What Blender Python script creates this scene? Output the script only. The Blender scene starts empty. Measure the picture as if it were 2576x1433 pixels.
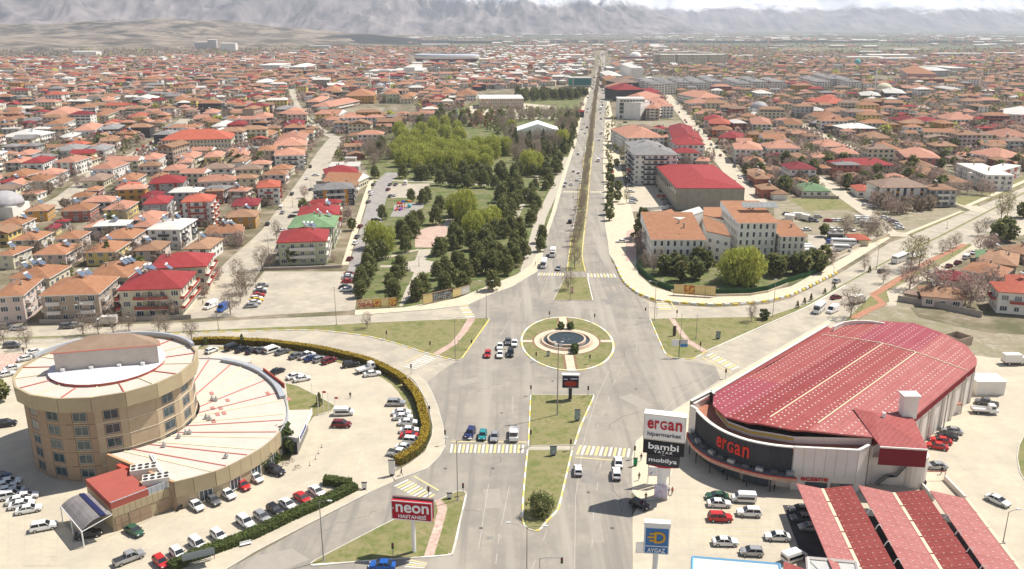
import bpy, math, random
from mathutils import Vector, Matrix, noise as mnoise
rnd = random.Random(7)
S = bpy.context.scene
COL = S.collection
# ---------------------------------------------------------------- camera, light, exposure
F_PX, CX, CY, CAM_H = 2150.0, 1288.0, 716.5, 88.0      # survey of the photograph on a 2576 px wide grid
PITCH = math.atan((CY-62)/F_PX)
cd = bpy.data.cameras.new('camera'); cam = bpy.data.objects.new('camera', cd); COL.objects.link(cam)
cam.location = (0, 0, CAM_H); cam.rotation_euler = (math.pi/2-PITCH, 0, 0)
cd.sensor_width = 36; cd.lens = 36*F_PX/2576; cd.clip_start = 1; cd.clip_end = 90000
S.camera = cam
SUN_EL, SUN_AZ = math.radians(56), math.radians(27)   # azimuth from +X towards +Y
sd = bpy.data.lights.new('sun', 'SUN'); sd.energy = 5.0; sd.angle = math.radians(.53); sd.color = (1, .945, .86)
sun = bpy.data.objects.new('sun', sd); COL.objects.link(sun)
sv = Vector((math.cos(SUN_EL)*math.cos(SUN_AZ), math.cos(SUN_EL)*math.sin(SUN_AZ), math.sin(SUN_EL)))
sun.rotation_euler = sv.to_track_quat('Z', 'Y').to_euler(); sun.location = (300, 100, 600)
W = bpy.data.worlds.new('World'); S.world = W; W.use_nodes = True
wn = W.node_tree; wn.nodes.clear()
def N(nt, t, **k):
    n = nt.nodes.new(t)
    for a, b in k.items():
        if a.startswith('i_'): n.inputs[a[2:].replace('_', ' ')].default_value = b
        else: setattr(n, a, b)
    return n
sky = N(wn, 'ShaderNodeTexSky', sky_type='NISHITA', sun_disc=False, sun_elevation=SUN_EL, sun_rotation=math.pi/2-SUN_AZ, air_density=1.2, dust_density=2.5, altitude=1200)
tc = N(wn, 'ShaderNodeTexCoord'); mp = N(wn, 'ShaderNodeMapping'); mp.inputs['Scale'].default_value = (1, 1, 5)
cl = N(wn, 'ShaderNodeTexNoise'); cl.inputs['Scale'].default_value = 2.2; cl.inputs['Detail'].default_value = 9; cl.inputs['Roughness'].default_value = .6
cr = N(wn, 'ShaderNodeValToRGB'); cr.color_ramp.elements[0].position = .28; cr.color_ramp.elements[1].position = .5
mix = N(wn, 'ShaderNodeMix', data_type='RGBA'); mix.inputs[7].default_value = (14, 13.6, 13, 1)
bg = N(wn, 'ShaderNodeBackground'); bg.inputs['Strength'].default_value = .072
wo = N(wn, 'ShaderNodeOutputWorld')
L = wn.links.new
L(tc.outputs['Generated'], mp.inputs[0]); L(mp.outputs[0], cl.inputs[0]); L(cl.outputs[0], cr.inputs[0])
sz = N(wn, 'ShaderNodeSeparateXYZ'); L(tc.outputs['Generated'], sz.inputs[0])
cm = N(wn, 'ShaderNodeMapRange', interpolation_type='SMOOTHSTEP'); cm.inputs[1].default_value = .10; cm.inputs[2].default_value = .42; cm.inputs[3].default_value = 1; cm.inputs[4].default_value = 0; L(sz.outputs[2], cm.inputs[0])
mu = N(wn, 'ShaderNodeMath', operation='MULTIPLY'); L(cr.outputs[0], mu.inputs[0]); L(cm.outputs[0], mu.inputs[1])   # cloud banks stand over the mountains, clear sky above
L(mu.outputs[0], mix.inputs[0]); L(sky.outputs[0], mix.inputs[6]); L(mix.outputs[2], bg.inputs[0]); L(bg.outputs[0], wo.inputs[0])
vs = S.view_settings; vs.view_transform = 'Standard'; vs.look = 'None'; vs.gamma = 1; vs.exposure = .42; vs.use_curve_mapping = False
cy = S.cycles; cy.max_bounces = 6; cy.diffuse_bounces = 3; cy.glossy_bounces = 2; cy.transmission_bounces = 3; cy.volume_bounces = 1; cy.transparent_max_bounces = 8
# ---------------------------------------------------------------- survey: a spot in the photograph -> the spot in the world at height z
def g(p, z=0.0):
    a = (p[0]-CX)/F_PX; b = (CY-p[1])/F_PX
    s, c = math.sin(PITCH), math.cos(PITCH)
    t = (z-CAM_H)/(b*c-s)
    return Vector((a*t, (b*s+c)*t, z))
def pix(v):
    s, c = math.sin(PITCH), math.cos(PITCH)
    dz = v[2]-CAM_H; f = v[1]*c-dz*s; u = v[1]*s+dz*c
    return (CX+F_PX*v[0]/f, CY-F_PX*u/f)
OX = {'0': 0, '1': 644, '2': 1288, '3': 1932}; OY = {'t': 0, 'a': 358.6, 'b': 717, 'c': 1074}
def T(t, x, y): return (OX[t[1]]+x/4, OY[t[0]]+y/4)
def TP(t, *xy): return [T(t, xy[i], xy[i+1]) for i in range(0, len(xy), 2)]
def height_of(base, ytop):
    b = g(base); lo, hi = 0, 60
    for _ in range(30):
        m = (lo+hi)/2
        if pix((b.x, b.y, m))[1] > ytop: lo = m
        else: hi = m
    return lo
def inpoly(p, poly):
    r = False; n = len(poly)
    for i in range(n):
        a, b = poly[i], poly[i-1]
        if (a[1] > p[1]) != (b[1] > p[1]) and p[0] < (b[0]-a[0])*(p[1]-a[1])/(b[1]-a[1])+a[0]: r = not r
    return r
# ---------------------------------------------------------------- materials
MATS = {}
def M(name, c=None, c2=None, scale=1.0, rough=.85, metal=0.0, bump=0.0, world=False, det=4, stretch=None, lo=.35, hi=.65, spec=.1, emit=0):
    if name in MATS: return MATS[name]
    m = bpy.data.materials.new(name); m.use_nodes = True; MATS[name] = m
    nt = m.node_tree; b = nt.nodes['Principled BSDF']
    b.inputs['Roughness'].default_value = rough; b.inputs['Metallic'].default_value = metal
    b.inputs['Specular IOR Level'].default_value = spec
    b.inputs['Base Color'].default_value = (*c, 1)
    m.diffuse_color = (*c, 1)
    if emit:
        b.inputs['Emission Color'].default_value = (*c, 1); b.inputs['Emission Strength'].default_value = emit
    if c2 or bump:
        co = N(nt, 'ShaderNodeNewGeometry').outputs['Position'] if world else N(nt, 'ShaderNodeTexCoord').outputs['Object']
        if stretch:
            mp = N(nt, 'ShaderNodeMapping'); mp.inputs['Scale'].default_value = stretch; nt.links.new(co, mp.inputs[0]); co = mp.outputs[0]
        no = N(nt, 'ShaderNodeTexNoise'); no.inputs['Scale'].default_value = scale; no.inputs['Detail'].default_value = det; no.inputs['Roughness'].default_value = .65
        nt.links.new(co, no.inputs[0])
        if c2:
            r = N(nt, 'ShaderNodeValToRGB'); e = r.color_ramp.elements
            e[0].position = lo; e[1].position = hi; e[0].color = (*c, 1); e[1].color = (*c2, 1)
            nt.links.new(no.outputs[0], r.inputs[0]); nt.links.new(r.outputs[0], b.inputs['Base Color'])
        if bump:
            bu = N(nt, 'ShaderNodeBump'); bu.inputs['Strength'].default_value = bump; bu.inputs['Distance'].default_value = .08
            nt.links.new(no.outputs[0], bu.inputs['Height']); nt.links.new(bu.outputs[0], b.inputs['Normal'])
    return m
def ribs(m, ang, scale, dark=.86):
    """profiled sheet: fine ribs, valley shade painted into the colour, plus dirt streaks"""
    nt = m.node_tree; b = nt.nodes['Principled BSDF']; co = N(nt, 'ShaderNodeTexCoord').outputs['Object']; mp = N(nt, 'ShaderNodeMapping'); mp.inputs['Rotation'].default_value = (0, 0, -ang); nt.links.new(co, mp.inputs[0])
    w = N(nt, 'ShaderNodeTexWave', bands_direction='Y'); w.inputs['Scale'].default_value = scale; w.inputs['Distortion'].default_value = .15; nt.links.new(mp.outputs[0], w.inputs[0])
    st = N(nt, 'ShaderNodeTexNoise'); m2 = N(nt, 'ShaderNodeMapping'); m2.inputs['Rotation'].default_value = (0, 0, -ang); m2.inputs['Scale'].default_value = (.9, .12, 1); nt.links.new(co, m2.inputs[0]); nt.links.new(m2.outputs[0], st.inputs[0]); st.inputs['Detail'].default_value = 6
    r = N(nt, 'ShaderNodeValToRGB'); r.color_ramp.elements[0].color = (dark, dark, dark, 1); nt.links.new(w.outputs[0], r.inputs[0])
    r2 = N(nt, 'ShaderNodeValToRGB'); r2.color_ramp.elements[0].position = .35; r2.color_ramp.elements[1].position = .6; r2.color_ramp.elements[0].color = (.80, .80, .82, 1); nt.links.new(st.outputs[0], r2.inputs[0])
    x = N(nt, 'ShaderNodeMix', data_type='RGBA', blend_type='MULTIPLY'); x.inputs[0].default_value = 1; y = N(nt, 'ShaderNodeMix', data_type='RGBA', blend_type='MULTIPLY'); y.inputs[0].default_value = 1
    src = b.inputs['Base Color'].links[0].from_socket; nt.links.new(src, x.inputs[6]); nt.links.new(r.outputs[0], x.inputs[7]); nt.links.new(x.outputs[2], y.inputs[6]); nt.links.new(r2.outputs[0], y.inputs[7]); nt.links.new(y.outputs[2], b.inputs['Base Color'])
def MG(name, cols, scales, rough=.95, bump=.2, gain=.62, streak=None):
    """ground material: cols = list of colours blended by large, middle and fine noise in world space"""
    m = bpy.data.materials.new(name); m.use_nodes = True; MATS[name] = m
    nt = m.node_tree; b = nt.nodes['Principled BSDF']; b.inputs['Roughness'].default_value = rough; b.inputs['Specular IOR Level'].default_value = .2
    pos = N(nt, 'ShaderNodeNewGeometry').outputs['Position']; prev = None
    for i, (c, s) in enumerate(zip(cols[1:], scales)):
        no = N(nt, 'ShaderNodeTexNoise'); no.inputs['Scale'].default_value = s; no.inputs['Detail'].default_value = 6; no.inputs['Roughness'].default_value = .65
        mp = N(nt, 'ShaderNodeMapping'); mp.inputs['Location'].default_value = (31*i+7, 17*i, i); nt.links.new(pos, mp.inputs[0]); nt.links.new(mp.outputs[0], no.inputs[0])
        r = N(nt, 'ShaderNodeValToRGB'); r.color_ramp.elements[0].position = .42; r.color_ramp.elements[1].position = gain
        nt.links.new(no.outputs[0], r.inputs[0])
        x = N(nt, 'ShaderNodeMix', data_type='RGBA'); nt.links.new(r.outputs[0], x.inputs[0]); x.inputs[7].default_value = (*c, 1)
        if prev is None: x.inputs[6].default_value = (*cols[0], 1)
        else: nt.links.new(prev, x.inputs[6])
        prev = x.outputs[2]
    if streak:   # wheel tracks and patch repairs drawn out along the traffic
        for k, (sc_, c) in enumerate(streak):
            mp = N(nt, 'ShaderNodeMapping'); mp.inputs['Scale'].default_value = sc_; mp.inputs['Rotation'].default_value = (0, 0, -.1); nt.links.new(pos, mp.inputs[0])
            n2 = N(nt, 'ShaderNodeTexNoise'); n2.inputs['Scale'].default_value = 1; n2.inputs['Detail'].default_value = 3; nt.links.new(mp.outputs[0], n2.inputs[0])
            r = N(nt, 'ShaderNodeValToRGB'); r.color_ramp.elements[0].position = .52; r.color_ramp.elements[1].position = .68; nt.links.new(n2.outputs[0], r.inputs[0])
            x = N(nt, 'ShaderNodeMix', data_type='RGBA'); nt.links.new(r.outputs[0], x.inputs[0]); nt.links.new(prev, x.inputs[6]); x.inputs[7].default_value = (*c, 1); prev = x.outputs[2]
    nt.links.new(prev, b.inputs['Base Color'])
    if bump:
        bu = N(nt, 'ShaderNodeBump'); bu.inputs['Strength'].default_value = bump; bu.inputs['Distance'].default_value = .1
        nt.links.new(no.outputs[0], bu.inputs['Height']); nt.links.new(bu.outputs[0], b.inputs['Normal'])
    return m
# ---------------------------------------------------------------- mesh builder
class MB:
    def __init__(s): s.v = []; s.f = []; s.m = []
    def poly(s, pts, m=0):
        k = len(s.v); s.v += [tuple(p) for p in pts]; s.f.append(tuple(range(k, k+len(pts)))); s.m.append(m)
    def box(s, x0, x1, y0, y1, z0, z1, m=0, mtx=None, taper=0.0):
        k = len(s.v); t = taper
        c = [(x0, y0, z0), (x1, y0, z0), (x1, y1, z0), (x0, y1, z0), (x0+t, y0+t, z1), (x1-t, y0+t, z1), (x1-t, y1-t, z1), (x0+t, y1-t, z1)]
        if mtx is not None: c = [tuple(mtx @ Vector(q)) for q in c]
        s.v += c
        for q in ((3, 2, 1, 0), (4, 5, 6, 7), (0, 1, 5, 4), (1, 2, 6, 5), (2, 3, 7, 6), (3, 0, 4, 7)): s.f.append(tuple(k+i for i in q)); s.m.append(m)
    def prism(s, pts, z0, z1, m=0, mt=None, top=True, bottom=False):
        k = len(s.v); n = len(pts)
        s.v += [(p[0], p[1], z0) for p in pts]+[(p[0], p[1], z1) for p in pts]
        for i in range(n):
            j = (i+1) % n; s.f.append((k+i, k+j, k+n+j, k+n+i)); s.m.append(m)
        if top: s.f.append(tuple(k+n+i for i in range(n))); s.m.append(m if mt is None else mt)
        if bottom: s.f.append(tuple(k+n-1-i for i in range(n))); s.m.append(m)
    def tube(s, p, q, r, n=6, m=0, r2=None, cap=True):
        p, q = Vector(p), Vector(q); d = (q-p)
        if d.length < 1e-6: return
        d.normalize(); a = d.cross(Vector((0, 0, 1)) if abs(d.z) < .9 else Vector((1, 0, 0))).normalized(); b = d.cross(a)
        r2 = r if r2 is None else r2; k = len(s.v)
        for c, rr in ((p, r), (q, r2)):
            for i in range(n):
                t = 2*math.pi*i/n; s.v.append(tuple(c+a*math.cos(t)*rr+b*math.sin(t)*rr))
        for i in range(n):
            j = (i+1) % n; s.f.append((k+i, k+j, k+n+j, k+n+i)); s.m.append(m)
        if cap:
            s.f.append(tuple(k+n+i for i in range(n))); s.m.append(m); s.f.append(tuple(k+n-1-i for i in range(n))); s.m.append(m)
    def path(s, pts, r, n=6, m=0):
        for a, b in zip(pts, pts[1:]): s.tube(a, b, r, n, m)
    def loft(s, rings, m=0, cap=True):
        k = len(s.v); n = len(rings[0])
        for r in rings: s.v += [tuple(p) for p in r]
        for a in range(len(rings)-1):
            for i in range(n):
                j = (i+1) % n; s.f.append((k+a*n+i, k+a*n+j, k+(a+1)*n+j, k+(a+1)*n+i)); s.m.append(m)
        if cap:
            s.f.append(tuple(k+n-1-i for i in range(n))); s.m.append(m)
            e = k+(len(rings)-1)*n; s.f.append(tuple(e+i for i in range(n))); s.m.append(m)
    def mesh(s, name, mats, smooth=False):
        me = bpy.data.meshes.new(name); me.from_pydata(s.v, [], s.f)
        for m in mats: me.materials.append(m)
        if len(mats) > 1: me.polygons.foreach_set('material_index', s.m)
        if smooth: me.polygons.foreach_set('use_smooth', [True]*len(s.f))
        me.update(); return me
    def build(s, name, mats, parent=None, loc=None, smooth=False, rot=None):
        return place(s.mesh(name, mats if isinstance(mats, (list, tuple)) else [mats], smooth), name, parent, loc, rot)
def place(me, name, parent=None, loc=None, rz=None, sc=None):
    o = bpy.data.objects.new(name, me); COL.objects.link(o)
    if parent is not None: o.parent = parent
    if loc is not None: o.location = loc
    if rz is not None: o.rotation_euler = (0, 0, rz)
    if sc is not None: o.scale = sc
    return o
def struct(o): o['kind'] = 'structure'; return o
def stuff(o, label=None, cat=None):
    o['kind'] = 'stuff'
    if label: o['label'] = label
    if cat: o['category'] = cat
    return o
def empty(name, loc, rz=0):
    o = bpy.data.objects.new(name, None); COL.objects.link(o); o.location = loc; o.rotation_euler = (0, 0, rz); o.empty_display_size = .5
    return o
def tag(o, label, cat, group=None):
    o['label'] = label; o['category'] = cat
    if group: o['group'] = group
    return o
KIDS = {}
def copy_tree(o, parent=None):
    c = o.copy(); COL.objects.link(c); c.parent = parent
    for ch in KIDS.get(o.name, ()): copy_tree(ch, c)
    return c
def recolor(o, i, mat):
    s = o.material_slots[i]; s.link = 'OBJECT'; s.material = mat
# labels are settled at the end, when all look-alikes are known: (object, words, category, group, position in the photograph)
PEND = []
def later(o, words, cat, group, p=None, where=None):
    o['category'] = cat; o['group'] = group
    if p is None: p = pix(o.location)
    PEND.append((o, words, p, where))
TXT = {}
def _txt(body, space=1.0):
    c = bpy.data.curves.new('lettering', 'FONT'); c.body = body; c.size = 1; c.extrude = .03; c.align_x = 'CENTER'; c.align_y = 'CENTER'; c.space_character = space
    c.resolution_u = 4; c.offset = .016
    o = bpy.data.objects.new('lettering', c); COL.objects.link(o)
    dg = bpy.context.evaluated_depsgraph_get(); me = bpy.data.meshes.new_from_object(o.evaluated_get(dg)); bpy.data.objects.remove(o); return me
for _b in ('e', 'r', 'G', 'a', 'n', 'eczane', 'hipermarket', 'bambi', 'YATAK', 'mobilya', 'neon', 'HASTANES\u0130', 'OZEL', 'AYGAZ', 'D', 'DEVletimiz'): TXT[_b] = _txt(_b, 1.4 if _b == 'YATAK' else 1.0)
def textmesh(body, size, mat, ext=.03, align='CENTER', space=1.0):
    me = TXT[body].copy()
    for v in me.vertices: v.co.x *= size; v.co.y *= size; v.co.z *= ext/.03
    me.materials.clear(); me.materials.append(mat); return me
def letters(body, size, mat, parent, loc, rot=(math.pi/2, 0, 0), ext=.03, name='lettering', space=1.0, width=None):
    me = textmesh(body, size, mat, ext, space=space)
    if width:
        xs = [v.co.x for v in me.vertices]; k = width/(max(xs)-min(xs))
        for v in me.vertices: v.co.x *= k
    o = place(me, name, parent, loc); o.rotation_euler = rot; return o

m_skin = M('skin', (.45, .27, .19)); CLO = {'black': M('cloth_black', (.02, .02, .022)), 'navy': M('cloth_navy', (.04, .05, .09)), 'olive': M('cloth_olive', (.12, .11, .07)), 'grey': M('cloth_grey', (.2, .2, .2)), 'red': M('cloth_red', (.35, .06, .05))}
def person_mesh(step=.22, seed=0):
    V = [(0, 0, .93), (0, 0, 1.15), (0, 0, 1.38), (0, .01, 1.50), (0, .02, 1.62), (0, .03, 1.72), (.10, 0, .88), (.11, step*.5, .50), (.11, step, .09), (.11, step+.16, .05), (-.10, 0, .88), (-.11, -step*.35, .5), (-.11, -step, .10), (-.11, -step+.15, .05), (.19, 0, 1.40), (.25, -.06, 1.13), (.25, .06-step*.4, .88), (.26, .1-step*.4, .78), (-.19, 0, 1.40), (-.25, .04, 1.13), (-.25, .1+step*.4, .88), (-.26, .14+step*.4, .78)]
    E = [(0, 1), (1, 2), (2, 3), (3, 4), (4, 5), (0, 6), (6, 7), (7, 8), (8, 9), (0, 10), (10, 11), (11, 12), (12, 13), (2, 14), (14, 15), (15, 16), (16, 17), (2, 18), (18, 19), (19, 20), (20, 21)]
    Rr = [.15, .14, .16, .06, .095, .07, .10, .07, .045, .035, .10, .07, .045, .035, .07, .05, .035, .03, .07, .05, .035, .03]
    me = bpy.data.meshes.new('person'); me.from_pydata(V, E, []); o = bpy.data.objects.new('person_tmp', me); COL.objects.link(o)
    md = o.modifiers.new('s', 'SKIN'); me.skin_vertices[0].data[0].use_root = True
    for i, r_ in enumerate(Rr): me.skin_vertices[0].data[i].radius = (r_, r_*.85)
    o.modifiers.new('d', 'SUBSURF').levels = 1
    dg = bpy.context.evaluated_depsgraph_get(); out = bpy.data.meshes.new_from_object(o.evaluated_get(dg)); bpy.data.objects.remove(o)
    out.materials.clear(); out.materials.append(CLO['black']); out.materials.append(m_skin); out.materials.append(CLO['navy'])
    for p in out.polygons:
        z = p.center.z; p.material_index = 1 if z > 1.52 or (z < .84 and abs(p.center.x) > .2) else (2 if z < .9 else 0); p.use_smooth = True
    return out
PM = [person_mesh(.2), person_mesh(.06), person_mesh(.3)]
# ---------------------------------------------------------------- setting materials
m_plain = MG('dry_plain', [(.14, .125, .09), (.085, .095, .055), (.22, .19, .14), (.06, .072, .045)], [.0035, .012, .0011], bump=0)
m_town = MG('town_soil', [(.235, .185, .125), (.15, .13, .075), (.33, .275, .205), (.12, .115, .06)], [.03, .12, .06], bump=.2)
m_conc = MG('pale_concrete', [(.55, .48, .36), (.50, .44, .33), (.58, .515, .395), (.42, .375, .30)], [.05, .5, .14], bump=.03, gain=.72, streak=[((.16, .22, 1), (.475, .42, .33)), ((.8, .6, 1), (.50, .44, .34))])
m_conc2 = MG('worn_concrete_road', [(.46, .405, .315), (.40, .355, .28), (.52, .46, .36), (.34, .305, .25)], [.06, .4, .16], bump=.03, gain=.72)
m_asph = MG('sun_bleached_asphalt', [(.325, .29, .24), (.28, .255, .22), (.37, .33, .27), (.24, .222, .195)], [.045, .35, .11], bump=.05, gain=.70, streak=[((.55, .02, 1), (.25, .228, .198)), ((.22, .012, 1), (.375, .34, .285))])
m_asph2 = MG('grey_asphalt', [(.30, .28, .26), (.245, .23, .22), (.36, .335, .30)], [.06, .5], bump=.05)
m_darka = MG('shaded_dark_asphalt', [(.075, .072, .07), (.10, .095, .09), (.06, .058, .056)], [.1, .5], bump=.05)
m_walk = MG('pavement_flags', [(.60, .51, .37), (.53, .45, .33), (.64, .56, .42)], [.3, 1.3], bump=.1)
m_pink = MG('pink_paving', [(.52, .37, .30), (.60, .47, .38), (.44, .30, .25)], [.2, 1.1], bump=.1)
m_brick = MG('red_path_paving', [(.42, .20, .12), (.48, .26, .17), (.35, .17, .11)], [.3, 1.5], bump=.1)
m_grass = MG('patchy_spring_grass', [(.175, .185, .06), (.125, .155, .042), (.31, .25, .14), (.15, .17, .05), (.24, .215, .10)], [.10, .16, .9, .42], bump=.5, gain=.58)
m_lawn = MG('park_lawn', [(.115, .15, .045), (.16, .18, .06), (.085, .115, .032), (.21, .19, .10)], [.08, .5, .2], bump=.5)
m_dry = MG('dry_field', [(.31, .255, .18), (.20, .20, .09), (.38, .325, .25), (.25, .22, .15)], [.05, .22, .6], bump=.4)
m_lane = M('worn_lane_paint', (.50, .46, .39), (.40, .365, .31), 1.1, world=True, lo=.3, hi=.7)
m_white = M('road_paint_white', (.74, .71, .64), (.5, .47, .42), 1.8, world=True, lo=.3, hi=.75)
m_yell = M('road_paint_yellow', (.72, .60, .22), (.55, .50, .34), 1.4, world=True, lo=.35, hi=.75)
m_kerb = M('kerb_stone', (.62, .58, .50), (.5, .47, .40), .8, world=True)
m_kwhite = M('kerb_white', (.80, .78, .72)); m_kyell = M('kerb_yellow', (.80, .62, .12))

ZC = [0]
def sheet(name, pts, z, mat, kerb=None, kmat=None, world=False, smooth_n=0):
    """a surface lying on the ground; kerb = height of a real raised edge"""
    P = [p if world else g(p) for p in pts]
    P = [Vector((p[0], p[1], 0)) for p in P]
    a = sum(P[i-1].x*P[i].y-P[i].x*P[i-1].y for i in range(len(P)))
    if a < 0: P.reverse()
    ZC[0] += 1; z += (ZC[0] % 12)*.00028
    b = MB()
    b.prism([(p.x, p.y) for p in P], 0 if kerb else z-.004, z, 1 if kerb else 0, 0, top=True)
    if kerb:   # kerb stones ring the edge, 3 mm proud of the surface
        n = len(P); inn = []
        for i in range(n):
            d0 = (P[i]-P[i-1]).normalized(); d1 = (P[(i+1) % n]-P[i]).normalized()
            nn = (Vector((-d0.y, d0.x, 0))+Vector((-d1.y, d1.x, 0)))
            if nn.length < .2: nn = Vector((-d1.y, d1.x, 0))
            nn.normalize(); k = max(.5, nn.dot(Vector((-d1.y, d1.x, 0)))); inn.append(P[i]+nn*(.22/k))
        for i in range(n):
            j = (i+1) % n
            b.poly([(P[i].x, P[i].y, z+.02), (P[j].x, P[j].y, z+.02), (inn[j].x, inn[j].y, z+.02), (inn[i].x, inn[i].y, z+.02)], 1)
            b.poly([(P[i].x, P[i].y, 0), (P[j].x, P[j].y, 0), (P[j].x, P[j].y, z+.02), (P[i].x, P[i].y, z+.02)], 1)
    o = b.build(name, [mat, kmat or m_kerb]); struct(o); return o
def curve(pts, k=6, closed=False):
    """round a surveyed outline"""
    out = []; n = len(pts)
    for i in range(n if closed else n-1):
        p0 = Vector(pts[i-1] if (closed or i) else pts[0]).to_3d(); p1 = Vector(pts[i]).to_3d(); p2 = Vector(pts[(i+1) % n]).to_3d(); p3 = Vector(pts[(i+2) % n] if (closed or i+2 < n) else pts[-1]).to_3d()
        for s in range(k):
            t = s/k; q = .5*((2*p1)+(p2-p0)*t+(2*p0-5*p1+4*p2-p3)*t*t+(3*p1-p0-3*p2+p3)*t*t*t); out.append((q.x, q.y))
    if not closed: out.append(tuple(pts[-1][:2]))
    return out
ROADS = []
def strip(name, pts, w, z, mat, k=1):
    """a street of width w metres along surveyed points"""
    P = [g(p) for p in pts]
    if k > 1: P = [Vector((x, y, 0)) for x, y in curve([(p.x, p.y) for p in P], k)]
    l, r = [], []; ROADS.append((P, max(w) if isinstance(w, (list, tuple)) else w))
    for i, p in enumerate(P):
        d = (P[min(i+1, len(P)-1)]-P[max(i-1, 0)]).normalized(); n = Vector((-d.y, d.x, 0)); ww = w if not isinstance(w, (list, tuple)) else w[0]+(w[1]-w[0])*i/(len(P)-1)
        l.append(p+n*ww/2); r.append(p-n*ww/2)
    ZC[0] += 1; z += (ZC[0] % 12)*.00028+.0001
    b = MB()
    for i in range(len(P)-1):
        b.poly([(q.x, q.y, z) for q in (r[i], r[i+1], l[i+1], l[i])])
    return struct(b.build(name, mat))
# ground to the horizon
b = MB(); nx = 24
b.poly([(-27000, -250, 0), (27000, -250, 0), (27000, 30000, 0), (-27000, 30000, 0)])
struct(b.build('ground', m_plain))
sheet('town_ground', [(-420, 60), (620, 60), (1500, 1500), (2700, 3600), (-1700, 3600), (-900, 1500)], .01, m_town, world=True)
# intersection, avenue, side roads -------------------------------------------------
sheet('west_road', TP('b0', -400, 440, 1930, 380)+[(644, 804), (919, 792), (1094, 777), (1185, 765), (1290, 740), (1300, 960), (1100, 1060), (1069, 1017), (1031, 959), (994, 934), (919, 899), (794, 872), (644, 859), (482, 862), (380, 862), (250, 880), (-60, 900)], .02, m_conc2)
sheet('east_road', [(1551, 690), (1568, 720), (1600, 745), (1650, 764), (1700, 769), (1800, 774), (1930, 766), (1990, 751), (2107, 692), (2240, 610), (2282, 597), (2600, 462), (2900, 330), (2900, 420), (2576, 580), (2402, 626), (2145, 802), (2070, 850), (1932, 930), (1813, 985), (1700, 1080), (1560, 1000), (1540, 720)], .02, m_conc2)
sheet('hospital_forecourt', [(-200, 880), (250, 860), (482, 868), (644, 868), (794, 880), (919, 907), (994, 940), (1031, 966), (1062, 1017), (1072, 1074), (1069, 1110), (1050, 1145), (994, 1180), (990, 1212), (931, 1239), (894, 1224), (804, 1262), (644, 1345), (425, 1440), (-300, 1480)], .03, m_conc)
inter = [(1350, 684), (1290, 720), (1230, 742), (1176, 768), (1192, 800), (1234, 803), (1160, 906), (1141, 914), (1105, 938), (1074, 964), (1089, 992), (1104, 1030), (1116, 1075), (1121, 1124), (1106, 1150), (1076, 1180), (994, 1210), (931, 1240), (800, 1310), (560, 1440), (440, 1500), (1600, 1500), (1590, 1433), (1591, 1330), (1588, 1240), (1588, 1150), (1600, 1110), (1690, 1035), (1813, 955), (1800, 922), (1704, 905), (1676, 895), (1633, 804), (1632, 765), (1600, 741), (1568, 716), (1553, 684), (1538, 659), (1529, 609), (1522, 571), (1520, 484), (1517, 421), (1518, 359), (1527, 250), (1524, 187), (1522, 150), (1520, 128), (1511, 128), (1509, 150), (1500, 175), (1485, 225), (1478, 250), (1463, 295), (1450, 359), (1430, 421), (1413, 479), (1398, 534), (1372, 609)]
sheet('intersection_road', inter, .045, m_asph)
# darker worn wheel tracks and patches laid on the asphalt
m_patch = M('asphalt_patch', (.235, .222, .205), (.29, .27, .24), .8, world=True)
m_patchl = M('asphalt_patch_pale', (.36, .325, .275), (.33, .30, .26), .6, world=True)
for i, q in enumerate([TP('c1', 560, 1240, 1400, 900, 1300, 960, 700, 1200), TP('c0', 2500, 1230, 2574, 1190, 2574, 1340, 2450, 1433), TP('b2', 1400, 1000, 1700, 960, 1900, 1050, 1500, 1160), [(1330, 940), (1545, 940), (1540, 975), (1335, 985)]]):
    pass
sheet('road_patch', TP('c1', 0, 1300, 370, 1230, 540, 1340, 300, 1433, -200, 1500), .049, m_patchl)
sheet('road_patch', TP('c2', 1250, 1165, 1420, 1155, 1440, 1270, 1240, 1275), .062, m_patch)
sheet('road_patch', [(1222, 1352), (1240, 1349), (1243, 1356), (1226, 1360)], .049, m_patch)
# pavements with kerbs
sheet('north_west_pavement', [(1362, 662), (1350, 686), (1322, 702), (1290, 722), (1230, 744), (1176, 769), (1094, 779), (919, 793), (893, 795), (893, 781), (1015, 775), (1150, 752), (1225, 722), (1300, 692), (1335, 668), (1350, 640), (1362, 609), (1388, 534), (1403, 479), (1421, 421), (1442, 359), (1456, 295), (1470, 250), (1485, 215), (1490, 215), (1478, 250), (1463, 295), (1450, 359), (1430, 421), (1413, 479), (1398, 534), (1372, 609)], .13, m_walk, kerb=1)
sheet('north_east_pavement', [(1518, 359), (1517, 421), (1520, 484), (1522, 571), (1529, 609), (1532, 640), (1545, 660), (1556, 690), (1572, 716), (1602, 739), (1650, 756), (1700, 761), (1800, 766), (1926, 758), (1986, 743), (2104, 684), (2240, 600), (2225, 592), (2100, 662), (1990, 722), (1900, 742), (1800, 748), (1700, 740), (1640, 722), (1605, 690), (1600, 650), (1598, 560), (1570, 460), (1562, 421), (1550, 330), (1530, 240), (1527, 250)], .13, m_walk, kerb=1)
sheet('hedge_pavement', [(1074, 964), (1089, 992), (1104, 1030), (1116, 1075), (1121, 1124), (1106, 1150), (1076, 1180), (994, 1210), (985, 1195), (1034, 1165), (1069, 1138), (1086, 1099), (1088, 1074), (1076, 1017), (1045, 962), (1030, 948), (1052, 945)], .13, m_conc, kerb=1)
sheet('south_west_pavement', [(894, 1236), (925, 1233), (931, 1240), (800, 1308), (644, 1389), (560, 1440), (440, 1500), (380, 1480), (425, 1446), (644, 1352), (804, 1270)], .13, m_conc, kerb=1)
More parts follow.
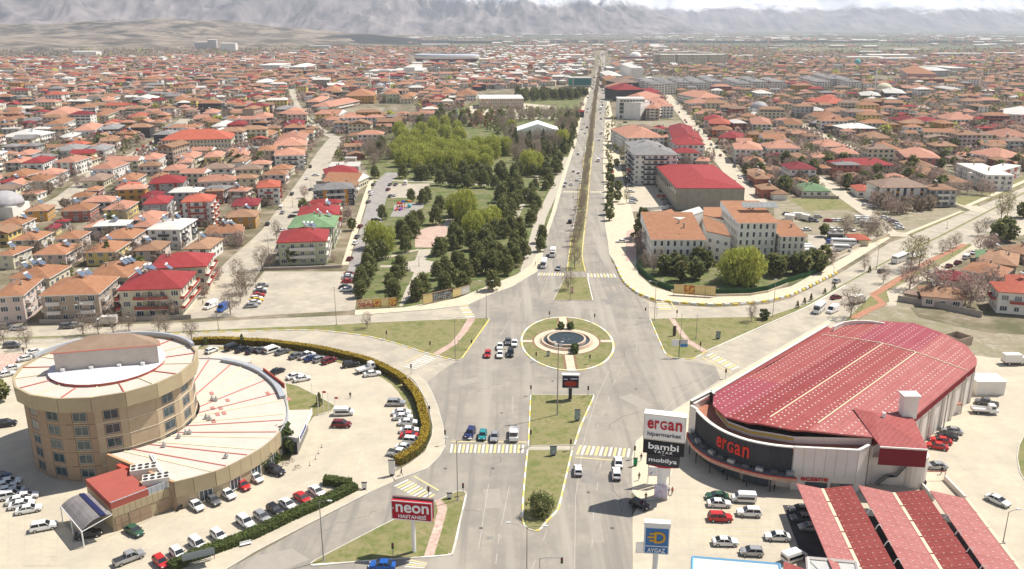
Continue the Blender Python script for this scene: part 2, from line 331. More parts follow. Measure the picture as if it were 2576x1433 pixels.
sheet('market_forecourt', [(1588, 1150), (1600, 1110), (1690, 1035), (1813, 962), (2090, 800), (2145, 802), (2230, 900), (2700, 900), (2900, 1600), (1592, 1600), (1591, 1300), (1610, 1262), (1588, 1240)], .03, m_conc)
sheet('market_pavement', [(1590, 1150), (1600, 1112), (1690, 1037), (1813, 964), (2090, 803), (2090, 815), (1760, 1020), (1740, 1050), (1730, 1100), (1710, 1130), (1680, 1225), (1687, 1245), (1680, 1258), (1610, 1262), (1590, 1240)], .13, m_walk, kerb=1)
sheet('waste_ground', [(2145, 802), (2260, 740), (2310, 800), (2480, 838), (2700, 850), (2700, 905), (2457, 900), (2300, 830)], .035, m_dry)
sheet('service_road', [(2445, 894), (2600, 915), (2750, 1010), (2800, 1433), (2520, 1433), (2360, 1240), (2330, 1190), (2350, 1080), (2457, 960)], .05, m_conc)
sheet('hospital_lawn', TP('b1', 290, 985, 430, 1020, 610, 1110, 800, 1215, 770, 1270, 600, 1320, 520, 1430, 400, 1433, 320, 1250), .05, m_grass, kerb=1)
sheet('hospital_lawn', TP('c1', 0, 470, 100, 330, 160, 270, 390, 175, 350, 320, 230, 370, 110, 420), .05, m_grass)
sheet('pink_forecourt', TP('b0', -200, 690, 310, 690, 200, 760, 60, 870, -200, 880), .05, m_pink)
sheet('carport_floor', TP('c3', 145, 790, 1000, 825, 1790, 885, 2500, 1560, 480, 1560, 340, 1310), .05, m_darka)  # dark asphalt that also paints in the carports' shade, out to its left edge
sheet('corner_grass', TP('c3', 2574, 80, 2520, 190, 2500, 310, 2530, 470, 2600, 580, 2800, 600, 2800, 60), .14, m_grass, kerb=1)
# islands
isl = {}
sheet('west_triangle_island', [(-40, 852), (375, 838.5), (643, 826), (844, 818), (944, 812), (1169, 803), (1196, 801), (1232, 802), (1229, 808), (1162, 903), (1154, 908), (1144, 908), (1069, 888), (994, 864), (919, 846), (794, 832), (644, 833.5), (375, 842.5), (-40, 859)], .13, m_grass, kerb=1)
sheet('triangle_path', TP('b1', 2130, 345, 2210, 343, 2130, 470, 2020, 600, 1840, 712, 1778, 698, 1960, 590, 2050, 480), .155, m_pink)
sheet('east_triangle_island', [(1635, 804), (1638, 803), (1800, 800), (1928, 798), (1990, 778), (2032, 764), (2124, 713), (2254, 643), (2357, 596), (2507, 519), (2700, 420), (2703, 424), (2509, 524), (2359, 602), (2256, 649), (2126, 719), (2034, 771), (1990, 792), (1931, 817), (1850, 852), (1780, 884), (1751, 901), (1735, 905), (1700, 903), (1677, 894), (1668, 880)], .13, m_grass, kerb=1)
sheet('triangle_path', TP('b2', 1580, 345, 1632, 343, 1720, 470, 1790, 560, 1975, 672, 1935, 692, 1760, 595, 1680, 490), .155, m_pink)
sheet('south_west_triangle_island', curve([(1101, 1260), (1135, 1243), (1158, 1236), (1172, 1240), (1173, 1250), (1156, 1320), (1140, 1389), (1132, 1396), (1119, 1400), (950, 1412), (800, 1425), (784, 1424), (782, 1418), (819, 1396), (1006, 1300)], 3, True), .13, m_grass, kerb=1)
sheet('triangle_path', TP('c1', 1800, 745, 1850, 738, 1915, 790, 1925, 830, 1860, 1080, 1790, 1308, 1690, 1310, 1780, 1040, 1830, 850), .155, m_pink)
M1 = [(1334, 994), (1495, 994), (1493, 1002), (1460, 1074), (1445, 1122), (1328, 1124)]
sheet('centre_island', M1, .13, m_grass, kerb=1)
M2 = [(1327, 1133), (1440, 1133), (1413, 1249), (1403, 1284), (1378, 1311), (1358, 1334), (1346, 1338), (1333, 1335), (1318, 1324), (1314, 1306), (1316, 1249), (1321, 1190)]
sheet('centre_island', M2, .13, m_grass, kerb=1)
sheet('island_crossing', [(1328, 1125), (1444, 1123), (1441, 1132), (1327, 1132)], .10, m_conc2)
M0 = [(1421, 698), (1479, 698), (1492, 757), (1391, 757)]
sheet('centre_island', M0, .13, m_grass, kerb=1)
med = [(1427, 685), (1427, 659), (1438, 596), (1452, 521), (1461, 459), (1475, 357), (1485, 300), (1493, 237), (1502, 187), (1511, 150), (1514, 150), (1509, 187), (1504, 237), (1499, 300), (1493, 357), (1484, 434), (1478, 509), (1468, 596), (1464, 646), (1473, 685)]
sheet('avenue_median', med, .13, m_grass, kerb=1)
# roundabout: an oval elongated along the avenue
RC = g((1427.5, 866)); A_, B_ = 13.3, 22.0
def oval(a, b, c, n=48, z=0): return [(c.x+a*math.cos(2*math.pi*i/n), c.y+b*math.sin(2*math.pi*i/n)) for i in range(n)]
RC.y = (g((1428, 800)).y+g((1428, 933)).y)/2
sheet('roundabout_island', oval(13.2, 21.5, RC), .16, m_grass, kerb=1, kmat=m_kwhite, world=True)
FC = g((1425, 860)); 
def fan(name, a, b, c, z, mat, z0=.02, inner=None, kind=1, parent=None, n=48):
    bb = MB(); o1 = oval(a, b, c, n)
    if inner:
        o2 = oval(inner[0], inner[1], c, n)
        for i in range(n):
            j = (i+1) % n
            bb.poly([(*o1[i], z), (*o1[j], z), (*o2[j], z), (*o2[i], z)]); bb.poly([(*o1[i], z0), (*o1[j], z0), (*o1[j], z), (*o1[i], z)]); bb.poly([(*o2[j], z0), (*o2[i], z0), (*o2[i], z), (*o2[j], z)])
    else: bb.prism(o1, z0, z)
    o = bb.build(name, mat, parent)
    if kind: struct(o)
    return o
m_bedsoil = M('bed_soil', (.20, .125, .075), (.28, .18, .11), 1.2, world=True)
fan('flower_bed', 9.9, 10.9, FC, .18, m_bedsoil)
fan('roundabout_paving', 9.4, 10.4, FC, .185, m_walk)
for a in (0, math.pi/2, math.pi, -math.pi/2):
    d = Vector((math.cos(a), math.sin(a), 0)); n = Vector((-d.y, d.x, 0)); w = .9 if abs(d.x) > .5 else 1.15
    q0 = FC+d*8.5; 
    q1 = RC+d*(12.9 if abs(d.x) > .5 else 21.2)
    if abs(d.x) > .5: q1.y = q0.y
    else: q1.x = q0.x
    sheet('flower_bed', [q0+n*(w+.7), q1-d*.6+n*(w+.7), q1-d*.6-n*(w+.7), q0-n*(w+.7)], .17, m_bedsoil, world=True)
    sheet('roundabout_path', [q0+n*w, q1+n*w, q1-n*w, q0-n*w], .175, m_walk, world=True)
fo = empty('fountain', FC)
fo2 = tag(fo, 'round stepped stone fountain with dark water on the roundabout', 'fountain')
def ring(name, a, z, z0, inner, mat):
    return fan(name, a, a*1.03, Vector((0, 0, 0)), z, mat, z0, (inner, inner*1.03), 0, fo)
m_fst = M('fountain_stone', (.47, .33, .24), (.58, .44, .33), 1.2); m_fst2 = M('fountain_rim', (.62, .50, .38), (.55, .42, .32), 1)
ring('outer_wall', 7.3, .75, .18, 6.75, m_fst2); ring('outer_step', 7.7, .42, .18, 7.32, m_fst)
ring('inner_wall', 5.6, 1.15, .3, 5.1, m_fst2)
m_wat = M('fountain_water', (.022, .035, .038), rough=.2, spec=.25); m_wat2 = M('dark_basin', (.06, .075, .08), rough=.2)
bb = MB(); bb.prism(oval(6.74, 6.94, Vector()), .2, .38); bb.build('lower_pool', m_wat2, fo)
bb = MB(); bb.prism(oval(5.09, 5.24, Vector()), .4, .98); bb.build('upper_pool', m_wat, fo)
m_noz = M('nozzle_metal', (.25, .27, .28), rough=.4, metal=.6)
for i in range(18):
    a = 2*math.pi*i/18; bb = MB(); bb.tube((1.9*math.cos(a), 1.9*math.sin(a), .95), (1.9*math.cos(a), 1.9*math.sin(a), 1.2), .09, 5); bb.build('nozzle', m_noz, fo)
for i in range(2): ring('nozzle_ring', 1.95-.9*i, 1.03, .95, 1.8-.9*i, m_noz)
# park -------------------------------------------------------------------------------
park = [(893, 781), (1015, 775), (1150, 752), (1225, 722), (1300, 692), (1340, 660), (1362, 609), (1388, 534), (1403, 479), (1421, 421), (1442, 359), (1456, 295), (1470, 250), (1300, 247), (1180, 262), (1100, 300), (1000, 320), (905, 390), (935, 460), (940, 520), (928, 600), (905, 690)]
sheet('park_ground', park, .03, m_lawn)
for w, q in ((0, TP('a1', 1630, 1433, 1700, 1320, 1990, 700, 1900, 830)),):
    pass
pp = M('park_path', (.50, .45, .36), (.43, .38, .31), .5, world=True)
sheet('park_path', TP('a1', 1540, 1433, 1590, 1310, 1480, 1270, 1450, 1215, 1600, 1190, 1640, 1080, 1780, 1075, 1700, 1185, 1830, 1210, 1800, 1290, 1700, 1320, 1650, 1433)+TP('b1', 1600, 60, 1470, 220, 1440, 215, 1520, 20), .05, pp)
sheet('park_plaza', TP('a1', 1600, 900, 1850, 820, 1930, 870, 1920, 930, 1800, 1060, 1600, 1060), .06, m_pink)
strip('park_path', TP('a1', 1250, 1250, 1480, 1245), 2.5, .053, pp); strip('park_path', TP('a1', 1900, 860, 2000, 700), 3.5, .054, pp)
strip('park_path', [T('a2', 0, 830), T('a2', 60, 700), T('a2', 240, 390), T('a2', 300, 100)], 3, .0535, pp)
strip('park_path', [T('a2', 150, 1300), T('a2', 200, 1100), T('a2', 290, 760), T('a2', 450, 430), T('a2', 560, 150)], 5, .0525, pp)
strip('park_path', TP('a1', 1170, 380, 1750, 400, 2500, 440), 3.5, .054, pp)
strip('park_path', TP('a1', 1230, 1180, 1640, 1080), 2, .0545, pp)
sheet('park_lot', TP('a1', 1340, 420, 1745, 415, 1750, 480, 1620, 560, 1280, 560), .055, m_conc2)
sheet('playground_floor', TP('a1', 1390, 630, 1700, 600, 1680, 660, 1500, 750, 1350, 750, 1380, 690), .06, m_asph2)
sheet('park_square', [(1180, 268), (1290, 258), (1400, 268), (1400, 300), (1290, 300), (1180, 285)], .05, m_conc)
sheet('sand_field', TP('t1', 800, 1100, 1300, 1085, 1250, 1170, 820, 1160), .05, m_dry)
sheet('car_park', [(560, 790), (590, 770), (665, 684), (905, 684), (893, 782), (700, 792), (600, 800)], .05, m_conc2)
# park-side street, back streets
strip('park_street', [(900, 700), (915, 640), (935, 560), (950, 500), (965, 460), (990, 435)], 9, .06, m_asph2, 3)
strip('park_street_pavement', [(868, 668), (885, 610), (905, 545), (922, 490), (935, 455)], 2.6, .12, m_walk, 3)
strip('side_street', [(530, 800), (560, 740), (620, 660), (700, 580), (745, 510), (790, 440), (820, 385), (850, 345)], [17, 12], .055, m_conc2, 3)
strip('side_street', [(850, 350), (810, 330), (770, 300), (742, 258), (735, 225)], 8, .05, m_conc2, 2)
strip('back_street', [(265, 425), (330, 398), (400, 358), (440, 325), (470, 300)], 13, .05, m_conc2, 2)
strip('back_street', [(-20, 600), (60, 560), (120, 525), (180, 495), (260, 430)], 15, .05, m_conc2, 2)
strip('back_street', [(1640, 195), (1673, 235), (1720, 290), (1775, 357), (1830, 420), (1875, 476), (1915, 520)], 11, .05, m_conc, 2)
strip('back_street', [(1985, 300), (2022, 320), (2107, 358), (2180, 390)], 8, .05, m_conc, 2)
strip('back_street', [(2055, 445), (2107, 481), (2219, 559), (2262, 596)], 9, .05, m_conc, 2)
strip('back_street', T and [(2380, 490), (2440, 520), (2480, 535)], 9, .05, m_conc, 2)
sheet('field', TP('a3', 200, 570, 620, 560, 760, 590, 880, 690, 700, 680, 400, 690), .05, m_grass)
sheet('dirt_lot', TP('a3', 60, 620, 200, 575, 700, 600, 860, 700, 1150, 840, 1220, 930, 800, 960, 380, 920, 60, 800), .045, m_dry)
sheet('field', TP('a3', 1020, 670, 1880, 665, 1960, 680, 1390, 915, 1290, 900, 1160, 780), .05, m_dry)
sheet('field', TP('a3', 1750, 550, 2100, 545, 2330, 455, 2574, 345, 2640, 345, 2000, 640, 1940, 630), .05, m_grass)
sheet('yard', TP('a3', 400, 930, 1220, 950, 980, 1060, 640, 1200, 400, 1130), .055, m_conc2)
strip('road_verge', TP('a3', 1390, 925, 1960, 695), 2.5, .07, m_walk); strip('road_verge', TP('a3', 1430, 928, 1970, 702), 1.3, .09, m_grass)
strip('road_verge', TP('a3', 2010, 640, 2574, 395, 2900, 250), 2.8, .07, m_walk); strip('road_verge', TP('a3', 2060, 640, 2574, 420, 2900, 275), 1.5, .09, m_grass)
sheet('school_garden', [(1598, 660), (1640, 735), (1800, 745), (1930, 735), (2060, 690), (2100, 655), (2030, 640), (1640, 640)], .05, m_lawn)
sheet('avenue_court', TP('a2', 1160, 410, 1500, 395, 1530, 690, 1190, 700, 1140, 560), .06, m_conc)
sheet('avenue_court', TP('t2', 1040, 1230, 1700, 1215, 1740, 1290, 1500, 1300, 1160, 1320, 1040, 1433), .055, m_dry)
sheet('pink_walk', TP('a2', 1150, 900, 1240, 870, 1245, 1200, 1145, 1200), .15, m_pink)
# south-east side of the east road: brick cycle path between grass strips, then a service street
sheet('cycle_path_verge', [(2120, 812), (2150, 808), (2240, 760), (2232, 735), (2390, 655), (2448, 618), (2440, 613), (2400, 624), (2330, 654), (2220, 718), (2180, 752)], .11, m_grass, kerb=1)
strip('cycle_path', TP('b3', 860, 340, 1000, 265, 1160, 195)+TP('b3', 1060, 105, 1200, 20)+TP('a3', 1400, 1330, 1620, 1200, 1980, 1030), 2.6, .135, m_brick)
sheet('cycle_path_verge', TP('a3', 2060, 950, 2240, 900, 2574, 690, 2700, 620, 2700, 700, 2500, 800, 2200, 970, 2110, 975), .11, m_dry, kerb=1)
sheet('service_street', TP('a3', 1350, 1433, 1640, 1290, 2060, 1020, 2400, 880, 2700, 760, 2700, 900, 2300, 1000, 2080, 1110, 1800, 1290, 1500, 1440)+TP('b3', 1300, 150, 1290, 215, 1180, 215, 1120, 120), .07, m_conc)
# lane lines, crossings --------------------------------------------------------------
def lane(pts, dash=0, gap=0, w=.14, mat=None, z=.05):
    P = [g(p) for p in pts]; b = MB(); acc = 0
    for a, c in zip(P, P[1:]):
        d = (c-a); Ln = d.length; d.normalize(); n = Vector((-d.y, d.x, 0))*w/2; s = 0
        while s < Ln:
            e = min(Ln, s+(dash or Ln)); q, r = a+d*s, a+d*e
            b.poly([(v.x, v.y, z) for v in (q-n, r-n, r+n, q+n)]); s = e+(gap or 0)+1e-6
            if not dash: break
    o = b.build('lane_marking', mat or m_lane); struct(o); return o
lane(TP('b1', 2550, 360, 2450, 530), w=.14); lane(TP('b1', 2420, 600, 2250, 740), 3, 3)
lane([(1395, 684), (1440, 480), (1474, 330)], 3, 6, z=.049); lane([(1375, 684), (1420, 490), (1462, 330)], 3, 6, z=.049)
lane([(1402, 609), (1372, 720), (1357, 760)], z=.049, w=.12)
lane([(1495, 684), (1492, 560), (1500, 420), (1507, 300)], 3, 6, z=.049); lane([(1512, 684), (1506, 560), (1507, 420)], 3, 6, z=.049)
lane(TP('b2', 980, 870, 860, 1120, 760, 1433)+TP('c2', 700, 250), w=.13)
lane(TP('b2', 1130, 760, 1010, 1030), 4, 3); lane(TP('b2', 980, 1130, 860, 1433), 3, 5)
lane(TP('c2', 900, 350, 820, 850, 800, 1300), 3, 6); lane(TP('c2', 700, 300, 640, 700, 630, 1433), w=.12)
lane(TP('c1', 2340, 580, 2240, 1230), w=.13); lane(TP('c1', 2550, 600, 2470, 990), w=.13); lane(TP('c1', 2450, 1080, 2410, 1400), 3, 3)
lane(TP('b2', 1500, 1290, 1700, 1110, 2030, 890), w=.12); lane(TP('b2', 600, 230, 1000, 240), w=.12)
lane(TP('b2', 10, 1120, 10, 1300)); lane(TP('b2', 1200, 480, 1260, 600, 1250, 700), w=.12)
lane(TP('b1', 2130, 240, 2560, 220), w=.12); lane(TP('c2', 350, 1050, 200, 1433), 3, 6, w=.12)
def crossing(q, n, mats=None, z=.056, name='crossing_stripe', label=None):
    a, b_, c, d = [g(p) for p in q]   # a-b near edge, d-c far edge; the stripes run from the a-b edge to the d-c edge
    root = empty('zebra_crossing', (a+c)/2)
    for i in range(n):
        t0, t1 = (i+.22)/n, (i+.78)/n; bb = MB()
        pts = [a.lerp(b_, t0), a.lerp(b_, t1), d.lerp(c, t1), d.lerp(c, t0)]
        o = root.location; bb.poly([(p.x-o.x, p.y-o.y, z) for p in pts])
        bb.build('stripe', (mats or (m_white, m_yell))[i % 2], root)
    root['kind'] = 'structure'
    return root
crossing([(1129, 1140), (1319, 1141), (1321, 1120), (1133, 1119)], 19)
crossing([(1446, 1144), (1585, 1152), (1589, 1130), (1456, 1121)], 12, (m_yell, m_white))
crossing([(1350, 694), (1418, 695), (1421, 688), (1355, 687)], 10)
crossing([(1477, 698), (1553, 699), (1547, 690), (1475, 689)], 9)
crossing(TP('a2', 515, 505, 672, 508, 674, 494, 522, 490), 9); crossing(TP('a2', 783, 508, 935, 510, 932, 494, 783, 492), 9)
crossing(TP('b1', 1480, 830, 1700, 705, 1820, 745, 1600, 855), 8, (m_white, m_white))
crossing(TP('c1', 1380, 595, 1700, 760, 1810, 690, 1520, 528), 10)
crossing(TP('b2', 1945, 712, 2220, 868, 2300, 832, 2010, 683), 9)
crossing(TP('b2', 1480, 255, 1450, 165, 1560, 170, 1610, 255), 5, (m_yell, m_white), z=.05)
crossing(TP('b1', 2110, 335, 2030, 205, 2130, 205, 2210, 330), 6, (m_white, m_yell), z=.05)
crossing(TP('c1', 1490, 1420, 1560, 1335, 1730, 1370, 1690, 1430), 4)
for q in (TP('c1', 1965, 150, 2560, 155), TP('c2', 50, 155, 150, 158), TP('c1', 1590, 500, 1840, 645), TP('c2', 635, 310, 1020, 340), TP('b2', 1910, 730, 2205, 890), TP('b1', 1500, 780, 1680, 700), TP('b2', 1600, 180, 1660, 265)):
    lane(q, w=.35, mat=m_yell, z=.058)
for i in range(8):
    y = 780+i*56; lane(TP('c2', 1930-i*2, y+5, 2500, y+20+i*3), w=.1, mat=m_yell, z=.045)
for i in range(9):   # bay lines of the hospital forecourt
    t = i/9; lane([(700+i*30, 1320-i*14), (668+i*30, 1304-i*14)], w=.1, mat=m_kerb, z=.045)
# paving joints of the forecourts, cut as thin dark seams
m_seam = M('paving_seam', (.455, .40, .315)); bs = MB()
def seams(quad, nu, nv):
    a, b_, c, d = [g(p) for p in quad]
    def ln(p, q):
        dd = (q-p).normalized(); n = Vector((-dd.y, dd.x, 0))*.035; bs.poly([(v.x, v.y, .036) for v in (p-n, q-n, q+n, p+n)])
    for i in range(nu+1): ln(a.lerp(b_, i/nu), d.lerp(c, i/nu))
    for j in range(nv+1): ln(a.lerp(d, j/nv), b_.lerp(c, j/nv))
seams([(60, 1425), (430, 1425), (640, 1180), (330, 1330)], 8, 9); seams([(-20, 1425), (140, 1425), (150, 1300), (-20, 1260)], 4, 6)
seams([(700, 1250), (960, 1170), (1000, 1030), (740, 1120)], 7, 8); seams([(1700, 1420), (1980, 1420), (1960, 1230), (1700, 1230)], 8, 9)
struct(bs.build('paving_joint', m_seam))
# kerb stones painted in turns
def kerbline(pts, seg=1.0, mats=(m_kwhite, m_kyell), w=.24, h=.17, z0=.0, name='kerb_stone', k=4, label='painted kerb of white and yellow stones'):
    P = curve([tuple(g(p).xy) for p in pts], k); b = MB(); P = [Vector((*p, 0)) for p in P]; acc = 0; i = 0
    for a, c in zip(P, P[1:]):
        d = c-a; Ln = d.length; d.normalize(); s = 0
        while s < Ln-1e-4:
            step = min(Ln-s, seg-acc); q, r = a+d*s, a+d*(s+step); n = Vector((-d.y, d.x, 0))*w/2
            b.v += [(*((q-n).xy), z0), (*((r-n).xy), z0), (*((r+n).xy), z0), (*((q+n).xy), z0), (*((q-n).xy), h), (*((r-n).xy), h), (*((r+n).xy), h), (*((q+n).xy), h)]
            k0 = len(b.v)-8
            for f in ((4, 5, 6, 7), (0, 1, 5, 4), (1, 2, 6, 5), (2, 3, 7, 6), (3, 0, 4, 7)): b.f.append(tuple(k0+x for x in f)); b.m.append(i % 2)
            s += step; acc += step
            if acc >= seg-1e-4: acc = 0; i += 1
    o = b.build(name, list(mats)); struct(o); o.name = 'painted_kerb'; return o
kerbline([(375, 843), (644, 833.5), (794, 832), (919, 846), (994, 864), (1069, 888), (1144, 908)], 2.2)
kerbline([(1230, 806), (1162, 903)], 60, (m_kyell, m_kyell)); kerbline([(1335, 996), (1329, 1122)], 3); kerbline([(1494, 998), (1461, 1074), (1446, 1120)], 3, (m_kwhite, m_kyell))
kerbline([(1439, 1136), (1413, 1249), (1403, 1284), (1378, 1311), (1358, 1334), (1346, 1337)], 2.4, (m_kwhite, m_kyell)); kerbline([(1327, 1134), (1321, 1190), (1316, 1249), (1314, 1306), (1320, 1325)], 2.4, (m_kwhite, m_kyell))
kerbline([(1486, 300), (1494, 237)], 50, (m_kyell, m_kyell)); kerbline([(1473, 684), (1465, 646), (1469, 596), (1479, 509), (1485, 434), (1494, 357)], 60, (m_kyell, m_kyell))
kerbline([(1427, 684), (1438, 596), (1452, 521), (1461, 459), (1475, 357)], 60, (m_kyell, m_kwhite))
kerbline([(1478, 700), (1491, 756)], 50, (m_kwhite, m_kwhite)); kerbline([(1636, 806), (1668, 880), (1677, 893), (1700, 902), (1735, 904), (1751, 900), (1780, 884)], 3.2, (m_kwhite, m_kyell))
kerbline([(1780, 883), (1931, 816), (2034, 771), (2126, 719)], 30, (m_kwhite, m_kwhite)); kerbline([(1172, 1248), (1156, 1320), (1140, 1389), (1119, 1399), (950, 1411), (784, 1423)], 5, (m_kwhite, m_kerb))
P0 = oval(13.25, 21.55, RC, 90)
kb = MB()
for i in range(90):
    j = (i+1) % 90; kb.prism([P0[i], P0[j], (RC.x+(P0[j][0]-RC.x)*1.018, RC.y+(P0[j][1]-RC.y)*1.012), (RC.x+(P0[i][0]-RC.x)*1.018, RC.y+(P0[i][1]-RC.y)*1.012)][::-1], 0, .19, (i//3) % 2)
struct(kb.build('roundabout_kerb', [m_kwhite, m_kyell]))

m_mh = M('manhole_iron', (.12, .11, .10))
for x, y in ((1240, 1180), (1262, 1040), (1210, 1330), (1480, 1240), (1540, 1330), (1600, 980), (1390, 960), (1270, 880), (1455, 590), (1500, 640), (1700, 870), (1030, 870), (1120, 1180), (860, 1380)):
    q = g((x, y)); b = MB(); b.prism([(q.x+.38*math.cos(i*math.pi/5), q.y+.38*math.sin(i*math.pi/5)) for i in range(10)], .05, .062); struct(b.build('manhole_cover', m_mh))
for x, y, w, d, r_ in ((1240, 1255, 3.2, 7, .1), (1475, 1200, 2.4, 5, 0), (1180, 960, 6, 3, .5), (1600, 1010, 4, 8, .6), (1300, 760, 3, 9, -.1), (1530, 760, 3, 6, .2), (1500, 1330, 2.2, 9, 0)):
    q = g((x, y)); b = MB(); b.poly([(q.x+a*math.cos(r_)-c*math.sin(r_), q.y+a*math.sin(r_)+c*math.cos(r_), .0485) for a, c in ((-w/2, -d/2), (w/2, -d/2), (w/2, d/2), (-w/2, d/2))]); struct(b.build('road_patch', m_patch if x % 20 else m_patchl))

cr_b = MB(); rk = random.Random(9)
for x, y, a, n in ((1230, 1200, 1.5, 14), (1500, 1190, 1.3, 12), (1350, 950, .2, 12), (1560, 900, 1.0, 10), (1160, 1000, .9, 12), (1270, 800, 1.2, 9), (1530, 1080, .7, 12), (1210, 1290, 2.8, 9), (800, 1340, .6, 12), (1690, 980, .5, 10), (1450, 640, 1.5, 10), (1500, 540, 1.5, 12), (1400, 600, 1.4, 12), (1560, 1300, 1.6, 12)):
    q = g((x, y)); 
    for i in range(n):
        a2 = a+rk.gauss(0, .45); d = Vector((math.cos(a2), math.sin(a2), 0))*rk.uniform(.6, 1.8); e = q+d; nn = Vector((-d.y, d.x, 0)).normalized()*rk.uniform(.03, .07)
        cr_b.poly([(v.x, v.y, .0555) for v in (q-nn, e-nn, e+nn, q+nn)]); q = e
o = struct(cr_b.build('road_crack', M('crack_tar', (.15, .14, .125))))
# ---------------------------------------------------------------- houses
def roofmat(n, c, c2):
    """corrugated or tiled roof: ribs run down the slope as fine relief, patchy weathering"""
    m = M(n, tuple(v*.86 for v in c), c2, .55, .75, lo=.3, hi=.68, bump=0, det=8)
    nt = m.node_tree; b = nt.nodes['Principled BSDF']
    co = N(nt, 'ShaderNodeTexCoord').outputs['Object']
    w1 = N(nt, 'ShaderNodeTexNoise'); w1.inputs['Scale'].default_value = 5; w1.inputs['Detail'].default_value = 5
    nt.links.new(co, w1.inputs[0]); bu = N(nt, 'ShaderNodeBump'); bu.inputs['Strength'].default_value = .35; bu.inputs['Distance'].default_value = .05
    nt.links.new(w1.outputs[0], bu.inputs['Height']); nt.links.new(bu.outputs[0], b.inputs['Normal'])
    oi = N(nt, 'ShaderNodeObjectInfo'); hs = N(nt, 'ShaderNodeHueSaturation'); mr = N(nt, 'ShaderNodeMapRange'); mr.inputs[3].default_value = .8; mr.inputs[4].default_value = 1.12
    src = b.inputs['Base Color'].links[0].from_socket
    nt.links.new(oi.outputs['Random'], mr.inputs[0]); nt.links.new(mr.outputs[0], hs.inputs['Value']); nt.links.new(src, hs.inputs['Color']); nt.links.new(hs.outputs[0], b.inputs['Base Color'])
    return m
ROOF = {
 'O': (roofmat('orange_clay_roof', (.325, .15, .078), (.38, .195, .112)), 'orange'),
 'T': (roofmat('tan_clay_roof', (.30, .17, .10), (.36, .215, .135)), 'tan orange'),
 'P': (roofmat('salmon_roof', (.44, .205, .14), (.50, .26, .18)), 'salmon'),
 'R': (roofmat('red_sheet_roof', (.28, .038, .04), (.32, .055, .055)), 'red'),
 'V': (roofmat('vermilion_roof', (.40, .10, .062), (.44, .13, .085)), 'bright red'),
 'D': (roofmat('wine_roof', (.20, .028, .036), (.25, .045, .05)), 'dark red'),
 'G': (roofmat('grey_sheet_roof', (.22, .215, .21), (.28, .27, .26)), 'grey'),
 'B': (roofmat('brown_roof', (.24, .17, .13), (.30, .21, .16)), 'brown'),
 'W': (roofmat('white_sheet_roof', (.70, .67, .61), (.62, .59, .54)), 'white'),
 'N': (roofmat('green_sheet_roof', (.16, .27, .13), (.20, .31, .17)), 'green'),
}
m_clay_red = ROOF['R'][0]
def wallm(n, c): return M(n, c, tuple(v*.82 for v in c), .25, .9, lo=.35, hi=.8)
WALL = {
 'w': (wallm('white_render', (.77, .74, .68)), 'white'), 'c': (wallm('cream_render', (.66, .60, .44)), 'cream'),
 'y': (wallm('yellow_render', (.70, .54, .20)), 'yellow'), 'o': (wallm('ochre_render', (.55, .30, .08)), 'ochre'),
 'p': (wallm('pale_pink_render', (.66, .53, .47)), 'pale pink'), 'b': (wallm('brick_red_render', (.40, .15, .11)), 'brick red'),
 'g': (wallm('grey_render', (.45, .44, .42)), 'grey'), 'k': (wallm('charcoal_render', (.07, .07, .075)), 'charcoal'),
 't': (wallm('taupe_render', (.44, .35, .27)), 'taupe'), 'n': (wallm('sage_render', (.50, .52, .36)), 'pale green'),
 'r': (wallm('coral_render', (.66, .22, .12)), 'orange red'), 'q': (wallm('pink_render', (.60, .26, .24)), 'pink'),
}
m_glass = M('window_glass', (.035, .045, .055), (.07, .085, .10), .7, rough=.12, spec=.6)
m_curtn = M('curtained_glass', (.30, .29, .27), (.12, .13, .14), 1.2, rough=.25, spec=.5)
m_frame = M('window_frame_white', (.78, .77, .74)); m_dark = M('dark_metal', (.05, .05, .055), rough=.5); m_met = M('galvanised_metal', (.42, .42, .41), rough=.45, metal=.5)
m_rail = M('balcony_rail', (.62, .58, .54)); m_redtrim = M('red_trim', (.36, .085, .06)); m_orangetrim = M('orange_trim', (.62, .27, .05))
m_solar = M('solar_glass', (.10, .14, .20), (.16, .20, .27), 3, rough=.15, spec=.6); m_tank = M('white_tank', (.78, .77, .74), rough=.4)
m_plinth = M('plinth_concrete', (.42, .38, .33), (.34, .31, .27), .8)
# shared pieces
def mk_window(w, h, mul=1):
    b = MB(); b.box(-w/2, w/2, -.03, .05, 0, h, 0)
    f = .09
    for x0, x1, z0, z1 in [(-w/2-f, w/2+f, -f, 0), (-w/2-f, w/2+f, h, h+f), (-w/2-f, -w/2, 0, h), (w/2, w/2+f, 0, h)]: b.box(x0, x1, -.09, .05, z0, z1, 1)
    for i in range(1, mul+1): x = -w/2+w*i/(mul+1); b.box(x-.035, x+.035, -.07, -.03, 0, h, 1)
    return b
WM = {k: mk_window(w, h, n).mesh('window', [m_glass, m_frame]) for k, (w, h, n) in {'n': (1.3, 1.35, 1), 'd': (2.0, 1.5, 2), 'f': (2.4, 2.2, 2), 't': (.9, 1.9, 0)}.items()}
WMC = {k: (lambda me: (me.materials.__setitem__(0, m_curtn), me)[1])(v.copy()) for k, v in WM.items()}
b = MB(); b.box(-.3, .3, -.3, .3, -.8, 1.0, 0); b.box(-.38, .38, -.38, .38, 1.0, 1.12, 1); CHIM = b.mesh('chimney', [WALL['t'][0], m_plinth])
b = MB(); mt = Matrix.Rotation(math.radians(38), 4, 'X')
for x in (-.62, .62): b.box(x-.56, x+.56, -.95, .95, .0, .09, 0, Matrix.Translation((0, 0, .75)) @ mt)
for x in (-1.1, 1.1): b.tube((x, .75, -.6), (x, .75, 1.35), .05, 4, 2); b.tube((x, -.7, -.6), (x, -.7, .3), .05, 4, 2)
SOLAR = b.mesh('solar_heater', [m_solar, m_tank, m_met])
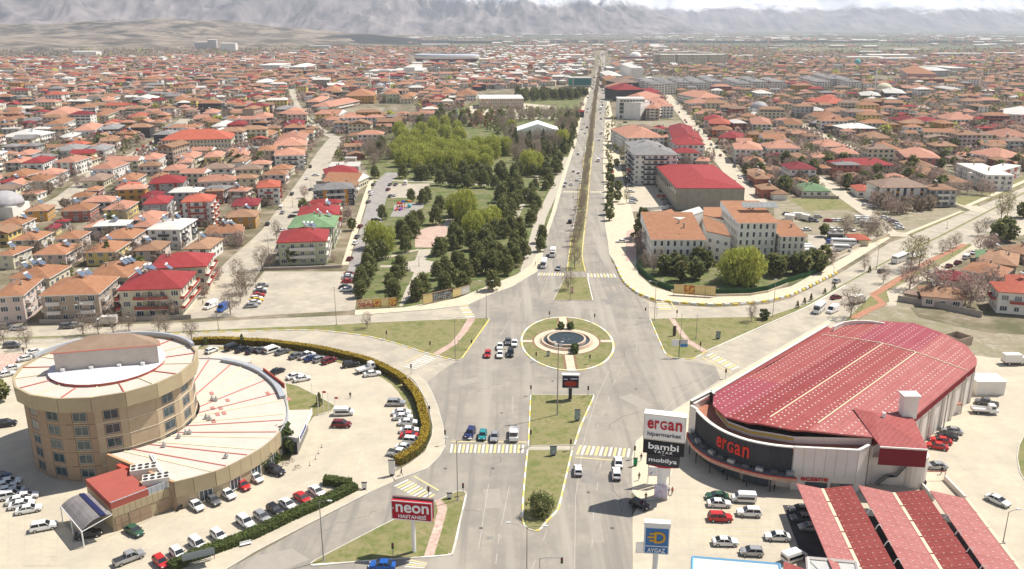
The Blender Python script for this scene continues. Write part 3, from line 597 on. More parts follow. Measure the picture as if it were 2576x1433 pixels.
b = MB(); b.tube((-1.05, .95, 1.75), (1.05, .95, 1.75), .36, 10, 0); TANK = b.mesh('tank', [m_tank], True)
b = MB(); b.tube((0, 0, 0), (0, 0, .9), .04, 4); b.loft([[(r*math.cos(a)-.1, -.15-r*.1, 1.1+r*math.sin(a)) for a in [i*math.pi/4 for i in range(8)]] for r in (.02, .42)]); DISH = b.mesh('satellite_dish', [m_tank])
def hip(b, w, d, z, rise, ov, style='hip', m=0, mt=1):
    x, y = w/2+ov, d/2+ov; t = .22
    b.box(-x, x, -y, y, z-.02, z+t, mt); z += t+.002
    A, B_, C, D = (-x, -y, z), (x, -y, z), (x, y, z), (-x, y, z)
    if style == 'flat': b.box(-x+.02, x-.02, -y+.02, y-.02, z, z+.25, m); return [(0, 0, z+.25)]
    if style == 'mono':
        E, F = (-x, y, z+rise), (x, y, z+rise); b.poly([A, B_, F, E], m); b.poly([B_, C, F], mt); b.poly([D, A, E], mt); b.poly([C, D, E, F], mt); return []
    if style == 'gable':
        E, F = (-x, 0, z+rise), (x, 0, z+rise); b.poly([A, B_, F, E], m); b.poly([C, D, E, F], m); b.poly([B_, C, F], mt); b.poly([D, A, E], mt)
    elif style == 'gabley':
        E, F = (0, -y, z+rise), (0, y, z+rise); b.poly([B_, C, F, E], m); b.poly([D, A, E, F], m); b.poly([A, B_, E], mt); b.poly([C, D, F], mt)
    else:
        if x >= y: r = x-y*.92; E, F = (-r, 0, z+rise), (r, 0, z+rise); b.poly([A, B_, F, E], m); b.poly([C, D, E, F], m); b.poly([B_, C, F], m); b.poly([D, A, E], m)
        else: r = y-x*.92; E, F = (0, -r, z+rise), (0, r, z+rise); b.poly([B_, C, F, E], m); b.poly([D, A, E, F], m); b.poly([A, B_, E], m); b.poly([C, D, F], m)
    return [E, F]
def roof_z(w, d, z, rise, ov, px, py):
    x, y = w/2+ov, d/2+ov; s = min(x, y)*.96
    return z+.22+rise*min(1, max(0, min(x-abs(px), y-abs(py))/s))
HB = []   # placed footprints, so that nothing is scattered into them
def house(P1, P2, P3, h, roof, wall, det=1, rise=None, style='hip', ov=.7, opt='', label=None, name=None, cat=None, group='houses and apartment blocks of the town'):
    pitch = rise
    A, B_ = g(P1, h), g(P2, h); C = g(P3, h+(rise if style == 'mono' and rise else 0))
    ux = (B_-A); w = ux.length; ux.normalize(); uy = Vector((-ux.y, ux.x, 0)); d = max(5.5, abs((C-B_).dot(uy)))
    c = A+ux*w/2+uy*d/2; c.z = 0
    return house_at(c, math.atan2(ux.y, ux.x), w-2*ov, d-2*ov, h, roof, wall, det, rise, style, ov, opt, label, name, cat, group)
FLW = {1: 'single-storey', 2: 'two-storey', 3: 'three-storey', 4: 'four-storey', 5: 'five-storey', 6: 'six-storey'}
def house_at(c, rz, w, d, h, roof, wall, det=1, rise=None, style='hip', ov=.7, opt='', label=None, name=None, cat=None, group='houses and apartment blocks of the town'):
    w = max(w, 4); d = max(d, 4)
    if rise is None: rise = min(w, d)*(.15 if roof in 'WG' else .195)
    if h < 1: h = 3
    fl = max(1, round((h-.3)/3.0)); name = name or ('apartment_block' if fl > 2 else 'house')
    R = empty(name, c, rz); HB.append((c.x, c.y, max(w, d)*.5))
    wm = WALL[wall][0]; rm = ROOF[roof][0]
    b = MB(); b.box(-w/2, w/2, -d/2, d/2, 0, h, 0)
    alt = ''
    if 's' in opt:   # darker or coloured vertical strips on the front
        am = WALL['k'][0] if 'k' in opt else (m_orangetrim if 'o' in opt else m_redtrim)
        for x in ((-.28, .28) if w < 20 else (-.36, -.13, .13, .36)):
            b.box(w*x-w*.055, w*x+w*.055, -d/2-.06, -d/2, .3, h-.02, 1)
        b.build('wall', [wm, am], R)
    else: b.build('wall', wm, R)
    b = MB(); hip(b, w, d, h, rise, ov if style != 'flat' else .25, style, 0, 1); b.build('roof', [rm, m_frame if roof in 'WPO' else ROOF[roof][0]], R)
    fh = h/fl
    faces = [(0, -d/2, 0, w, 1), (w/2, 0, math.pi/2, d, 0), (-w/2, 0, -math.pi/2, d, 0)]
    if 'P' in opt:
        for u in (-.36, -.15, .15, .36, 0):
            for k in range(fl):
                b = MB(); b.box(u*w-.75, u*w+.75, -d/2-.08, -d/2, k*fh+.25, k*fh+1.3); b.build('orange_panel', m_orangetrim if u and k else WALL['k'][0], R)
                b = MB(); b.box(u*w-.75, u*w+.75, -d/2-.07, -d/2, k*fh+1.3, (k+1)*fh+.25 if k < fl-1 else h-.1); b.build('window', m_glass, R)
        for k in range(1, fl): b = MB(); b.box(-w/2-1.4, -w/2, -d*.3, d*.1, k*fh-.1, k*fh+1.0); b.build('balcony', WALL['w'][0], R)
    if 'x' not in opt:
        if det >= 2:
            for fx, fy, r, Ln, front in faces:
                n = max(1, int(Ln/3.4)); bal = 'b' in opt
                if 'm' in opt: n = max(2, int(Ln/2.3))
                for k in range(fl):
                    for i in range(n):
                        u = (i+.5)/n-.5; x = u*Ln
                        mid = n >= 3 and abs(u) < .5/n*1.05+.01
                        kind = 'n' if rnd.random() < .55 else 'd'
                        if 'm' in opt: kind = 't'
                        if front and 'z' in opt and not mid: kind = 'd'
                        if Ln/n < 2.3: kind = 't' if Ln/n < 1.9 else 'n'
                        me = (WM if rnd.random() < .72 else WMC)[kind]; z = k*fh+.95
                        px, py = (x, fy) if r == 0 else (fx, x if fx > 0 else -x)
                        place(me, 'window', R, (px, py, z), r)
                # balconies
                if (front and ('B' in opt)) or (not front and ('b' in opt or 'B' in opt)):
                    spots = [-.3, .3] if Ln > 13 else [.0]
                    if 'C' in opt and front: spots = [0]
                    for k in range(0 if fl > 3 else 1, fl):
                        for u in spots:
                            bb = MB(); z = k*fh; bw = 2.0 if 'C' not in opt else Ln*.27; dp = 1.25
                            bb.box(-bw, bw, -dp, .0, z-.12, z+.04, 0)
                            for q in ((-bw, -bw+.07, -dp, 0), (bw-.07, bw, -dp, 0), (-bw+.07, bw-.07, -dp, -dp+.07)): bb.box(*q, z+.04, z+1.0, 1)
                            trim = m_redtrim if 'r' in opt else (WALL['k'][0] if 'k' in opt else (m_rail if 'w' not in opt else WALL['w'][0]))
                            o = bb.build('balcony', [WALL['w'][0], trim], R)
                            o.location = (u*Ln, fy, 0) if r == 0 else (fx, u*Ln, 0); o.rotation_euler = (0, 0, r)
            nch = 2 if w > 12 else 1
            for i in range(nch):
                x = rnd.uniform(-.3, .3)*w; y = rnd.uniform(-.18, .18)*d; place(CHIM, 'chimney', R, (x, y, roof_z(w, d, h, rise, ov, x, y)+.1 if style == 'hip' else h+.7+rise*.5))
            if 'S' in opt and style == 'hip':
                for i in range(opt.count('S')):
                    x = rnd.uniform(-.32, .36)*w; y = rnd.uniform(-.05, .3)*d; z = roof_z(w, d, h, rise, ov, x, y)+.45
                    o = place(SOLAR, 'solar_heater', R, (x, y, z-.1), 1.57-rz+rnd.uniform(-.15, .15)); place(TANK, 'tank', o)
                x = rnd.uniform(-.3, .3)*w; place(DISH, 'satellite_dish', R, (x, 0, h+rise*.7))
        else:
            b = MB()
            for fx, fy, r, Ln, front in faces:
                n = max(1, int(Ln/3.3))
                for k in range(fl):
                    for i in range(n):
                        u = ((i+.5)/n-.5)*Ln; z = k*fh+1.0; q = .75 if rnd.random() < .6 else 1.15
                        if r == 0: b.box(u-q, u+q, fy-.07, fy+.01, z, z+1.35, 0)
                        else:
                            x0, x1 = (fx-.01, fx+.07) if fx > 0 else (fx-.07, fx+.01); b.box(x0, x1, u-q, u+q, z, z+1.35, 0)
            if b.f: stuff(b.build('window', m_glass, R))
            if 'B' in opt or 'b' in opt or rnd.random() < .45:
                bmt = WALL['w'][0] if rnd.random() < .7 else m_rail
                for k in range(1, fl):
                    bb = MB(); bb.box(-w*.22, w*.22, -d/2-1.1, -d/2, k*fh-.1, k*fh+.9, 0); bb.build('balcony', bmt, R)
                    if w > 9: bb = MB(); bb.box(w/2, w/2+1.0, -d*.25, d*.25, k*fh-.1, k*fh+.9, 0); bb.build('balcony', bmt, R)
            if rnd.random() < .8:
                x = rnd.uniform(-.3, .3)*w; place(CHIM, 'chimney', R, (x, 0, h+rise*.9))
            if rnd.random() < .35 and style == 'hip':
                x = rnd.uniform(-.3, .3)*w; y = -.12*d; o = place(SOLAR, 'solar_heater', R, (x, y, roof_z(w, d, h, rise, ov, x, y)+.35), 1.57-rz); place(TANK, 'tank', o)
    words = f"{ROOF[roof][1]}-roofed {WALL[wall][1]} {FLW.get(fl, 'tall')} {'house' if fl < 3 else 'block'}"
    if label: tag(R, label, cat or 'building', group)
    else: later(R, words, cat or ('house' if fl < 3 else 'apartment block'), group)
    return R
def HL(t, s, **k):
    for ln in s.strip().split('\n'):
        q = ln.split('#')[0].split()
        if len(q) < 6: continue
        p = [tuple(map(float, x.split(','))) for x in q[:3]]
        house(*[T(t, *x) for x in p], float(q[3])*(1 if t in ('a2', 't2') else .75), q[4][0], q[4][1], int(q[5]), style={'m': 'mono', 'f': 'flat', 'g': 'gable', 'h': 'hip', 'y': 'gabley'}[q[6]] if len(q) > 6 else 'hip', opt=q[7] if len(q) > 7 else '', **k)
# ---------------------------------------------------------------- the near town, house by house
HL('a0', '''
1490,1280 2080,1255 2190,1120 13 Rc 2 h BCr
60,1378 500,1375 730,1245 10 Oc 2 h SSS
830,1372 1290,1366 1470,1208 10 Oc 2 h SSS
-60,1142 130,1145 260,1055 7 Oc 2 h bS
315,1140 665,1135 790,1030 7 Op 2 h bS
830,1115 1165,1110 1280,1005 7 Oy 2 h bS
1335,1100 1610,1095 1740,1000 7 Tp 2 h SS
1835,1080 2110,1080 2205,970 7 Tw 2 h S
2070,930 2450,910 2500,850 7 Oc 2 h SS
95,995 385,990 525,905 7 Oc 2 h bS
540,980 800,975 895,900 7 Op 2 h b
1000,980 1340,975 1450,880 7 Op 2 h bS
1460,885 1815,885 1895,775 11 Ww 2 h BkSS
-60,840 225,835 325,765 7 Ow 2 h bS
1305,790 1590,785 1675,705 7 Pc 2 h
820,865 1090,860 1220,790 4.5 Pp 2 h S
225,705 480,695 560,635 6.5 To 2 h S
590,700 910,690 980,625 7 Ob 2 h S
1020,685 1275,680 1365,600 6.5 Py 2 h S
1425,630 1690,620 1775,545 11 Rg 2 h B
1810,610 2130,600 2200,535 15 Vw 2 h BsrC
1400,560 1600,555 1670,500 8 Dg 1 h S
1490,425 1850,410 1905,350 11 Rg 2 h bs
1985,405 2380,385 2430,340 9 Pp 2 h b
2250,765 2580,755 2650,690 7 To 2 h S
2060,500 2250,495 2330,475 9 Tb 2 h b
705,560 930,550 975,510 7 Ow 2 h b
840,495 1000,490 1060,450 7 Ob 2 h b
1150,480 1380,470 1435,410 7 Vt 2 h bS
195,400 465,395 560,340 7 Ow 2 h b
340,330 590,325 650,280 8 Pw 2 h b
200,215 435,210 510,155 10 Rw 2 h Bk
525,205 760,205 840,150 11 Pw 2 h sb
760,195 900,195 950,155 8 Oc 1 h
885,270 1140,270 1220,205 10 Pw 2 h bz
1150,390 1380,385 1430,325 7 Ow 2 h S
1390,180 1600,175 1650,125 10 Pw 2 h sb
1750,160 1960,160 1995,110 8 Pc 1 h
1780,210 1930,205 1970,170 9 Pp 1 h b
2040,155 2230,150 2280,100 9 Py 2 h Bk
1965,290 2200,290 2265,230 6.5 Ow 2 h
1625,290 1840,285 1880,235 7 Pc 2 h
1500,370 1640,366 1735,312 6 Oc 1 h
500,90 800,85 845,35 9 Gw 2 h sB
830,90 1060,85 1110,35 9 Gw 2 h sB
805,395 1050,390 1100,330 5 Bc 1 h b
-40,410 180,410 210,360 7 Rt 1 h S
10,345 270,345 330,290 6.5 Oc 1 h S
2320,650 2600,640 2650,570 7 Dc 2 h
2320,202 2470,200 2500,150 6 Tw 1 h
2325,140 2500,135 2520,95 6 Pc 1 h
95,45 240,42 290,10 7 Ob 1 h
280,62 420,60 480,25 7 Oy 1 h
110,132 300,130 350,88 7 Pc 1 h
30,210 210,208 270,160 7 Pg 1 h
-40,130 70,130 110,100 7 Oc 1 h
440,880 570,875 640,830 4 Dy 2 y
590,805 620,805 640,790 4 Rg 1 h
2180,815 2330,810 2360,790 3 Tg 1 f x
''')
HL('b0', '''
1165,65 1830,45 1965,-129 12.5 Rc 2 h BCrSSSS
375,120 1000,100 1225,-79 11.5 Ot 2 h BSS
-80,132 240,115 480,-60 11.5 Op 2 h bS
''')
HL('a1', '''
0,465 245,455 285,390 12 Vw 2 h Br
175,140 495,130 545,80 12 Pw 2 h BkC
10,90 200,85 205,45 8 Oc 1 h
160,42 505,34 525,-15 8 Pc 2 h
690,325 1040,310 1085,255 9 Rp 2 h b
715,255 1040,250 1065,200 9 Wt 2 f
660,400 1010,412 990,340 6 Oc 1 g
595,490 1000,470 1020,412 11 Gk 2 h BosC
410,750 840,735 875,640 12 Rc 2 h SbSr
310,870 790,860 830,745 12 Nn 2 h SSb
200,1018 715,1000 780,880 12 Rn 2 h BCSSSb
135,275 350,275 400,240 6 Oc 2 h
130,330 280,330 330,290 5 Ow 1 g
520,620 840,620 800,585 10 Rc 1 h SS
880,165 1010,165 1020,160 12 Wt 1 f x
''')
HL('b3', '''
1540,120 2000,160 2080,60 4.5 Tp 2 h S
2310,75 2900,120 2900,20 9.4 Vw 2 h BrC
1350,100 1530,130 1560,100 3 Bt 1 f x
''')
HL('a3', '''
0,65 340,65 380,20 9 Pw 2 h B
215,275 505,275 490,222 12 Dw 2 h
700,240 1285,235 1255,188 8 Rt 2 h m
1140,463 1640,460 1555,392 12 Bw 2 h xP
330,495 640,497 600,432 4 Nw 2 h
1880,215 2190,338 2380,300 11 Ww 2 f B
2210,338 2560,240 2420,200 9 Ww 2 f Bs
690,118 930,122 940,75 8 Pw 2 h
540,48 820,45 760,0 7 Pw 2 h
1990,105 2330,165 2400,110 8 Pw 1 h
1380,152 1750,165 1700,95 8 Pq 2 h
1500,285 1790,290 1700,200 4 Tc 1 h
1590,335 1830,335 1750,270 4 Tc 1 h
1830,410 2065,410 1990,340 5 Tc 2 h S
820,390 1080,390 1000,325 4.5 Tc 2 h
890,492 1080,497 1060,442 4.5 Vw 2 h
1160,392 1480,398 1430,345 5 Pp 1 h
0,372 140,367 90,318 5 Ow 2 h
45,527 215,527 175,480 4 Tw 2 h x
0,485 130,485 100,425 4.5 Oc 2 h
300,165 440,165 410,118 5 Tc 1 h
60,170 250,170 220,125 5 Dc 1 h
500,160 690,160 640,120 5 Tp 1 h
1060,85 1390,85 1370,40 6 Ot 1 h
1750,68 1920,68 1890,30 6 Tb 1 h
2110,1205 2520,1255 2600,1140 4.5 Tt 2 h S
1930,1290 2360,1365 2420,1270 4.5 Ot 2 h
1730,1385 2080,1410 2030,1320 5 Dp 2 h
2290,1065 2620,1150 2650,1060 4.5 Tt 2 h
2090,1160 2290,1180 2350,1110 4 Nc 1 h
2380,1440 2700,1480 2700,1370 5 Vp 1 h
840,985 1040,990 1010,935 3.5 Vc 1 h x
605,935 780,940 770,925 3 Gk 1 f
180,745 245,750 260,740 3.2 Ww 1 f x
540,265 660,265 650,235 5 Ot 1 h
''')
HL('a2', '''
1220,132 1680,132 1640,62 17 Gw 2 h BkC
1200,60 1560,58 1500,0 14 Gw 1 h
1650,27 1950,27 1900,-20 12 Rw 2 h b
2235,72 2530,80 2470,20 9 Pw 2 h B
1395,985 1960,988 1960,800 10 Ow 2 m m
2270,818 2690,818 2690,660 13 Ow 2 m m
2700,955 2975,955 2850,830 8.5 Ow 2 m m
2340,195 2540,200 2500,160 4 Ot 1 h
2380,320 2560,325 2500,280 4 Tt 1 h
2450,375 2620,375 2560,315 4.5 Tb 1 h
2500,480 2700,480 2640,435 4.5 Tb 1 h
1840,190 1990,195 1950,165 4 Pt 1 h
''')
HL('t2', '''
1155,1395 1545,1390 1545,1300 11 Pw 2 h b
1150,1330 1480,1300 1500,1260 9 Bw 1 h
1620,1420 1930,1425 1850,1330 12 Rw 2 h Bb
1580,1340 1830,1345 1790,1275 12 Dw 2 h Bb
1075,1000 1350,1010 1330,960 10 Pw 1 h
1340,1095 1490,1098 1500,1050 11 Pt 1 h B
1480,1075 1635,1075 1610,1030 11 Pw 1 h b
1060,912 1335,906 1320,880 13 Rk 1 h
1080,1030 1300,1040 1290,1015 16 Ww 1 f x
1890,990 2130,985 2080,940 9 Pw 1 h B
1770,1045 2020,1045 1990,1025 7 Pw 1 h
2020,1045 2190,1045 2150,1005 9 Oc 1 h
1925,1210 2130,1215 2100,1180 7 Rp 1 h
1980,1250 2200,1255 2160,1215 8 Vb 1 h
2010,1310 2220,1315 2200,1290 6 Or 1 h
2225,1245 2370,1245 2350,1215 7 Wb 1 h
2070,1390 2310,1400 2250,1350 5 Rb 1 h
2410,1255 2620,1260 2580,1200 8 Pw 1 h B
1410,1030 1580,1030 1540,1000 9 Pp 1 h
1365,935 1510,935 1480,905 9 Rp 1 h
1370,980 1530,980 1500,950 9 Rp 1 h
1060,890 1270,885 1250,860 9 Pw 1 h
950,810 1100,810 1120,780 11 Oo 1 h
1060,838 1280,835 1280,810 13 Bk 1 h
950,768 1115,768 1110,730 10 Ww 1 h
960,690 1040,690 1030,672 9 Wg 1 f
1200,690 1330,690 1320,645 22 Ww 1 f x
1045,665 1150,665 1140,640 11 Pw 1 h
2470,945 2640,945 2610,925 8 Ww 1 h B
''')
HL('t0', '''
1615,1420 2330,1402 2360,1350 13 Vc 2 h m
0,1305 200,1300 180,1290 9 Wg 1 f B
-30,1385 350,1385 300,1335 9 Ww 1 h B
180,1225 440,1222 430,1200 7 Gg 1 h
410,1165 720,1158 690,1110 11 Pw 1 h b
430,1260 640,1255 600,1205 10 Ow 1 h b
730,1322 960,1315 900,1260 10 Pw 1 h b
980,1310 1190,1305 1190,1265 9 Gk 1 h B
570,1392 730,1388 700,1345 8 Ww 1 h B
1210,1320 1340,1318 1330,1260 6 Rt 1 h
1625,1290 1820,1288 1800,1255 9 Gb 1 h b
1530,1362 1750,1360 1720,1325 10 Gk 1 h b
890,1175 1060,1172 1050,1120 8 Oc 1 h
1260,1185 1420,1183 1400,1150 9 Vb 1 h B
1340,1005 1575,1000 1550,975 8 Wk 1 h B
2060,1075 2220,1073 2200,1040 8 Ow 1 h B
2030,1145 2180,1143 2160,1115 9 Pw 1 h b
2120,1280 2260,1278 2250,1225 9 Ww 1 h B
1000,985 1140,983 1110,960 9 Ow 1 h
1030,1020 1170,1015 1140,985 9 Pw 1 h b
''')
HL('t1', '''
895,970 1190,968 1180,935 12 Oo 1 h
1300,952 1450,950 1440,918 14 On 1 h
1450,978 1585,978 1570,945 9 On 1 h
545,1075 750,1080 690,1010 8 Pt 1 h
490,1030 640,1030 600,985 8 Pt 1 h
205,1150 420,1150 400,1110 7 Pk 1 h B
190,1108 390,1105 370,1080 7 Gk 1 h B
700,920 855,918 840,880 11 Ow 1 h s
720,865 905,862 890,838 9 Wk 1 f B
910,865 1090,862 1080,835 9 Ob 1 h b
2240,1000 2700,998 2700,960 14 Wt 2 f m
1855,945 2000,945 1990,915 9 Ow 1 h
2000,960 2220,960 2200,925 9 Ow 1 h
0,765 120,760 110,740 9 Ow 1 h
0,835 200,832 180,815 10 Ww 1 h B
270,1265 480,1262 470,1225 7 Dc 1 h
0,1370 165,1368 160,1325 7 Ow 1 h
205,1410 495,1405 470,1350 9 Pc 1 h
605,1170 830,1170 810,1125 6 Pw 1 g
0,1195 180,1190 160,1150 8 Pk 1 h B
1115,722 1370,722 1360,700 8 Wc 1 f
1365,715 1680,715 1670,690 13 Ww 2 f m
1480,685 1600,685 1600,650 20 Ww 1 f x
20,660 240,660 240,640 14 Ww 1 f
330,680 490,680 480,655 12 Wg 1 h
''')
HL('t3', '''
470,1005 610,1010 760,975 9 Vw 1 h
590,1050 865,1045 840,1005 9 Vk 1 h B
450,1120 625,1120 600,1090 7 Ww 1 h
500,1190 785,1190 770,1155 8 Oc 1 h
760,1300 1105,1298 1080,1265 9 Wk 2 h Bs
1340,1230 1600,1230 1580,1195 9 Dw 1 h
1600,1225 1760,1225 1740,1195 9 Rw 1 h
1815,1210 2160,1210 2140,1175 8 Pw 1 h
165,1255 360,1260 330,1215 9 Oc 1 h
1405,745 1705,750 1690,705 16 Oq 2 h m
1665,715 1830,712 1820,685 14 Wg 1 h
1835,690 2020,690 2010,665 14 Ww 1 f B
930,965 1140,970 1120,940 10 Wk 1 h B
1175,940 1395,945 1380,910 12 Wk 1 h B
1500,905 1690,905 1680,885 9 Pw 1 h B
1830,905 1960,905 1950,880 8 Wg 1 h
1200,1110 1310,1110 1300,1080 6 Dq 1 h
2360,1150 2700,1165 2700,1110 9 Ww 1 h B
1800,1340 2000,1345 1960,1310 5 Tk 1 h
2340,1385 2700,1390 2700,1340 6 Pb 1 h
985,1400 1280,1400 1250,1360 5 Tt 1 h
''')
def flag_panels(): pass
# ---------------------------------------------------------------- big concrete hall with a red hipped roof
HallR = house(T('a2', 1652, 466), T('a2', 2345, 468), T('a2', 2150, 228), 10.8, 'R', 'g', 1, rise=2.6, ov=.3, opt='x', label='big concrete hall with red hipped sheet roof beside its parked cars', name='market_hall', cat='hall', group=None)
hw = [o for o in HallR.children if o.name.startswith('wall')][0]; hw.data.materials[0] = M('raw_concrete', (.30, .275, .22), (.36, .33, .27), .4, .9, bump=.2)
xs = [v.co.x for v in hw.data.vertices]; ys = [v.co.y for v in hw.data.vertices]
for i in range(7):
    x = xs and min(xs)+(max(xs)-min(xs))*i/6; b = MB(); b.box(x-.25, x+.25, min(ys)-.14, min(ys)-.0, 0, 10.7); b.build('wall_pier', M('raw_concrete'), HallR)
for i in range(12):
    y = min(ys)+(max(ys)-min(ys))*(i+.5)/12; b = MB(); b.box(min(xs)-.06, min(xs), y-1.6, y+1.6, 6.5, 9.5); b.build('window', m_glass, HallR)
# joining roofs of the white school
m_sw = WALL['w'][0]
def polyhouse(name, ppts, h, roofm, wallm_, label, cat, slope=None, thick=.3, win=0):
    P = [g(p, h) for p in ppts]; c = sum(P, Vector())/len(P); c.z = 0
    R = empty(name, c); q = [(p.x-c.x, p.y-c.y) for p in P]
    a = sum(q[i-1][0]*q[i][1]-q[i][0]*q[i-1][1] for i in range(len(q)))
    if a < 0: q.reverse()
    b = MB(); b.prism(q, 0, h, 0); b.build('wall', wallm_, R)
    zf = (lambda x, y: h+.3) if not slope else (lambda x, y: h+.3+max(0, x*slope[0]+y*slope[1]+slope[2]))
    b = MB(); qq = [(x*1.03, y*1.03) for x, y in q]; top = [(x, y, zf(x, y)) for x, y in qq]
    b.poly(top, 0); n = len(qq)
    for i in range(n): j = (i+1) % n; b.poly([(*qq[i], h-.05), (*qq[j], h-.05), top[j], top[i]], 0)
    b.build('roof', roofm, R); HB.append((c.x, c.y, 12))
    if win:
        for i in range(n):
            A, B_ = Vector(q[i]), Vector(q[(i+1) % n]); d = B_-A; L_ = d.length
            if L_ < 4: continue
            d.normalize(); nn = Vector((d.y, -d.x)); r = math.atan2(d.y, d.x); k = int(L_/3)
            for f in range(int(h//3)):
                for j in range(k):
                    p = A+d*(L_*(j+.5)/k)+nn*.02; place(WM['n'], 'window', R, (p.x, p.y, f*3.1+1), r)
    tag(R, label, cat); return R
polyhouse('school_wing', TP('a2', 1960, 900, 2200, 950, 2200, 955, 2130, 830, 1935, 745, 1925, 800), 11, ROOF['O'][0], m_sw, 'narrow white school wing with curved orange roof between the two large ones', 'school', win=1)
polyhouse('school_wing', TP('a2', 1370, 740, 1600, 680, 1700, 770, 1920, 785, 1430, 800, 1430, 880, 1390, 890), 9, ROOF['O'][0], m_sw, 'low orange-roofed rear wing of the white school next to the tall fir', 'school')
polyhouse('school_wing', TP('a2', 1590, 740, 1880, 655, 1920, 700, 1690, 780, 1600, 755), 13, M('pale_sheet', (.66, .63, .58), (.6, .57, .52), .5), m_sw, 'pale raised stair hall with slanting sheet roof behind the school', 'school')
polyhouse('school_wing', TP('a2', 1930, 735, 2210, 800, 2200, 660, 1930, 660), 9, ROOF['O'][0], m_sw, 'orange-roofed link building at the back of the school yard', 'school')
b = MB(); sp = empty('solar_panel_rack', g(T('a2', 2460, 660), 16)); 
for i in range(9): b = MB(); b.box(i*1.6-6, i*1.6-4.6, -2.2, 2.2, 0, .12, 0, Matrix.Rotation(.35, 4, 'X')); b.build('solar_panel', M('pale_panel', (.27, .29, .29), rough=.25), sp)
sp.location.z = 17.2; tag(sp, 'row of tilted solar panels on the orange school roof', 'solar panels')
# ---------------------------------------------------------------- glass office, teal shop, stadium, mosque, white tent, grey rows, cream towers
o = MB(); G0 = empty('glass_office', g(T('t2', 1195, 1200)))
w = 25; b = MB(); b.box(-w/2, w/2, 0, 18, 0, 19); b.build('wall', WALL['w'][0], G0)
m_gg = M('green_curtain_glass', (.035, .075, .055), (.06, .11, .08), .6, rough=.15, spec=.6)
for i in range(3): b = MB(); b.box(-w/2+1.2, w/2-1.2, -.12, 0, 5.2+i*3.6, 8.3+i*3.6); b.build('window_band', m_gg, G0)
for i in range(8): b = MB(); x = -w/2+1.7+i*3.05; b.box(x, x+2.3, -.1, 0, .5, 3.6); b.build('window', m_gg, G0); b = MB(); b.box(x, x+2.3, -.1, 0, 16.3, 18); b.build('window', m_gg, G0)
b = MB(); b.box(-w/2-.6, w/2+.6, -.8, 19, 19, 19.6); b.build('roof', ROOF['W'][0], G0)
tag(G0, 'white office with bands of green glass right of the avenue', 'office'); HB.append((G0.location.x, G0.location.y+9, 16))
G0 = empty('teal_shop', g(T('t2', 690, 880))); b = MB(); b.box(-16, 16, 0, 20, 0, 13); b.build('wall', WALL['g'][0], G0)
b = MB(); b.box(-10, 15, -.15, 0, 3, 12); b.build('window_band', M('teal_glass', (.03, .16, .15), rough=.2), G0); b = MB(); b.loft([[(-18+x*1.4, -1, z) for x, z in ((0, 3), (4, 3), (4, 12), (0, 12))], [(-17+x*1.4, 6, z) for x, z in ((0, 3), (4, 3), (4, 12), (0, 12))]]); b.build('sign_tower', M('teal_panel', (.02, .27, .17), rough=.5), G0)
b = MB(); b.box(-16.5, 16.5, -.5, 20, 13, 13.7); b.build('roof', ROOF['W'][0], G0); tag(G0, 'shop building with bright teal corner left of the avenue', 'shop')
# stadium
st = empty('stadium', g((1120, 160))); r1, r2 = 118, 74
def dish(name, rings, mat):
    b = MB(); n = 56; b.loft([[(a*math.cos(2*math.pi*i/n), 70+bb_*math.sin(2*math.pi*i/n), z) for i in range(n)] for a, bb_, z in rings], 0, False); b.build(name, mat, st)
dish('lower_wall', [(100, 66, 0), (106, 70, 9)], M('stadium_dark', (.08, .08, .11))); dish('red_band', [(107, 71, 8), (110, 73, 11)], M('stadium_red', (.30, .05, .06)))
dish('white_band', [(110, 73, 11), (111, 74, 17)], WALL['w'][0]); dish('roof', [(111, 74, 17), (108, 71, 21), (86, 52, 23), (85, 51, 20)], M('stadium_roof', (.45, .46, .5)))
st.scale = (.72, .72, .9); tag(st, 'oval football stadium with grey ring roof and dark red band', 'stadium')
def dome(name, base, r, body, minaret, label, mat, squat=.75):
    R = empty(name, g(base)); b = MB(); b.box(-body/2, body/2, -body/2, body/2, 0, body*.4); b.build('hall', WALL['w'][0], R)
    b = MB(); n = 20; b.loft([[(r*math.cos(t)*math.cos(2*math.pi*i/n), r*math.cos(t)*math.sin(2*math.pi*i/n), body*.4+r*squat*math.sin(t)) for i in range(n)] for t in [k*math.pi/2/7 for k in range(7)]+[1.55]]); b.build('dome', mat, R, smooth=True)
    for x, h in minaret:
        b = MB(); b.tube((x, 0, 0), (x, 0, h*.85), 1.1, 8); b.tube((x, 0, h*.6), (x, 0, h*.63), 1.9, 8); b.tube((x, 0, h*.85), (x, 0, h), 1.1, 8, r2=.05); b.build('minaret', WALL['w'][0], R)
    tag(R, label, 'mosque'); HB.append((R.location.x, R.location.y, body*.7)); return R
m_dome = M('grey_dome', (.42, .40, .40), (.34, .33, .34), .5, .5); m_domew = M('white_dome', (.78, .77, .74))
dome('mosque', (18, 545), 8.5, 15, [], 'mosque with grey dome and white hall at the left edge', m_dome)
dome('mosque', T('t1', 1250, 935), 8, 17, [(-13, 30), (13, 26)], 'pale mosque with two minarets behind the green-walled block', m_dome)
dome('mosque', T('t2', 2480, 1165), 9, 18, [], 'mosque with silver dome among trees right of the office street', m_dome)
dome('mosque', T('t3', 1160, 960), 10, 20, [(-12, 36)], 'cream mosque with one tall minaret in the right neighbourhood', WALL['c'][0])
R = empty('mosque', g(T('t2', 1240, 620))); b = MB(); n = 24; b.loft([[(15*math.cos(t)*math.cos(2*math.pi*i/n), 15*math.cos(t)*math.sin(2*math.pi*i/n), 10+13*math.sin(t)) for i in range(n)] for t in [k*math.pi/2/7 for k in range(7)]+[1.55]]); b.build('dome', m_domew, R, smooth=True)
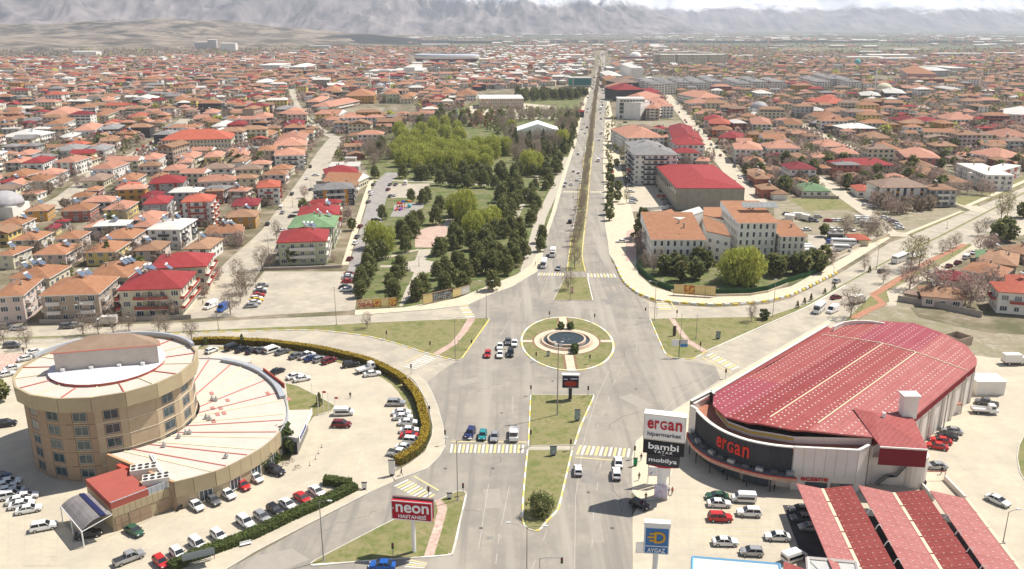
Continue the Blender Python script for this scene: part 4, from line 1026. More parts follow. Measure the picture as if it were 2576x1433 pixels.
b = MB(); b.box(-32, 28, -18, 30, 0, 9.5); b.build('hall', WALL['g'][0], R); b = MB(); b.box(-34, 30, -20, 32, 9.5, 10.5); b.build('roof', ROOF['D'][0], R)
b = MB(); b.box(-23, -15, -5, 3, 10.5, 42); b.build('tower', WALL['w'][0], R); tag(R, 'modern mosque with white shell dome and slab tower near the avenue end', 'mosque'); HB.append((R.location.x, R.location.y, 50))
R = empty('tent_hall', g(T('t2', 260, 1400))); b = MB(); b.box(-16, 16, 0, 26, 0, 6.5); b.build('wall', WALL['w'][0], R)
b = MB(); b.poly([(-17, -1, 6.5), (0, -1, 12), (0, 27, 12), (-17, 27, 6.5)]); b.poly([(17, -1, 6.5), (17, 27, 6.5), (0, 27, 12), (0, -1, 12)]); b.poly([(-17, -1, 6.4), (17, -1, 6.4), (0, -1, 12)]); b.build('roof', M('tent_sheet', (.80, .79, .75)), R)
tag(R, 'white gabled tent hall among the fir trees of the park', 'hall'); HB.append((R.location.x, R.location.y+13, 18))
# ferris wheel
R = empty('ferris_wheel', g(T('t1', 2260, 1290))); b = MB(); rr = 12; pts = [(rr*math.cos(2*math.pi*i/24), 0, 13+rr*math.sin(2*math.pi*i/24)) for i in range(25)]
m_fw = M('ferris_red', (.55, .2, .14)); b.path(pts, .22, 5); b.build('rim', m_fw, R)
for i in range(12):
    b = MB(); b.tube((0, 0, 13), pts[2*i], .1, 4); b.build('spoke', m_fw, R); b = MB(); x, _, z = pts[2*i]; b.box(x-.8, x+.8, -.7, .7, z-2.2, z-.6); b.build('cabin', M('cabin_cream', (.7, .6, .4)), R)
for s in (-1, 1): b = MB(); b.tube((0, 0, 13), (s*6, 0, 0), .25, 5); b.build('support', m_fw, R)
tag(R, 'red ferris wheel with cream cabins in the amusement corner of park', 'ferris wheel')
# dark grey apartment rows (stepped blocks) and cream towers
def rowblock(t, x, y, x2, y2, n, h, rf, wl, label):
    A, B_ = g(T(t, x, y), h), g(T(t, x2, y2), h)
    for i in range(n):
        p = A.lerp(B_, (i+.5)/n); p.z = 0
        o = house_at(p, 0.0, (B_-A).length/n*.92 if abs((B_-A).normalized().x) > .6 else 18, 15, h, rf, wl, 1, rise=2.2, opt='B')
for q in ((1300, 790, 1480, 860, 4), (1450, 785, 1590, 850, 4), (1620, 785, 1740, 840, 3), (1760, 780, 1900, 840, 4), (1910, 770, 2060, 830, 4), (2170, 790, 2350, 850, 4), (2330, 780, 2500, 830, 4)):
    rowblock('t2', *q, 14, 'G', 'w', '')
for q in ((-30, 790, 120, 830, 3), (370, 780, 560, 830, 5), (480, 745, 690, 800, 5), (640, 765, 880, 830, 6)): rowblock('t3', *q, 14, 'G', 'w', '')
for q in ((0, 835, 410, 840, 4),): rowblock('t3', *q, 12, 'R', 'w', '')
for x, y in ((1500, 600), (1570, 605), (1650, 600), (1720, 605), (1800, 600), (1880, 605), (1960, 600), (2050, 605), (1540, 570), (1690, 570), (1800, 560), (1930, 575), (2080, 590)):
    p = g(T('t2', x, y+60)); house_at(p, 0, 36, 24, 24, 'W', 'c', 1, style='flat', ov=.25)
# long sheds and malls of the far plain
far_sheds = [('t2', 1230, 440, 24, 6), ('t2', 1990, 418, 60, 5), ('t2', 2090, 418, 30, 5), ('t3', 730, 425, 80, 5), ('t3', 120, 480, 40, 6), ('t3', 180, 405, 40, 5), ('t3', 1220, 590, 110, 9), ('t3', 1400, 530, 80, 9), ('t3', 1040, 550, 70, 8), ('t3', 980, 610, 90, 8), ('t3', 1320, 625, 90, 8), ('t3', 1820, 575, 80, 9), ('t3', 2040, 575, 60, 9), ('t3', 2400, 570, 60, 9), ('t3', 1700, 400, 25, 5), ('t1', 1740, 480, 60, 12), ('t1', 1880, 480, 50, 12), ('t1', 640, 500, 70, 12), ('t0', 850, 565, 70, 12), ('t0', 2030, 500, 50, 25), ('t0', 2140, 500, 30, 34), ('t0', 2300, 520, 50, 26), ('t1', 90, 375, 30, 5), ('t2', 100, 495, 90, 10), ('t2', 600, 590, 70, 9), ('t2', 1790, 565, 40, 12), ('t0', 1800, 590, 40, 8), ('t0', 290, 650, 60, 10), ('t3', 60, 505, 30, 6)]
for i, (t, x, y, w, h) in enumerate(far_sheds):
    p = g(T(t, x, y)); R = empty('long_shed', p); b = MB(); b.box(-w/2, w/2, 0, w*.5, 0, h); b.build('wall', WALL['g' if i % 3 else 'w'][0], R)
    b = MB(); hip(b, w, w*.5, h, 1.5, .5, 'gable'); o = b.build('roof', [ROOF['W'][0], ROOF['W'][0]], R); o.location.y = w*.25
    later(R, 'long white-roofed shed', 'shed', 'long sheds of the far plain'); HB.append((p.x, p.y+w*.25, w*.5))
# ---------------------------------------------------------------- mountains and hills
def fbm(x, y, o=5, s=0):
    return mnoise.fractal(Vector((x, y, s)), 1.0, 2.1, o)
def ridged(x, y, s=0, o=5):
    v = 0; a = 1; f = 1; t = 0
    for i in range(o):
        v += a*(1-abs(mnoise.noise(Vector((x*f, y*f, s+i*7.3))))*2.0); t += a; a *= .5; f *= 2.03
    return v/t
m_mt = bpy.data.materials.new('mountain_rock'); m_mt.use_nodes = True; nt = m_mt.node_tree; bs_ = nt.nodes['Principled BSDF']; bs_.inputs['Roughness'].default_value = .95; bs_.inputs['Specular IOR Level'].default_value = .1
geo = N(nt, 'ShaderNodeNewGeometry'); sx = N(nt, 'ShaderNodeSeparateXYZ'); nt.links.new(geo.outputs['Position'], sx.inputs[0])
n1 = N(nt, 'ShaderNodeTexNoise'); n1.inputs['Scale'].default_value = .0022; n1.inputs['Detail'].default_value = 9; n1.inputs['Roughness'].default_value = .68; nt.links.new(geo.outputs['Position'], n1.inputs[0])
r1 = N(nt, 'ShaderNodeValToRGB'); e = r1.color_ramp.elements; e[0].position = .40; e[1].position = .60; e[0].color = (.025, .024, .032, 1); e[1].color = (.27, .23, .215, 1); 
# scree streaks down the slopes, doubling as painted light and dark of the spurs
mq = N(nt, 'ShaderNodeMapping'); mq.inputs['Scale'].default_value = (.011, .0019, .004); mq.inputs['Rotation'].default_value = (0, 0, .55); nt.links.new(geo.outputs['Position'], mq.inputs[0])
n3 = N(nt, 'ShaderNodeTexNoise'); n3.inputs['Scale'].default_value = 1; n3.inputs['Detail'].default_value = 8; n3.inputs['Roughness'].default_value = .62; n3.inputs['Distortion'].default_value = .6; nt.links.new(mq.outputs[0], n3.inputs[0])
av = N(nt, 'ShaderNodeMix'); av.inputs[0].default_value = .5; nt.links.new(n1.outputs[0], av.inputs[2]); nt.links.new(n3.outputs[0], av.inputs[3]); nt.links.new(av.outputs[0], r1.inputs[0])
# snow lies above a line that is lower towards the range's cold eastern end
m1 = N(nt, 'ShaderNodeMath', operation='MULTIPLY'); m1.inputs[1].default_value = 420; nt.links.new(n1.outputs[0], m1.inputs[0])
m2 = N(nt, 'ShaderNodeMath', operation='ADD'); nt.links.new(m1.outputs[0], m2.inputs[0]); nt.links.new(sx.outputs[2], m2.inputs[1])
m3 = N(nt, 'ShaderNodeMapRange'); m3.inputs[1].default_value = -3600; m3.inputs[2].default_value = -400; m3.inputs[3].default_value = 800; m3.inputs[4].default_value = 515; nt.links.new(sx.outputs[0], m3.inputs[0])
m4 = N(nt, 'ShaderNodeMath', operation='SUBTRACT'); nt.links.new(m2.outputs[0], m4.inputs[0]); nt.links.new(m3.outputs[0], m4.inputs[1])
m5 = N(nt, 'ShaderNodeMapRange'); m5.inputs[1].default_value = -20; m5.inputs[2].default_value = 60; nt.links.new(m4.outputs[0], m5.inputs[0])
x1 = N(nt, 'ShaderNodeMix', data_type='RGBA'); nt.links.new(m5.outputs[0], x1.inputs[0]); nt.links.new(r1.outputs[0], x1.inputs[6]); x1.inputs[7].default_value = (.86, .87, .9, 1); nt.links.new(x1.outputs[2], bs_.inputs['Base Color'])
def mountain(name, a0, a1, na, nd, foot, depth, top, spur, seed):
    vs_, fs = [], []
    for i in range(na+1):
        u = i/na; az = math.radians(a0+(a1-a0)*u); df = foot(u)
        for j in range(nd+1):
            q = j/nd; dd = df+depth*(q**1.25); x = math.sin(az)*dd; y = math.cos(az)*dd
            k = min(1, (q)*1.9)
            rg = ridged(x/spur+fbm(x/2500, y/2500, 3, seed)*.35, y/(spur*2.6), seed)
            prof = k**1.35
            h = top(u)*prof*(.16+1.15*rg)+fbm(x/200, y/200, 4, seed+3)*20*min(1, q*6)*min(1, top(u)/200)
            if q < .04: h = min(h, 20*q/.04)
            vs_.append((x, y, max(-.5 if j == 0 else .2, h)))
    for i in range(na):
        for j in range(nd):
            a = i*(nd+1)+j; fs.append((a, a+nd+1, a+nd+2, a+1))
    me = bpy.data.meshes.new(name); me.from_pydata(vs_, [], fs); me.materials.append(m_mt); me.polygons.foreach_set('use_smooth', [True]*len(fs))
    o = place(me, name); struct(o); return o
ss = lambda a, b, x: (lambda t: t*t*(3-2*t))(min(1, max(0, (x-a)/(b-a))))
mountain('mountain', -40, 14, 520, 130, lambda u: 6300+2600*u, 4200, lambda u: (860-330*u)*(1-ss(.80, 1, u)), 620, 3)
mountain('mountain', -8, 42, 340, 90, lambda u: 10500+5500*u, 5500, lambda u: (880-280*ss(.3, .9, u))*(1-.55*ss(.72, 1, u)), 1500, 11)
# low dry hills north-west of the town
m_hill = MG('dry_hill', [(.095, .074, .052), (.055, .05, .035), (.15, .118, .085), (.03, .032, .024), (.27, .22, .165)], [.002, .0045, .0014, .008], bump=0, gain=.6)
def hillfield(name, x0, x1, y0, y1, nx, ny, f, mat):
    vs_ = [(x0+(x1-x0)*i/nx, y0+(y1-y0)*j/ny) for i in range(nx+1) for j in range(ny+1)]; v = []
    for x, y in vs_:
        e = min(1, (x-x0)/300, (x1-x)/300, (y-y0)/300, (y1-y)/300); v.append((x, y, max(0, f(x, y))*max(0, e)-1.0*(1-max(0, min(1, e*8)))))
    fs = [(i*(ny+1)+j, (i+1)*(ny+1)+j, (i+1)*(ny+1)+j+1, i*(ny+1)+j+1) for i in range(nx) for j in range(ny)]
    me = bpy.data.meshes.new(name); me.from_pydata(v, [], fs); me.materials.append(mat); me.polygons.foreach_set('use_smooth', [True]*len(fs)); return struct(place(me, name))
def G2(x, y, cx, cy_, sx_, sy_, h): return h*math.exp(-((x-cx)/sx_)**2-((y-cy_)/sy_)**2)
hillfield('hills', -5200, -500, 2900, 6600, 190, 150, lambda x, y: G2(x, y, -2100, 4700, 800, 700, 92)+G2(x, y, -3400, 4300, 900, 500, 60)+G2(x, y, -1250, 5000, 620, 500, 48)+G2(x, y, -2000, 3500, 500, 260, 22)+26*max(-.4, fbm(x/700, y/500, 6, 5))+18*(ridged(x/480, y/480, 2)-.45), m_hill)
m_wood = MG('wooded_hill', [(.02, .026, .022), (.03, .035, .028), (.015, .02, .018)], [.01, .05], bump=0)
hillfield('wooded_hill', -1500, -300, 4000, 5200, 60, 50, lambda x, y: G2(x, y, -760, 4600, 300, 330, 34)+G2(x, y, -1150, 4700, 240, 250, 16)+6*fbm(x/120, y/120, 4), m_wood)
hillfield('wooded_belt', -600, 2600, 4300, 4900, 120, 16, lambda x, y: max(0, 5+9*fbm(x/90, y/60, 4))*(1 if fbm(x/420, y/160, 2, 9) > -.02 else 0), m_wood)
# quarry scars and field strips on the far plain
for q in (((270, 101), (350, 99), (352, 103), (285, 104)), ((100, 100), (112, 98), (135, 108), (118, 111))):
    pass
m_field = MG('young_crop', [(.115, .13, .07), (.09, .105, .06), (.15, .155, .10)], [.003, .01], bump=0)
for i, (x0, x1, y0, y1) in enumerate([(1960, 2280, 120, 106), (2050, 2350, 136, 124), (2330, 2640, 128, 118), (1950, 2150, 101, 96), (2250, 2576, 108, 101), (1700, 1900, 118, 110), (820, 1000, 128, 121)]):
    sheet('crop_field', [(x0, y0), (x1, y0-2), (x1-20, y1), (x0+15, y1+1)], .4, m_field)
# ---------------------------------------------------------------- trees
m_bark = M('bark', (.16, .12, .09), (.22, .17, .13), 2); m_barkp = M('pale_bark', (.34, .29, .24), (.24, .2, .17), 2)
def leafm(n, c, c2, tr=0): 
    m = M(n, c, c2, .6, .8, lo=.35, hi=.65, spec=.15); nt = m.node_tree; b = nt.nodes['Principled BSDF']
    t = N(nt, 'ShaderNodeBsdfTranslucent'); x = N(nt, 'ShaderNodeMixShader'); x.inputs[0].default_value = .38; s = b.inputs['Base Color'].links[0].from_socket
    nt.links.new(s, t.inputs[0]); nt.links.new(b.outputs[0], x.inputs[1]); nt.links.new(t.outputs[0], x.inputs[2]); nt.links.new(x.outputs[0], nt.nodes['Material Output'].inputs[0])
    return m
LP = [leafm('pine_needles', (.105, .125, .042), (.145, .16, .056)), leafm('pine_needles_light', (.22, .225, .08), (.29, .27, .11))]
LW = [leafm('willow_leaves', (.42, .44, .095), (.52, .53, .13)), leafm('willow_leaves_deep', (.31, .33, .07), (.38, .39, .09))]
LB = [leafm('bare_twigs', (.27, .21, .155), (.35, .285, .22)), leafm('bare_twigs_dark', (.21, .16, .12), (.28, .22, .17))]
LF = [leafm('blossom', (.50, .38, .34), (.42, .30, .25)), leafm('blossom_twigs', (.26, .19, .15), (.34, .26, .21))]
LO = [leafm('budding_leaves', (.30, .28, .11), (.36, .33, .15)), leafm('budding_twigs', (.20, .165, .09), (.26, .22, .12))]
LG = [leafm('shrub_leaves', (.07, .10, .035), (.10, .13, .045)), leafm('shrub_leaves_light', (.13, .16, .06), (.16, .19, .07))]
def crown(name, mats, n, H, Rr, z0, size, shape, clumps=26, seed=1, droop=0, thin=1.0):
    r = random.Random(seed); v, f, mi = [], [], []
    cs = []
    for i in range(clumps):
        t = (i+.5)/clumps; a = i*2.399+r.uniform(-.4, .4); 
        if shape == 'cone': zz = t**.9; rad = Rr*(1-zz)**.85*r.uniform(.55, 1)+.1; cz = z0+zz*H; cr = Rr*(.42-.26*zz)
        elif shape == 'pine':
            zz = t; rad = Rr*math.sqrt(max(.05, 1-(zz*1.02-.18)**2*1.15))*r.uniform(.35, .8)*(1-.45*zz*zz); cz = z0+zz*H*.92; cr = Rr*r.uniform(.26, .42)
        else:
            zz = t; u = 2*zz-1; rad = Rr*math.sqrt(max(.03, 1-u*u))*r.uniform(.45, .82); cz = z0+zz*H; cr = Rr*r.uniform(.28, .42)
        cs.append((rad*math.cos(a), rad*math.sin(a), cz, cr))
    for c in range(n):
        x, y, z, cr = cs[c % clumps]
        d = Vector((r.gauss(0, 1), r.gauss(0, 1), r.gauss(0, .8))).normalized()*cr*r.uniform(.55, 1.05)
        p = Vector((x, y, z))+d
        if droop and d.z < 0: p.z -= r.random()*droop
        nrm = (d.normalized()+Vector((r.gauss(0, .5), r.gauss(0, .5), r.gauss(.25, .5)))).normalized()
        t1 = nrm.cross(Vector((r.gauss(0, 1), r.gauss(0, 1), r.gauss(0, 1)))).normalized(); t2 = nrm.cross(t1)
        s = size*r.uniform(.6, 1.3); k = len(v)
        if droop: t1 = Vector((t1.x*.5, t1.y*.5, -1)).normalized(); t2 = nrm.cross(t1).normalized()
        for aa, bb_ in ((-1, -thin*.7), (1, -thin*.5), (.8, thin*.7), (-.9, thin*.6)): v.append(tuple(p+t1*s*aa+t2*s*bb_))
        f.append((k, k+1, k+2, k+3)); mi.append(0 if r.random() < .62 else 1)
    me = bpy.data.meshes.new(name); me.from_pydata(v, [], f)
    for m in mats: me.materials.append(m)
    me.polygons.foreach_set('material_index', mi); return me
def branches(H, Rr, z0, n, seed, r0=.16, up=.75, sub=3):
    r = random.Random(seed); b = MB(); b.tube((0, 0, 0), (0, 0, z0+H*.35), r0, 6, r2=r0*.6, cap=False)
    for i in range(n):
        a = i*2.4+r.random(); z = z0*.8+(H*.3)*r.random(); L_ = Rr*r.uniform(.7, 1.05)
        p = Vector((0, 0, z)); q = p+Vector((math.cos(a)*L_*.7, math.sin(a)*L_*.7, H*up*r.uniform(.5, .95))); mid = p.lerp(q, .5)+Vector((math.cos(a), math.sin(a), -.3))*.25*L_*.4
        b.tube(p, mid, r0*.5, 4, r2=r0*.34, cap=False); b.tube(mid, q, r0*.34, 4, r2=r0*.12, cap=False)
        for j in range(sub):
            s = mid.lerp(q, r.random()); e = s+Vector((r.gauss(0, .5), r.gauss(0, .5), r.uniform(.3, 1)))*Rr*.38; b.tube(s, e, r0*.14, 3, r2=r0*.05, cap=False)
    return b
TREES = {}; masst = []
def treekind(key, name, variants, trunkmat):
    TREES[key] = (name, [(cr_, br.mesh('trunk', [trunkmat], False)) for cr_, br in variants])
treekind('pine', 'pine_tree', [(crown('crown', LP, 1500, 8.0, 4.0, 1.7, .34, 'pine', 30, s), branches(5, 1.5, 2.2, 4, s, .22, sub=0)) for s in (1, 2, 3, 4, 5)], m_bark)
treekind('fir', 'fir_tree', [(crown('crown', LP, 640, 10, 2.9, 1.0, .42, 'cone', 30, s), branches(9, .8, 2, 3, s, .2, sub=0)) for s in (6, 7)], m_bark)
treekind('willow', 'willow_tree', [(crown('crown', LW, 3200, 9.5, 6.2, 1.8, .44, 'round', 40, s, droop=1.4, thin=.75), branches(8, 4, 2.5, 6, s, .35, sub=1)) for s in (8, 9, 10)], m_bark)
treekind('bare', 'bare_tree', [(crown('crown', LB, 800, 6.2, 3.4, 2.0, .34, 'round', 24, s, thin=.18), branches(6.5, 3.3, 2, 9, s, .17, sub=4)) for s in (11, 12, 13)], m_barkp)
treekind('blossom', 'blossom_tree', [(crown('crown', LF, 560, 4.0, 2.7, 1.3, .22, 'round', 22, s, thin=.5), branches(4.2, 2.4, 1.2, 7, s, .13, sub=3)) for s in (14, 15, 16)], m_barkp)
treekind('budding', 'budding_tree', [(crown('crown', LO, 700, 8.2, 3.6, 3.6, .3, 'round', 26, s, thin=.4), branches(8.5, 3.2, 4, 9, s, .22, sub=4)) for s in (17, 18)], m_barkp)
treekind('spiky', 'shrub', [(crown('crown', LG[:1]+LP[1:], 1500, 4.2, 3.1, .1, .34, 'round', 26, 31, thin=.3), branches(1.5, 1, .3, 3, 31, .1, sub=0))], m_bark)
treekind('bush', 'shrub', [(crown('crown', LG, 260, 1.6, 1.1, .2, .2, 'round', 14, s), branches(1, .5, .3, 3, s, .06, sub=0)) for s in (19, 20)], m_bark)
TG = {'pine': ('dark green pine tree', 'pines of the park and streets'), 'fir': ('pointed dark fir tree', 'firs'), 'willow': ('yellow-green willow tree', 'willows in fresh leaf'), 'bare': ('leafless brown tree', 'bare trees'), 'blossom': ('small pinkish blossoming tree', 'blossoming garden trees'), 'budding': ('budding pale tree', 'budding roadside trees'), 'bush': ('low green shrub', 'shrubs'), 'spiky': ('big spiky dark shrub', 'shrubs')}
TCOUNT = {}
SIZEW = lambda s: 'large ' if s > 1.2 else ('small ' if s < .8 else '')
def tree(key, p, s=1.0, sz=None, label=None, grp=None):
    """p on the photograph or a world Vector"""
    q = p if isinstance(p, Vector) else g(p); name, vr = TREES[key]
    if TCOUNT.get(key, 0) >= 296: masst.append((q.x, q.y, key, s*1.15)); return
    cr_, tr = vr[rnd.randrange(len(vr))]
    R = empty(name, (q.x, q.y, .02), rnd.uniform(0, 6.28)); R.scale = (s, s, (sz or s*rnd.uniform(.9, 1.12)))
    place(cr_, 'crown', R); place(tr, 'trunk', R); TCOUNT[key] = TCOUNT.get(key, 0)+1
    w, gr = TG[key]
    if label: tag(R, label, 'shrub' if key == 'bush' else 'tree', grp)
    else: later(R, (SIZEW(s)+w).strip(), 'shrub' if key == 'bush' else 'tree', gr)
    return R
# ---------------------------------------------------------------- what nothing may be scattered onto
AVE = [(1490, 128), (1535, 128), (1570, 250), (1590, 330), (1600, 400), (1640, 500), (1660, 720), (1340, 720), (1400, 500), (1470, 250), (1480, 200)]
NO_H = [park, AVE, [(440, 800), (560, 690), (650, 600), (860, 680), (900, 400), (1500, 400), (1640, 440), (1860, 400), (1900, 510), (2010, 560), (2240, 590), (2700, 380), (2700, 640), (2300, 720), (2300, 1500), (-100, 1500), (-100, 790)],
  [(860, 262), (1050, 262), (1060, 300), (850, 300)], [(1160, 232), (1490, 210), (1490, 262), (1160, 300)], [(1560, 250), (1730, 300), (1740, 340), (1560, 340)], TP('a3', 200, 560, 620, 550, 760, 590, 1150, 840, 60, 900, 60, 560), [(2130, 555), (2440, 530), (2300, 600)],
  TP('a3', 1750, 450, 2574, 345, 2574, 500, 1960, 680, 1700, 560), [(1030, 140), (1215, 140), (1215, 165), (1030, 165)], [(1870, 110), (2400, 96), (2650, 95), (2650, 118), (2300, 132), (1960, 132)], TP('a3', 80, 290, 210, 290, 210, 370, 130, 370), TP('a3', 1070, 130, 1390, 130, 1380, 160, 1130, 165)]
def on_road(x, y, m=3.0):
    for P, w in ROADS:
        for a, b_ in zip(P, P[1:]):
            dx, dy = b_.x-a.x, b_.y-a.y; L2 = dx*dx+dy*dy+1e-9; t = max(0, min(1, ((x-a.x)*dx+(y-a.y)*dy)/L2)); ex, ey = x-a.x-dx*t, y-a.y-dy*t
            if ex*ex+ey*ey < (w/2+m)**2: return True
    return False
cellz = {}
def near(x, y, r, lst=None):
    k = (int(x//40), int(y//40))
    for i in (-1, 0, 1):
        for j in (-1, 0, 1):
            for hx, hy, hr in cellz.get((k[0]+i, k[1]+j), ()):
                if (x-hx)**2+(y-hy)**2 < (r+hr)**2: return True
    return False
def reg(x, y, r): cellz.setdefault((int(x//40), int(y//40)), []).append((x, y, r))
for hx, hy, hr in HB: 
    reg(hx, hy, hr)
    if hr > 30:
        for i in range(-3, 4):
            for j in range(-3, 4): reg(hx+i*hr/3.5, hy+j*hr/3.5, hr/3)
for P, w in ROADS:   # far roads into the grid as well
    pass
def okp(x, y, pad, polys=NO_H):
    p = pix((x, y, 0))
    if p[1] > 800 or not (-120 < p[0] < 2700): return None
    for q in polys:
        if inpoly(p, q): return None
    if y < 1300 and on_road(x, y, pad): return None
    return p
# houses filling the town, near ones first
rs = random.Random(21)
cand = []
y = 330.0
while y < 3300:
    st_ = 16.0 if y < 900 else (17.5 if y < 1600 else 21.5); hw_ = y*.62+60; x = -hw_
    while x < hw_*1.02:
        cand.append((x+rs.uniform(-.3, .3)*st_, y+rs.uniform(-.3, .3)*st_)); x += st_
    y += st_
N_IND = 210; far = []
RW = 'OOOTTTTPPPPPRVDGWBG'; WW_ = 'wwwwcccppgtoybwk'
RW2 = 'OTTTTTBPOTOPPTRGWO'
n_ind = 0
for x, y in cand:
    if near(x, y, 6.3 if y < 900 else 6.0): continue
    p = okp(x, y, 7)
    if p is None: continue
    if p[0] > 1620 and rs.random() < (.34 if y < 1300 else .42): continue
    if y > 2400 and rs.random() < (.45 if x < 600 else .8): continue
    if p[0] < 830 and p[1] < 150+ (0 if p[0] > 350 else 0) and p[1] < 172-p[0]*.05: continue
    if p[0] > 1900 and p[1] < 132 and rs.random() < .8: continue
    big = rs.random() < (.16 if 500 < y < 900 else .09); w = rs.uniform(15, 24) if big else rs.uniform(8.5, 14); d = rs.uniform(10, 14) if big else rs.uniform(8, 12)
    fl = rs.choice([3, 3, 4]) if big else rs.choice([1, 1, 2, 2, 3] if p[0] > 1550 else [1, 2, 2, 2, 3]); h = fl*2.75+.3
    rz = rs.gauss(math.radians(5 if x < 0 else -3), .09)+(math.pi/2 if rs.random() < .12 else 0)
    rf = rs.choice(RW if p[0] < 1550 else RW2); wl = rs.choice(WW_)
    if 1150 < p[0] < 1700 and p[1] < 215 and rs.random() < .38: rf = 'W'
    reg(x, y, max(w, d)*.5+.4)
    if n_ind < N_IND: house_at(Vector((x, y, 0)), rz, w, d, h, rf, wl, 1, ov=.6, style=rs.choice(['hip', 'hip', 'hip', 'gable', 'gabley', 'hip'])); n_ind += 1
    else: far.append((x, y, rz, w, d, h, rf, wl))
for i in range(2600):   # hamlets and sheds of the far plain
    y = rs.uniform(3300, 8200); x = rs.uniform(-.12, .62)*y
    if fbm(x/700, y/900, 3, 4) < .03: continue
    w = rs.uniform(9, 17) if rs.random() < .88 else rs.uniform(30, 70); far.append((x, y, rs.gauss(0, .3), w, min(w, 16), 4 if w < 20 else 7, rs.choice('OTPPB') if w < 20 else 'W', rs.choice('wcgt')))
RK = list('OTPRVDGWNB'); WK = list('wcyopbgktnrq')
mats = [ROOF[k][0] for k in RK]+[WALL[k][0] for k in WK]+[m_glass, m_frame]
FM = MB(); gi = len(mats)-2
for x, y, rz, w, d, h, rf, wl in far:
    c, s = math.cos(rz), math.sin(rz)
    def tr(px, py, pz): return (x+px*c-py*s, y+px*s+py*c, pz)
    k = len(FM.v); hx, hy = w/2, d/2; ox, oy = hx+.6, hy+.6; ri = min(w, d)*.2; 
    for z in (0, h):
        for a, b_ in ((-hx, -hy), (hx, -hy), (hx, hy), (-hx, hy)): FM.v.append(tr(a, b_, z))
    wi = len(RK)+WK.index(wl); rI = RK.index(rf)
    for q in ((0, 1, 5, 4), (1, 2, 6, 5), (3, 0, 4, 7)): FM.f.append(tuple(k+i for i in q)); FM.m.append(wi)
    k = len(FM.v)
    for z in (h-.05, h+.2):
        for a, b_ in ((-ox, -oy), (ox, -oy), (ox, oy), (-ox, oy)): FM.v.append(tr(a, b_, z))
    rk = .9 if rs.random() < .78 else 0
    if ox >= oy: E, F_ = (-(ox-oy*rk), 0), ((ox-oy*rk), 0); fs_ = ((4, 5, 9, 8), (6, 7, 8, 9), (5, 6, 9), (7, 4, 8))
    else: E, F_ = (0, -(oy-ox*rk)), (0, (oy-ox*rk)); fs_ = ((5, 6, 9, 8), (7, 4, 8, 9), (4, 5, 8), (6, 7, 9))
    FM.v += [tr(*E, h+.2+ri), tr(*F_, h+.2+ri)]
    for q in fs_: FM.f.append(tuple(k+i for i in q)); FM.m.append(rI)
    for q in ((0, 1, 5, 4), (1, 2, 6, 5), (3, 0, 4, 7)): FM.f.append(tuple(k+i for i in q)); FM.m.append(rI if rf not in 'PO' else gi+1)
    if y < 2000:
        fl = max(1, round(h/2.8)); n = max(2, int(w/3.6)); e = hy+.08
        for f_ in range(fl):
            z = f_*2.75+.9
            dark = rs.random() < .25
            for i in range(n):
                u = ((i+.5)/n-.5)*w; q = .8 if not dark else w/n*.44
                k = len(FM.v); FM.v += [tr(u-q, -e, z), tr(u+q, -e, z), tr(u+q, -e, z+1.4), tr(u-q, -e, z+1.4)]; FM.f.append((k, k+1, k+2, k+3)); FM.m.append(gi)
            sg = 1 if x < 0 else -1
            for u in (-d*.25, d*.25):
                k = len(FM.v); ex = sg*(hx+.08); FM.v += [tr(ex, u-.7, z), tr(ex, u+.7, z), tr(ex, u+.7, z+1.3), tr(ex, u-.7, z+1.3)]; FM.f.append((k, k+1, k+2, k+3)); FM.m.append(gi)
o = FM.build('distant_houses', mats); stuff(o, 'mass of small red-roofed houses spreading across the far plain', 'houses')
print('individual fill', n_ind, 'far houses', len(far))
# garden walls between the near houses
# ---------------------------------------------------------------- trees: the park
TREX = []
def put(key, pts, s=1.0):
    for p in pts: 
        w_ = g(p); TREX.append((w_.x, w_.y, 3*s if key != 'willow' else 5.5*s)); tree(key, p, s*rnd.uniform(.88, 1.12))
put('willow', [(968, 632), (945, 625)], .85); put('willow', [(1145, 545), (1170, 560)], 1.0); put('willow', [(1222, 590), (1190, 600), (1240, 580)], .95)
for q in ((1010, 385), (1045, 372), (1085, 365), (1120, 352), (1155, 362), (1035, 400), (1075, 405), (1110, 398), (1150, 405), (1185, 395), (1215, 405), (1240, 400), (1010, 420), (1050, 432), (1100, 430), (1140, 435), (1180, 428), (1220, 432), (1060, 345), (1090, 335), (1120, 330), (1150, 340), (990, 400), (1015, 360)): put('willow', [q], rnd.uniform(.85, 1.1))
put('willow', [(1345, 430), (1328, 440), (1415, 372), (1005, 350)], .95); put('willow', [(1420, 358), (1285, 330)], .8)
put('willow', [(1845, 712), (1880, 718), (1862, 700)], 1.02)
for p_, s in (((985, 372), .9), ((965, 360), .9), ((945, 385), 1)): put('bare', [p_], 1.5*s)
pines = TP('a1', 1270, 780, 1550, 900, 1590, 860, 1480, 960, 1510, 1010, 1560, 590, 1680, 620, 1720, 600, 1810, 830, 1850, 700, 1980, 790, 2070, 800, 2120, 870, 2200, 920, 1990, 1080, 2050, 1060, 1990, 990, 1880, 1110, 1840, 1140, 1270, 1160, 1200, 1200, 1140, 1230, 1110, 1300, 1160, 1330, 1240, 1150, 1270, 1180, 1410, 1400, 1450, 1340, 1500, 1110, 2180, 1090, 2250, 1180, 2300, 1150, 2010, 1290, 2060, 1280, 2210, 1340, 2260, 1320, 1820, 1380, 1900, 1330, 2390, 1190, 2430, 1180, 2500, 1240, 2560, 1180, 2400, 970, 2340, 940, 2490, 960, 2530, 1340)
pines += TP('b1', 1060, 60, 1050, 130, 1390, 180, 1350, 60, 1620, 160, 1680, 120, 1900, 60, 1960, 20, 2080, 50, 2380, 60, 1130, -30, 2120, -40)
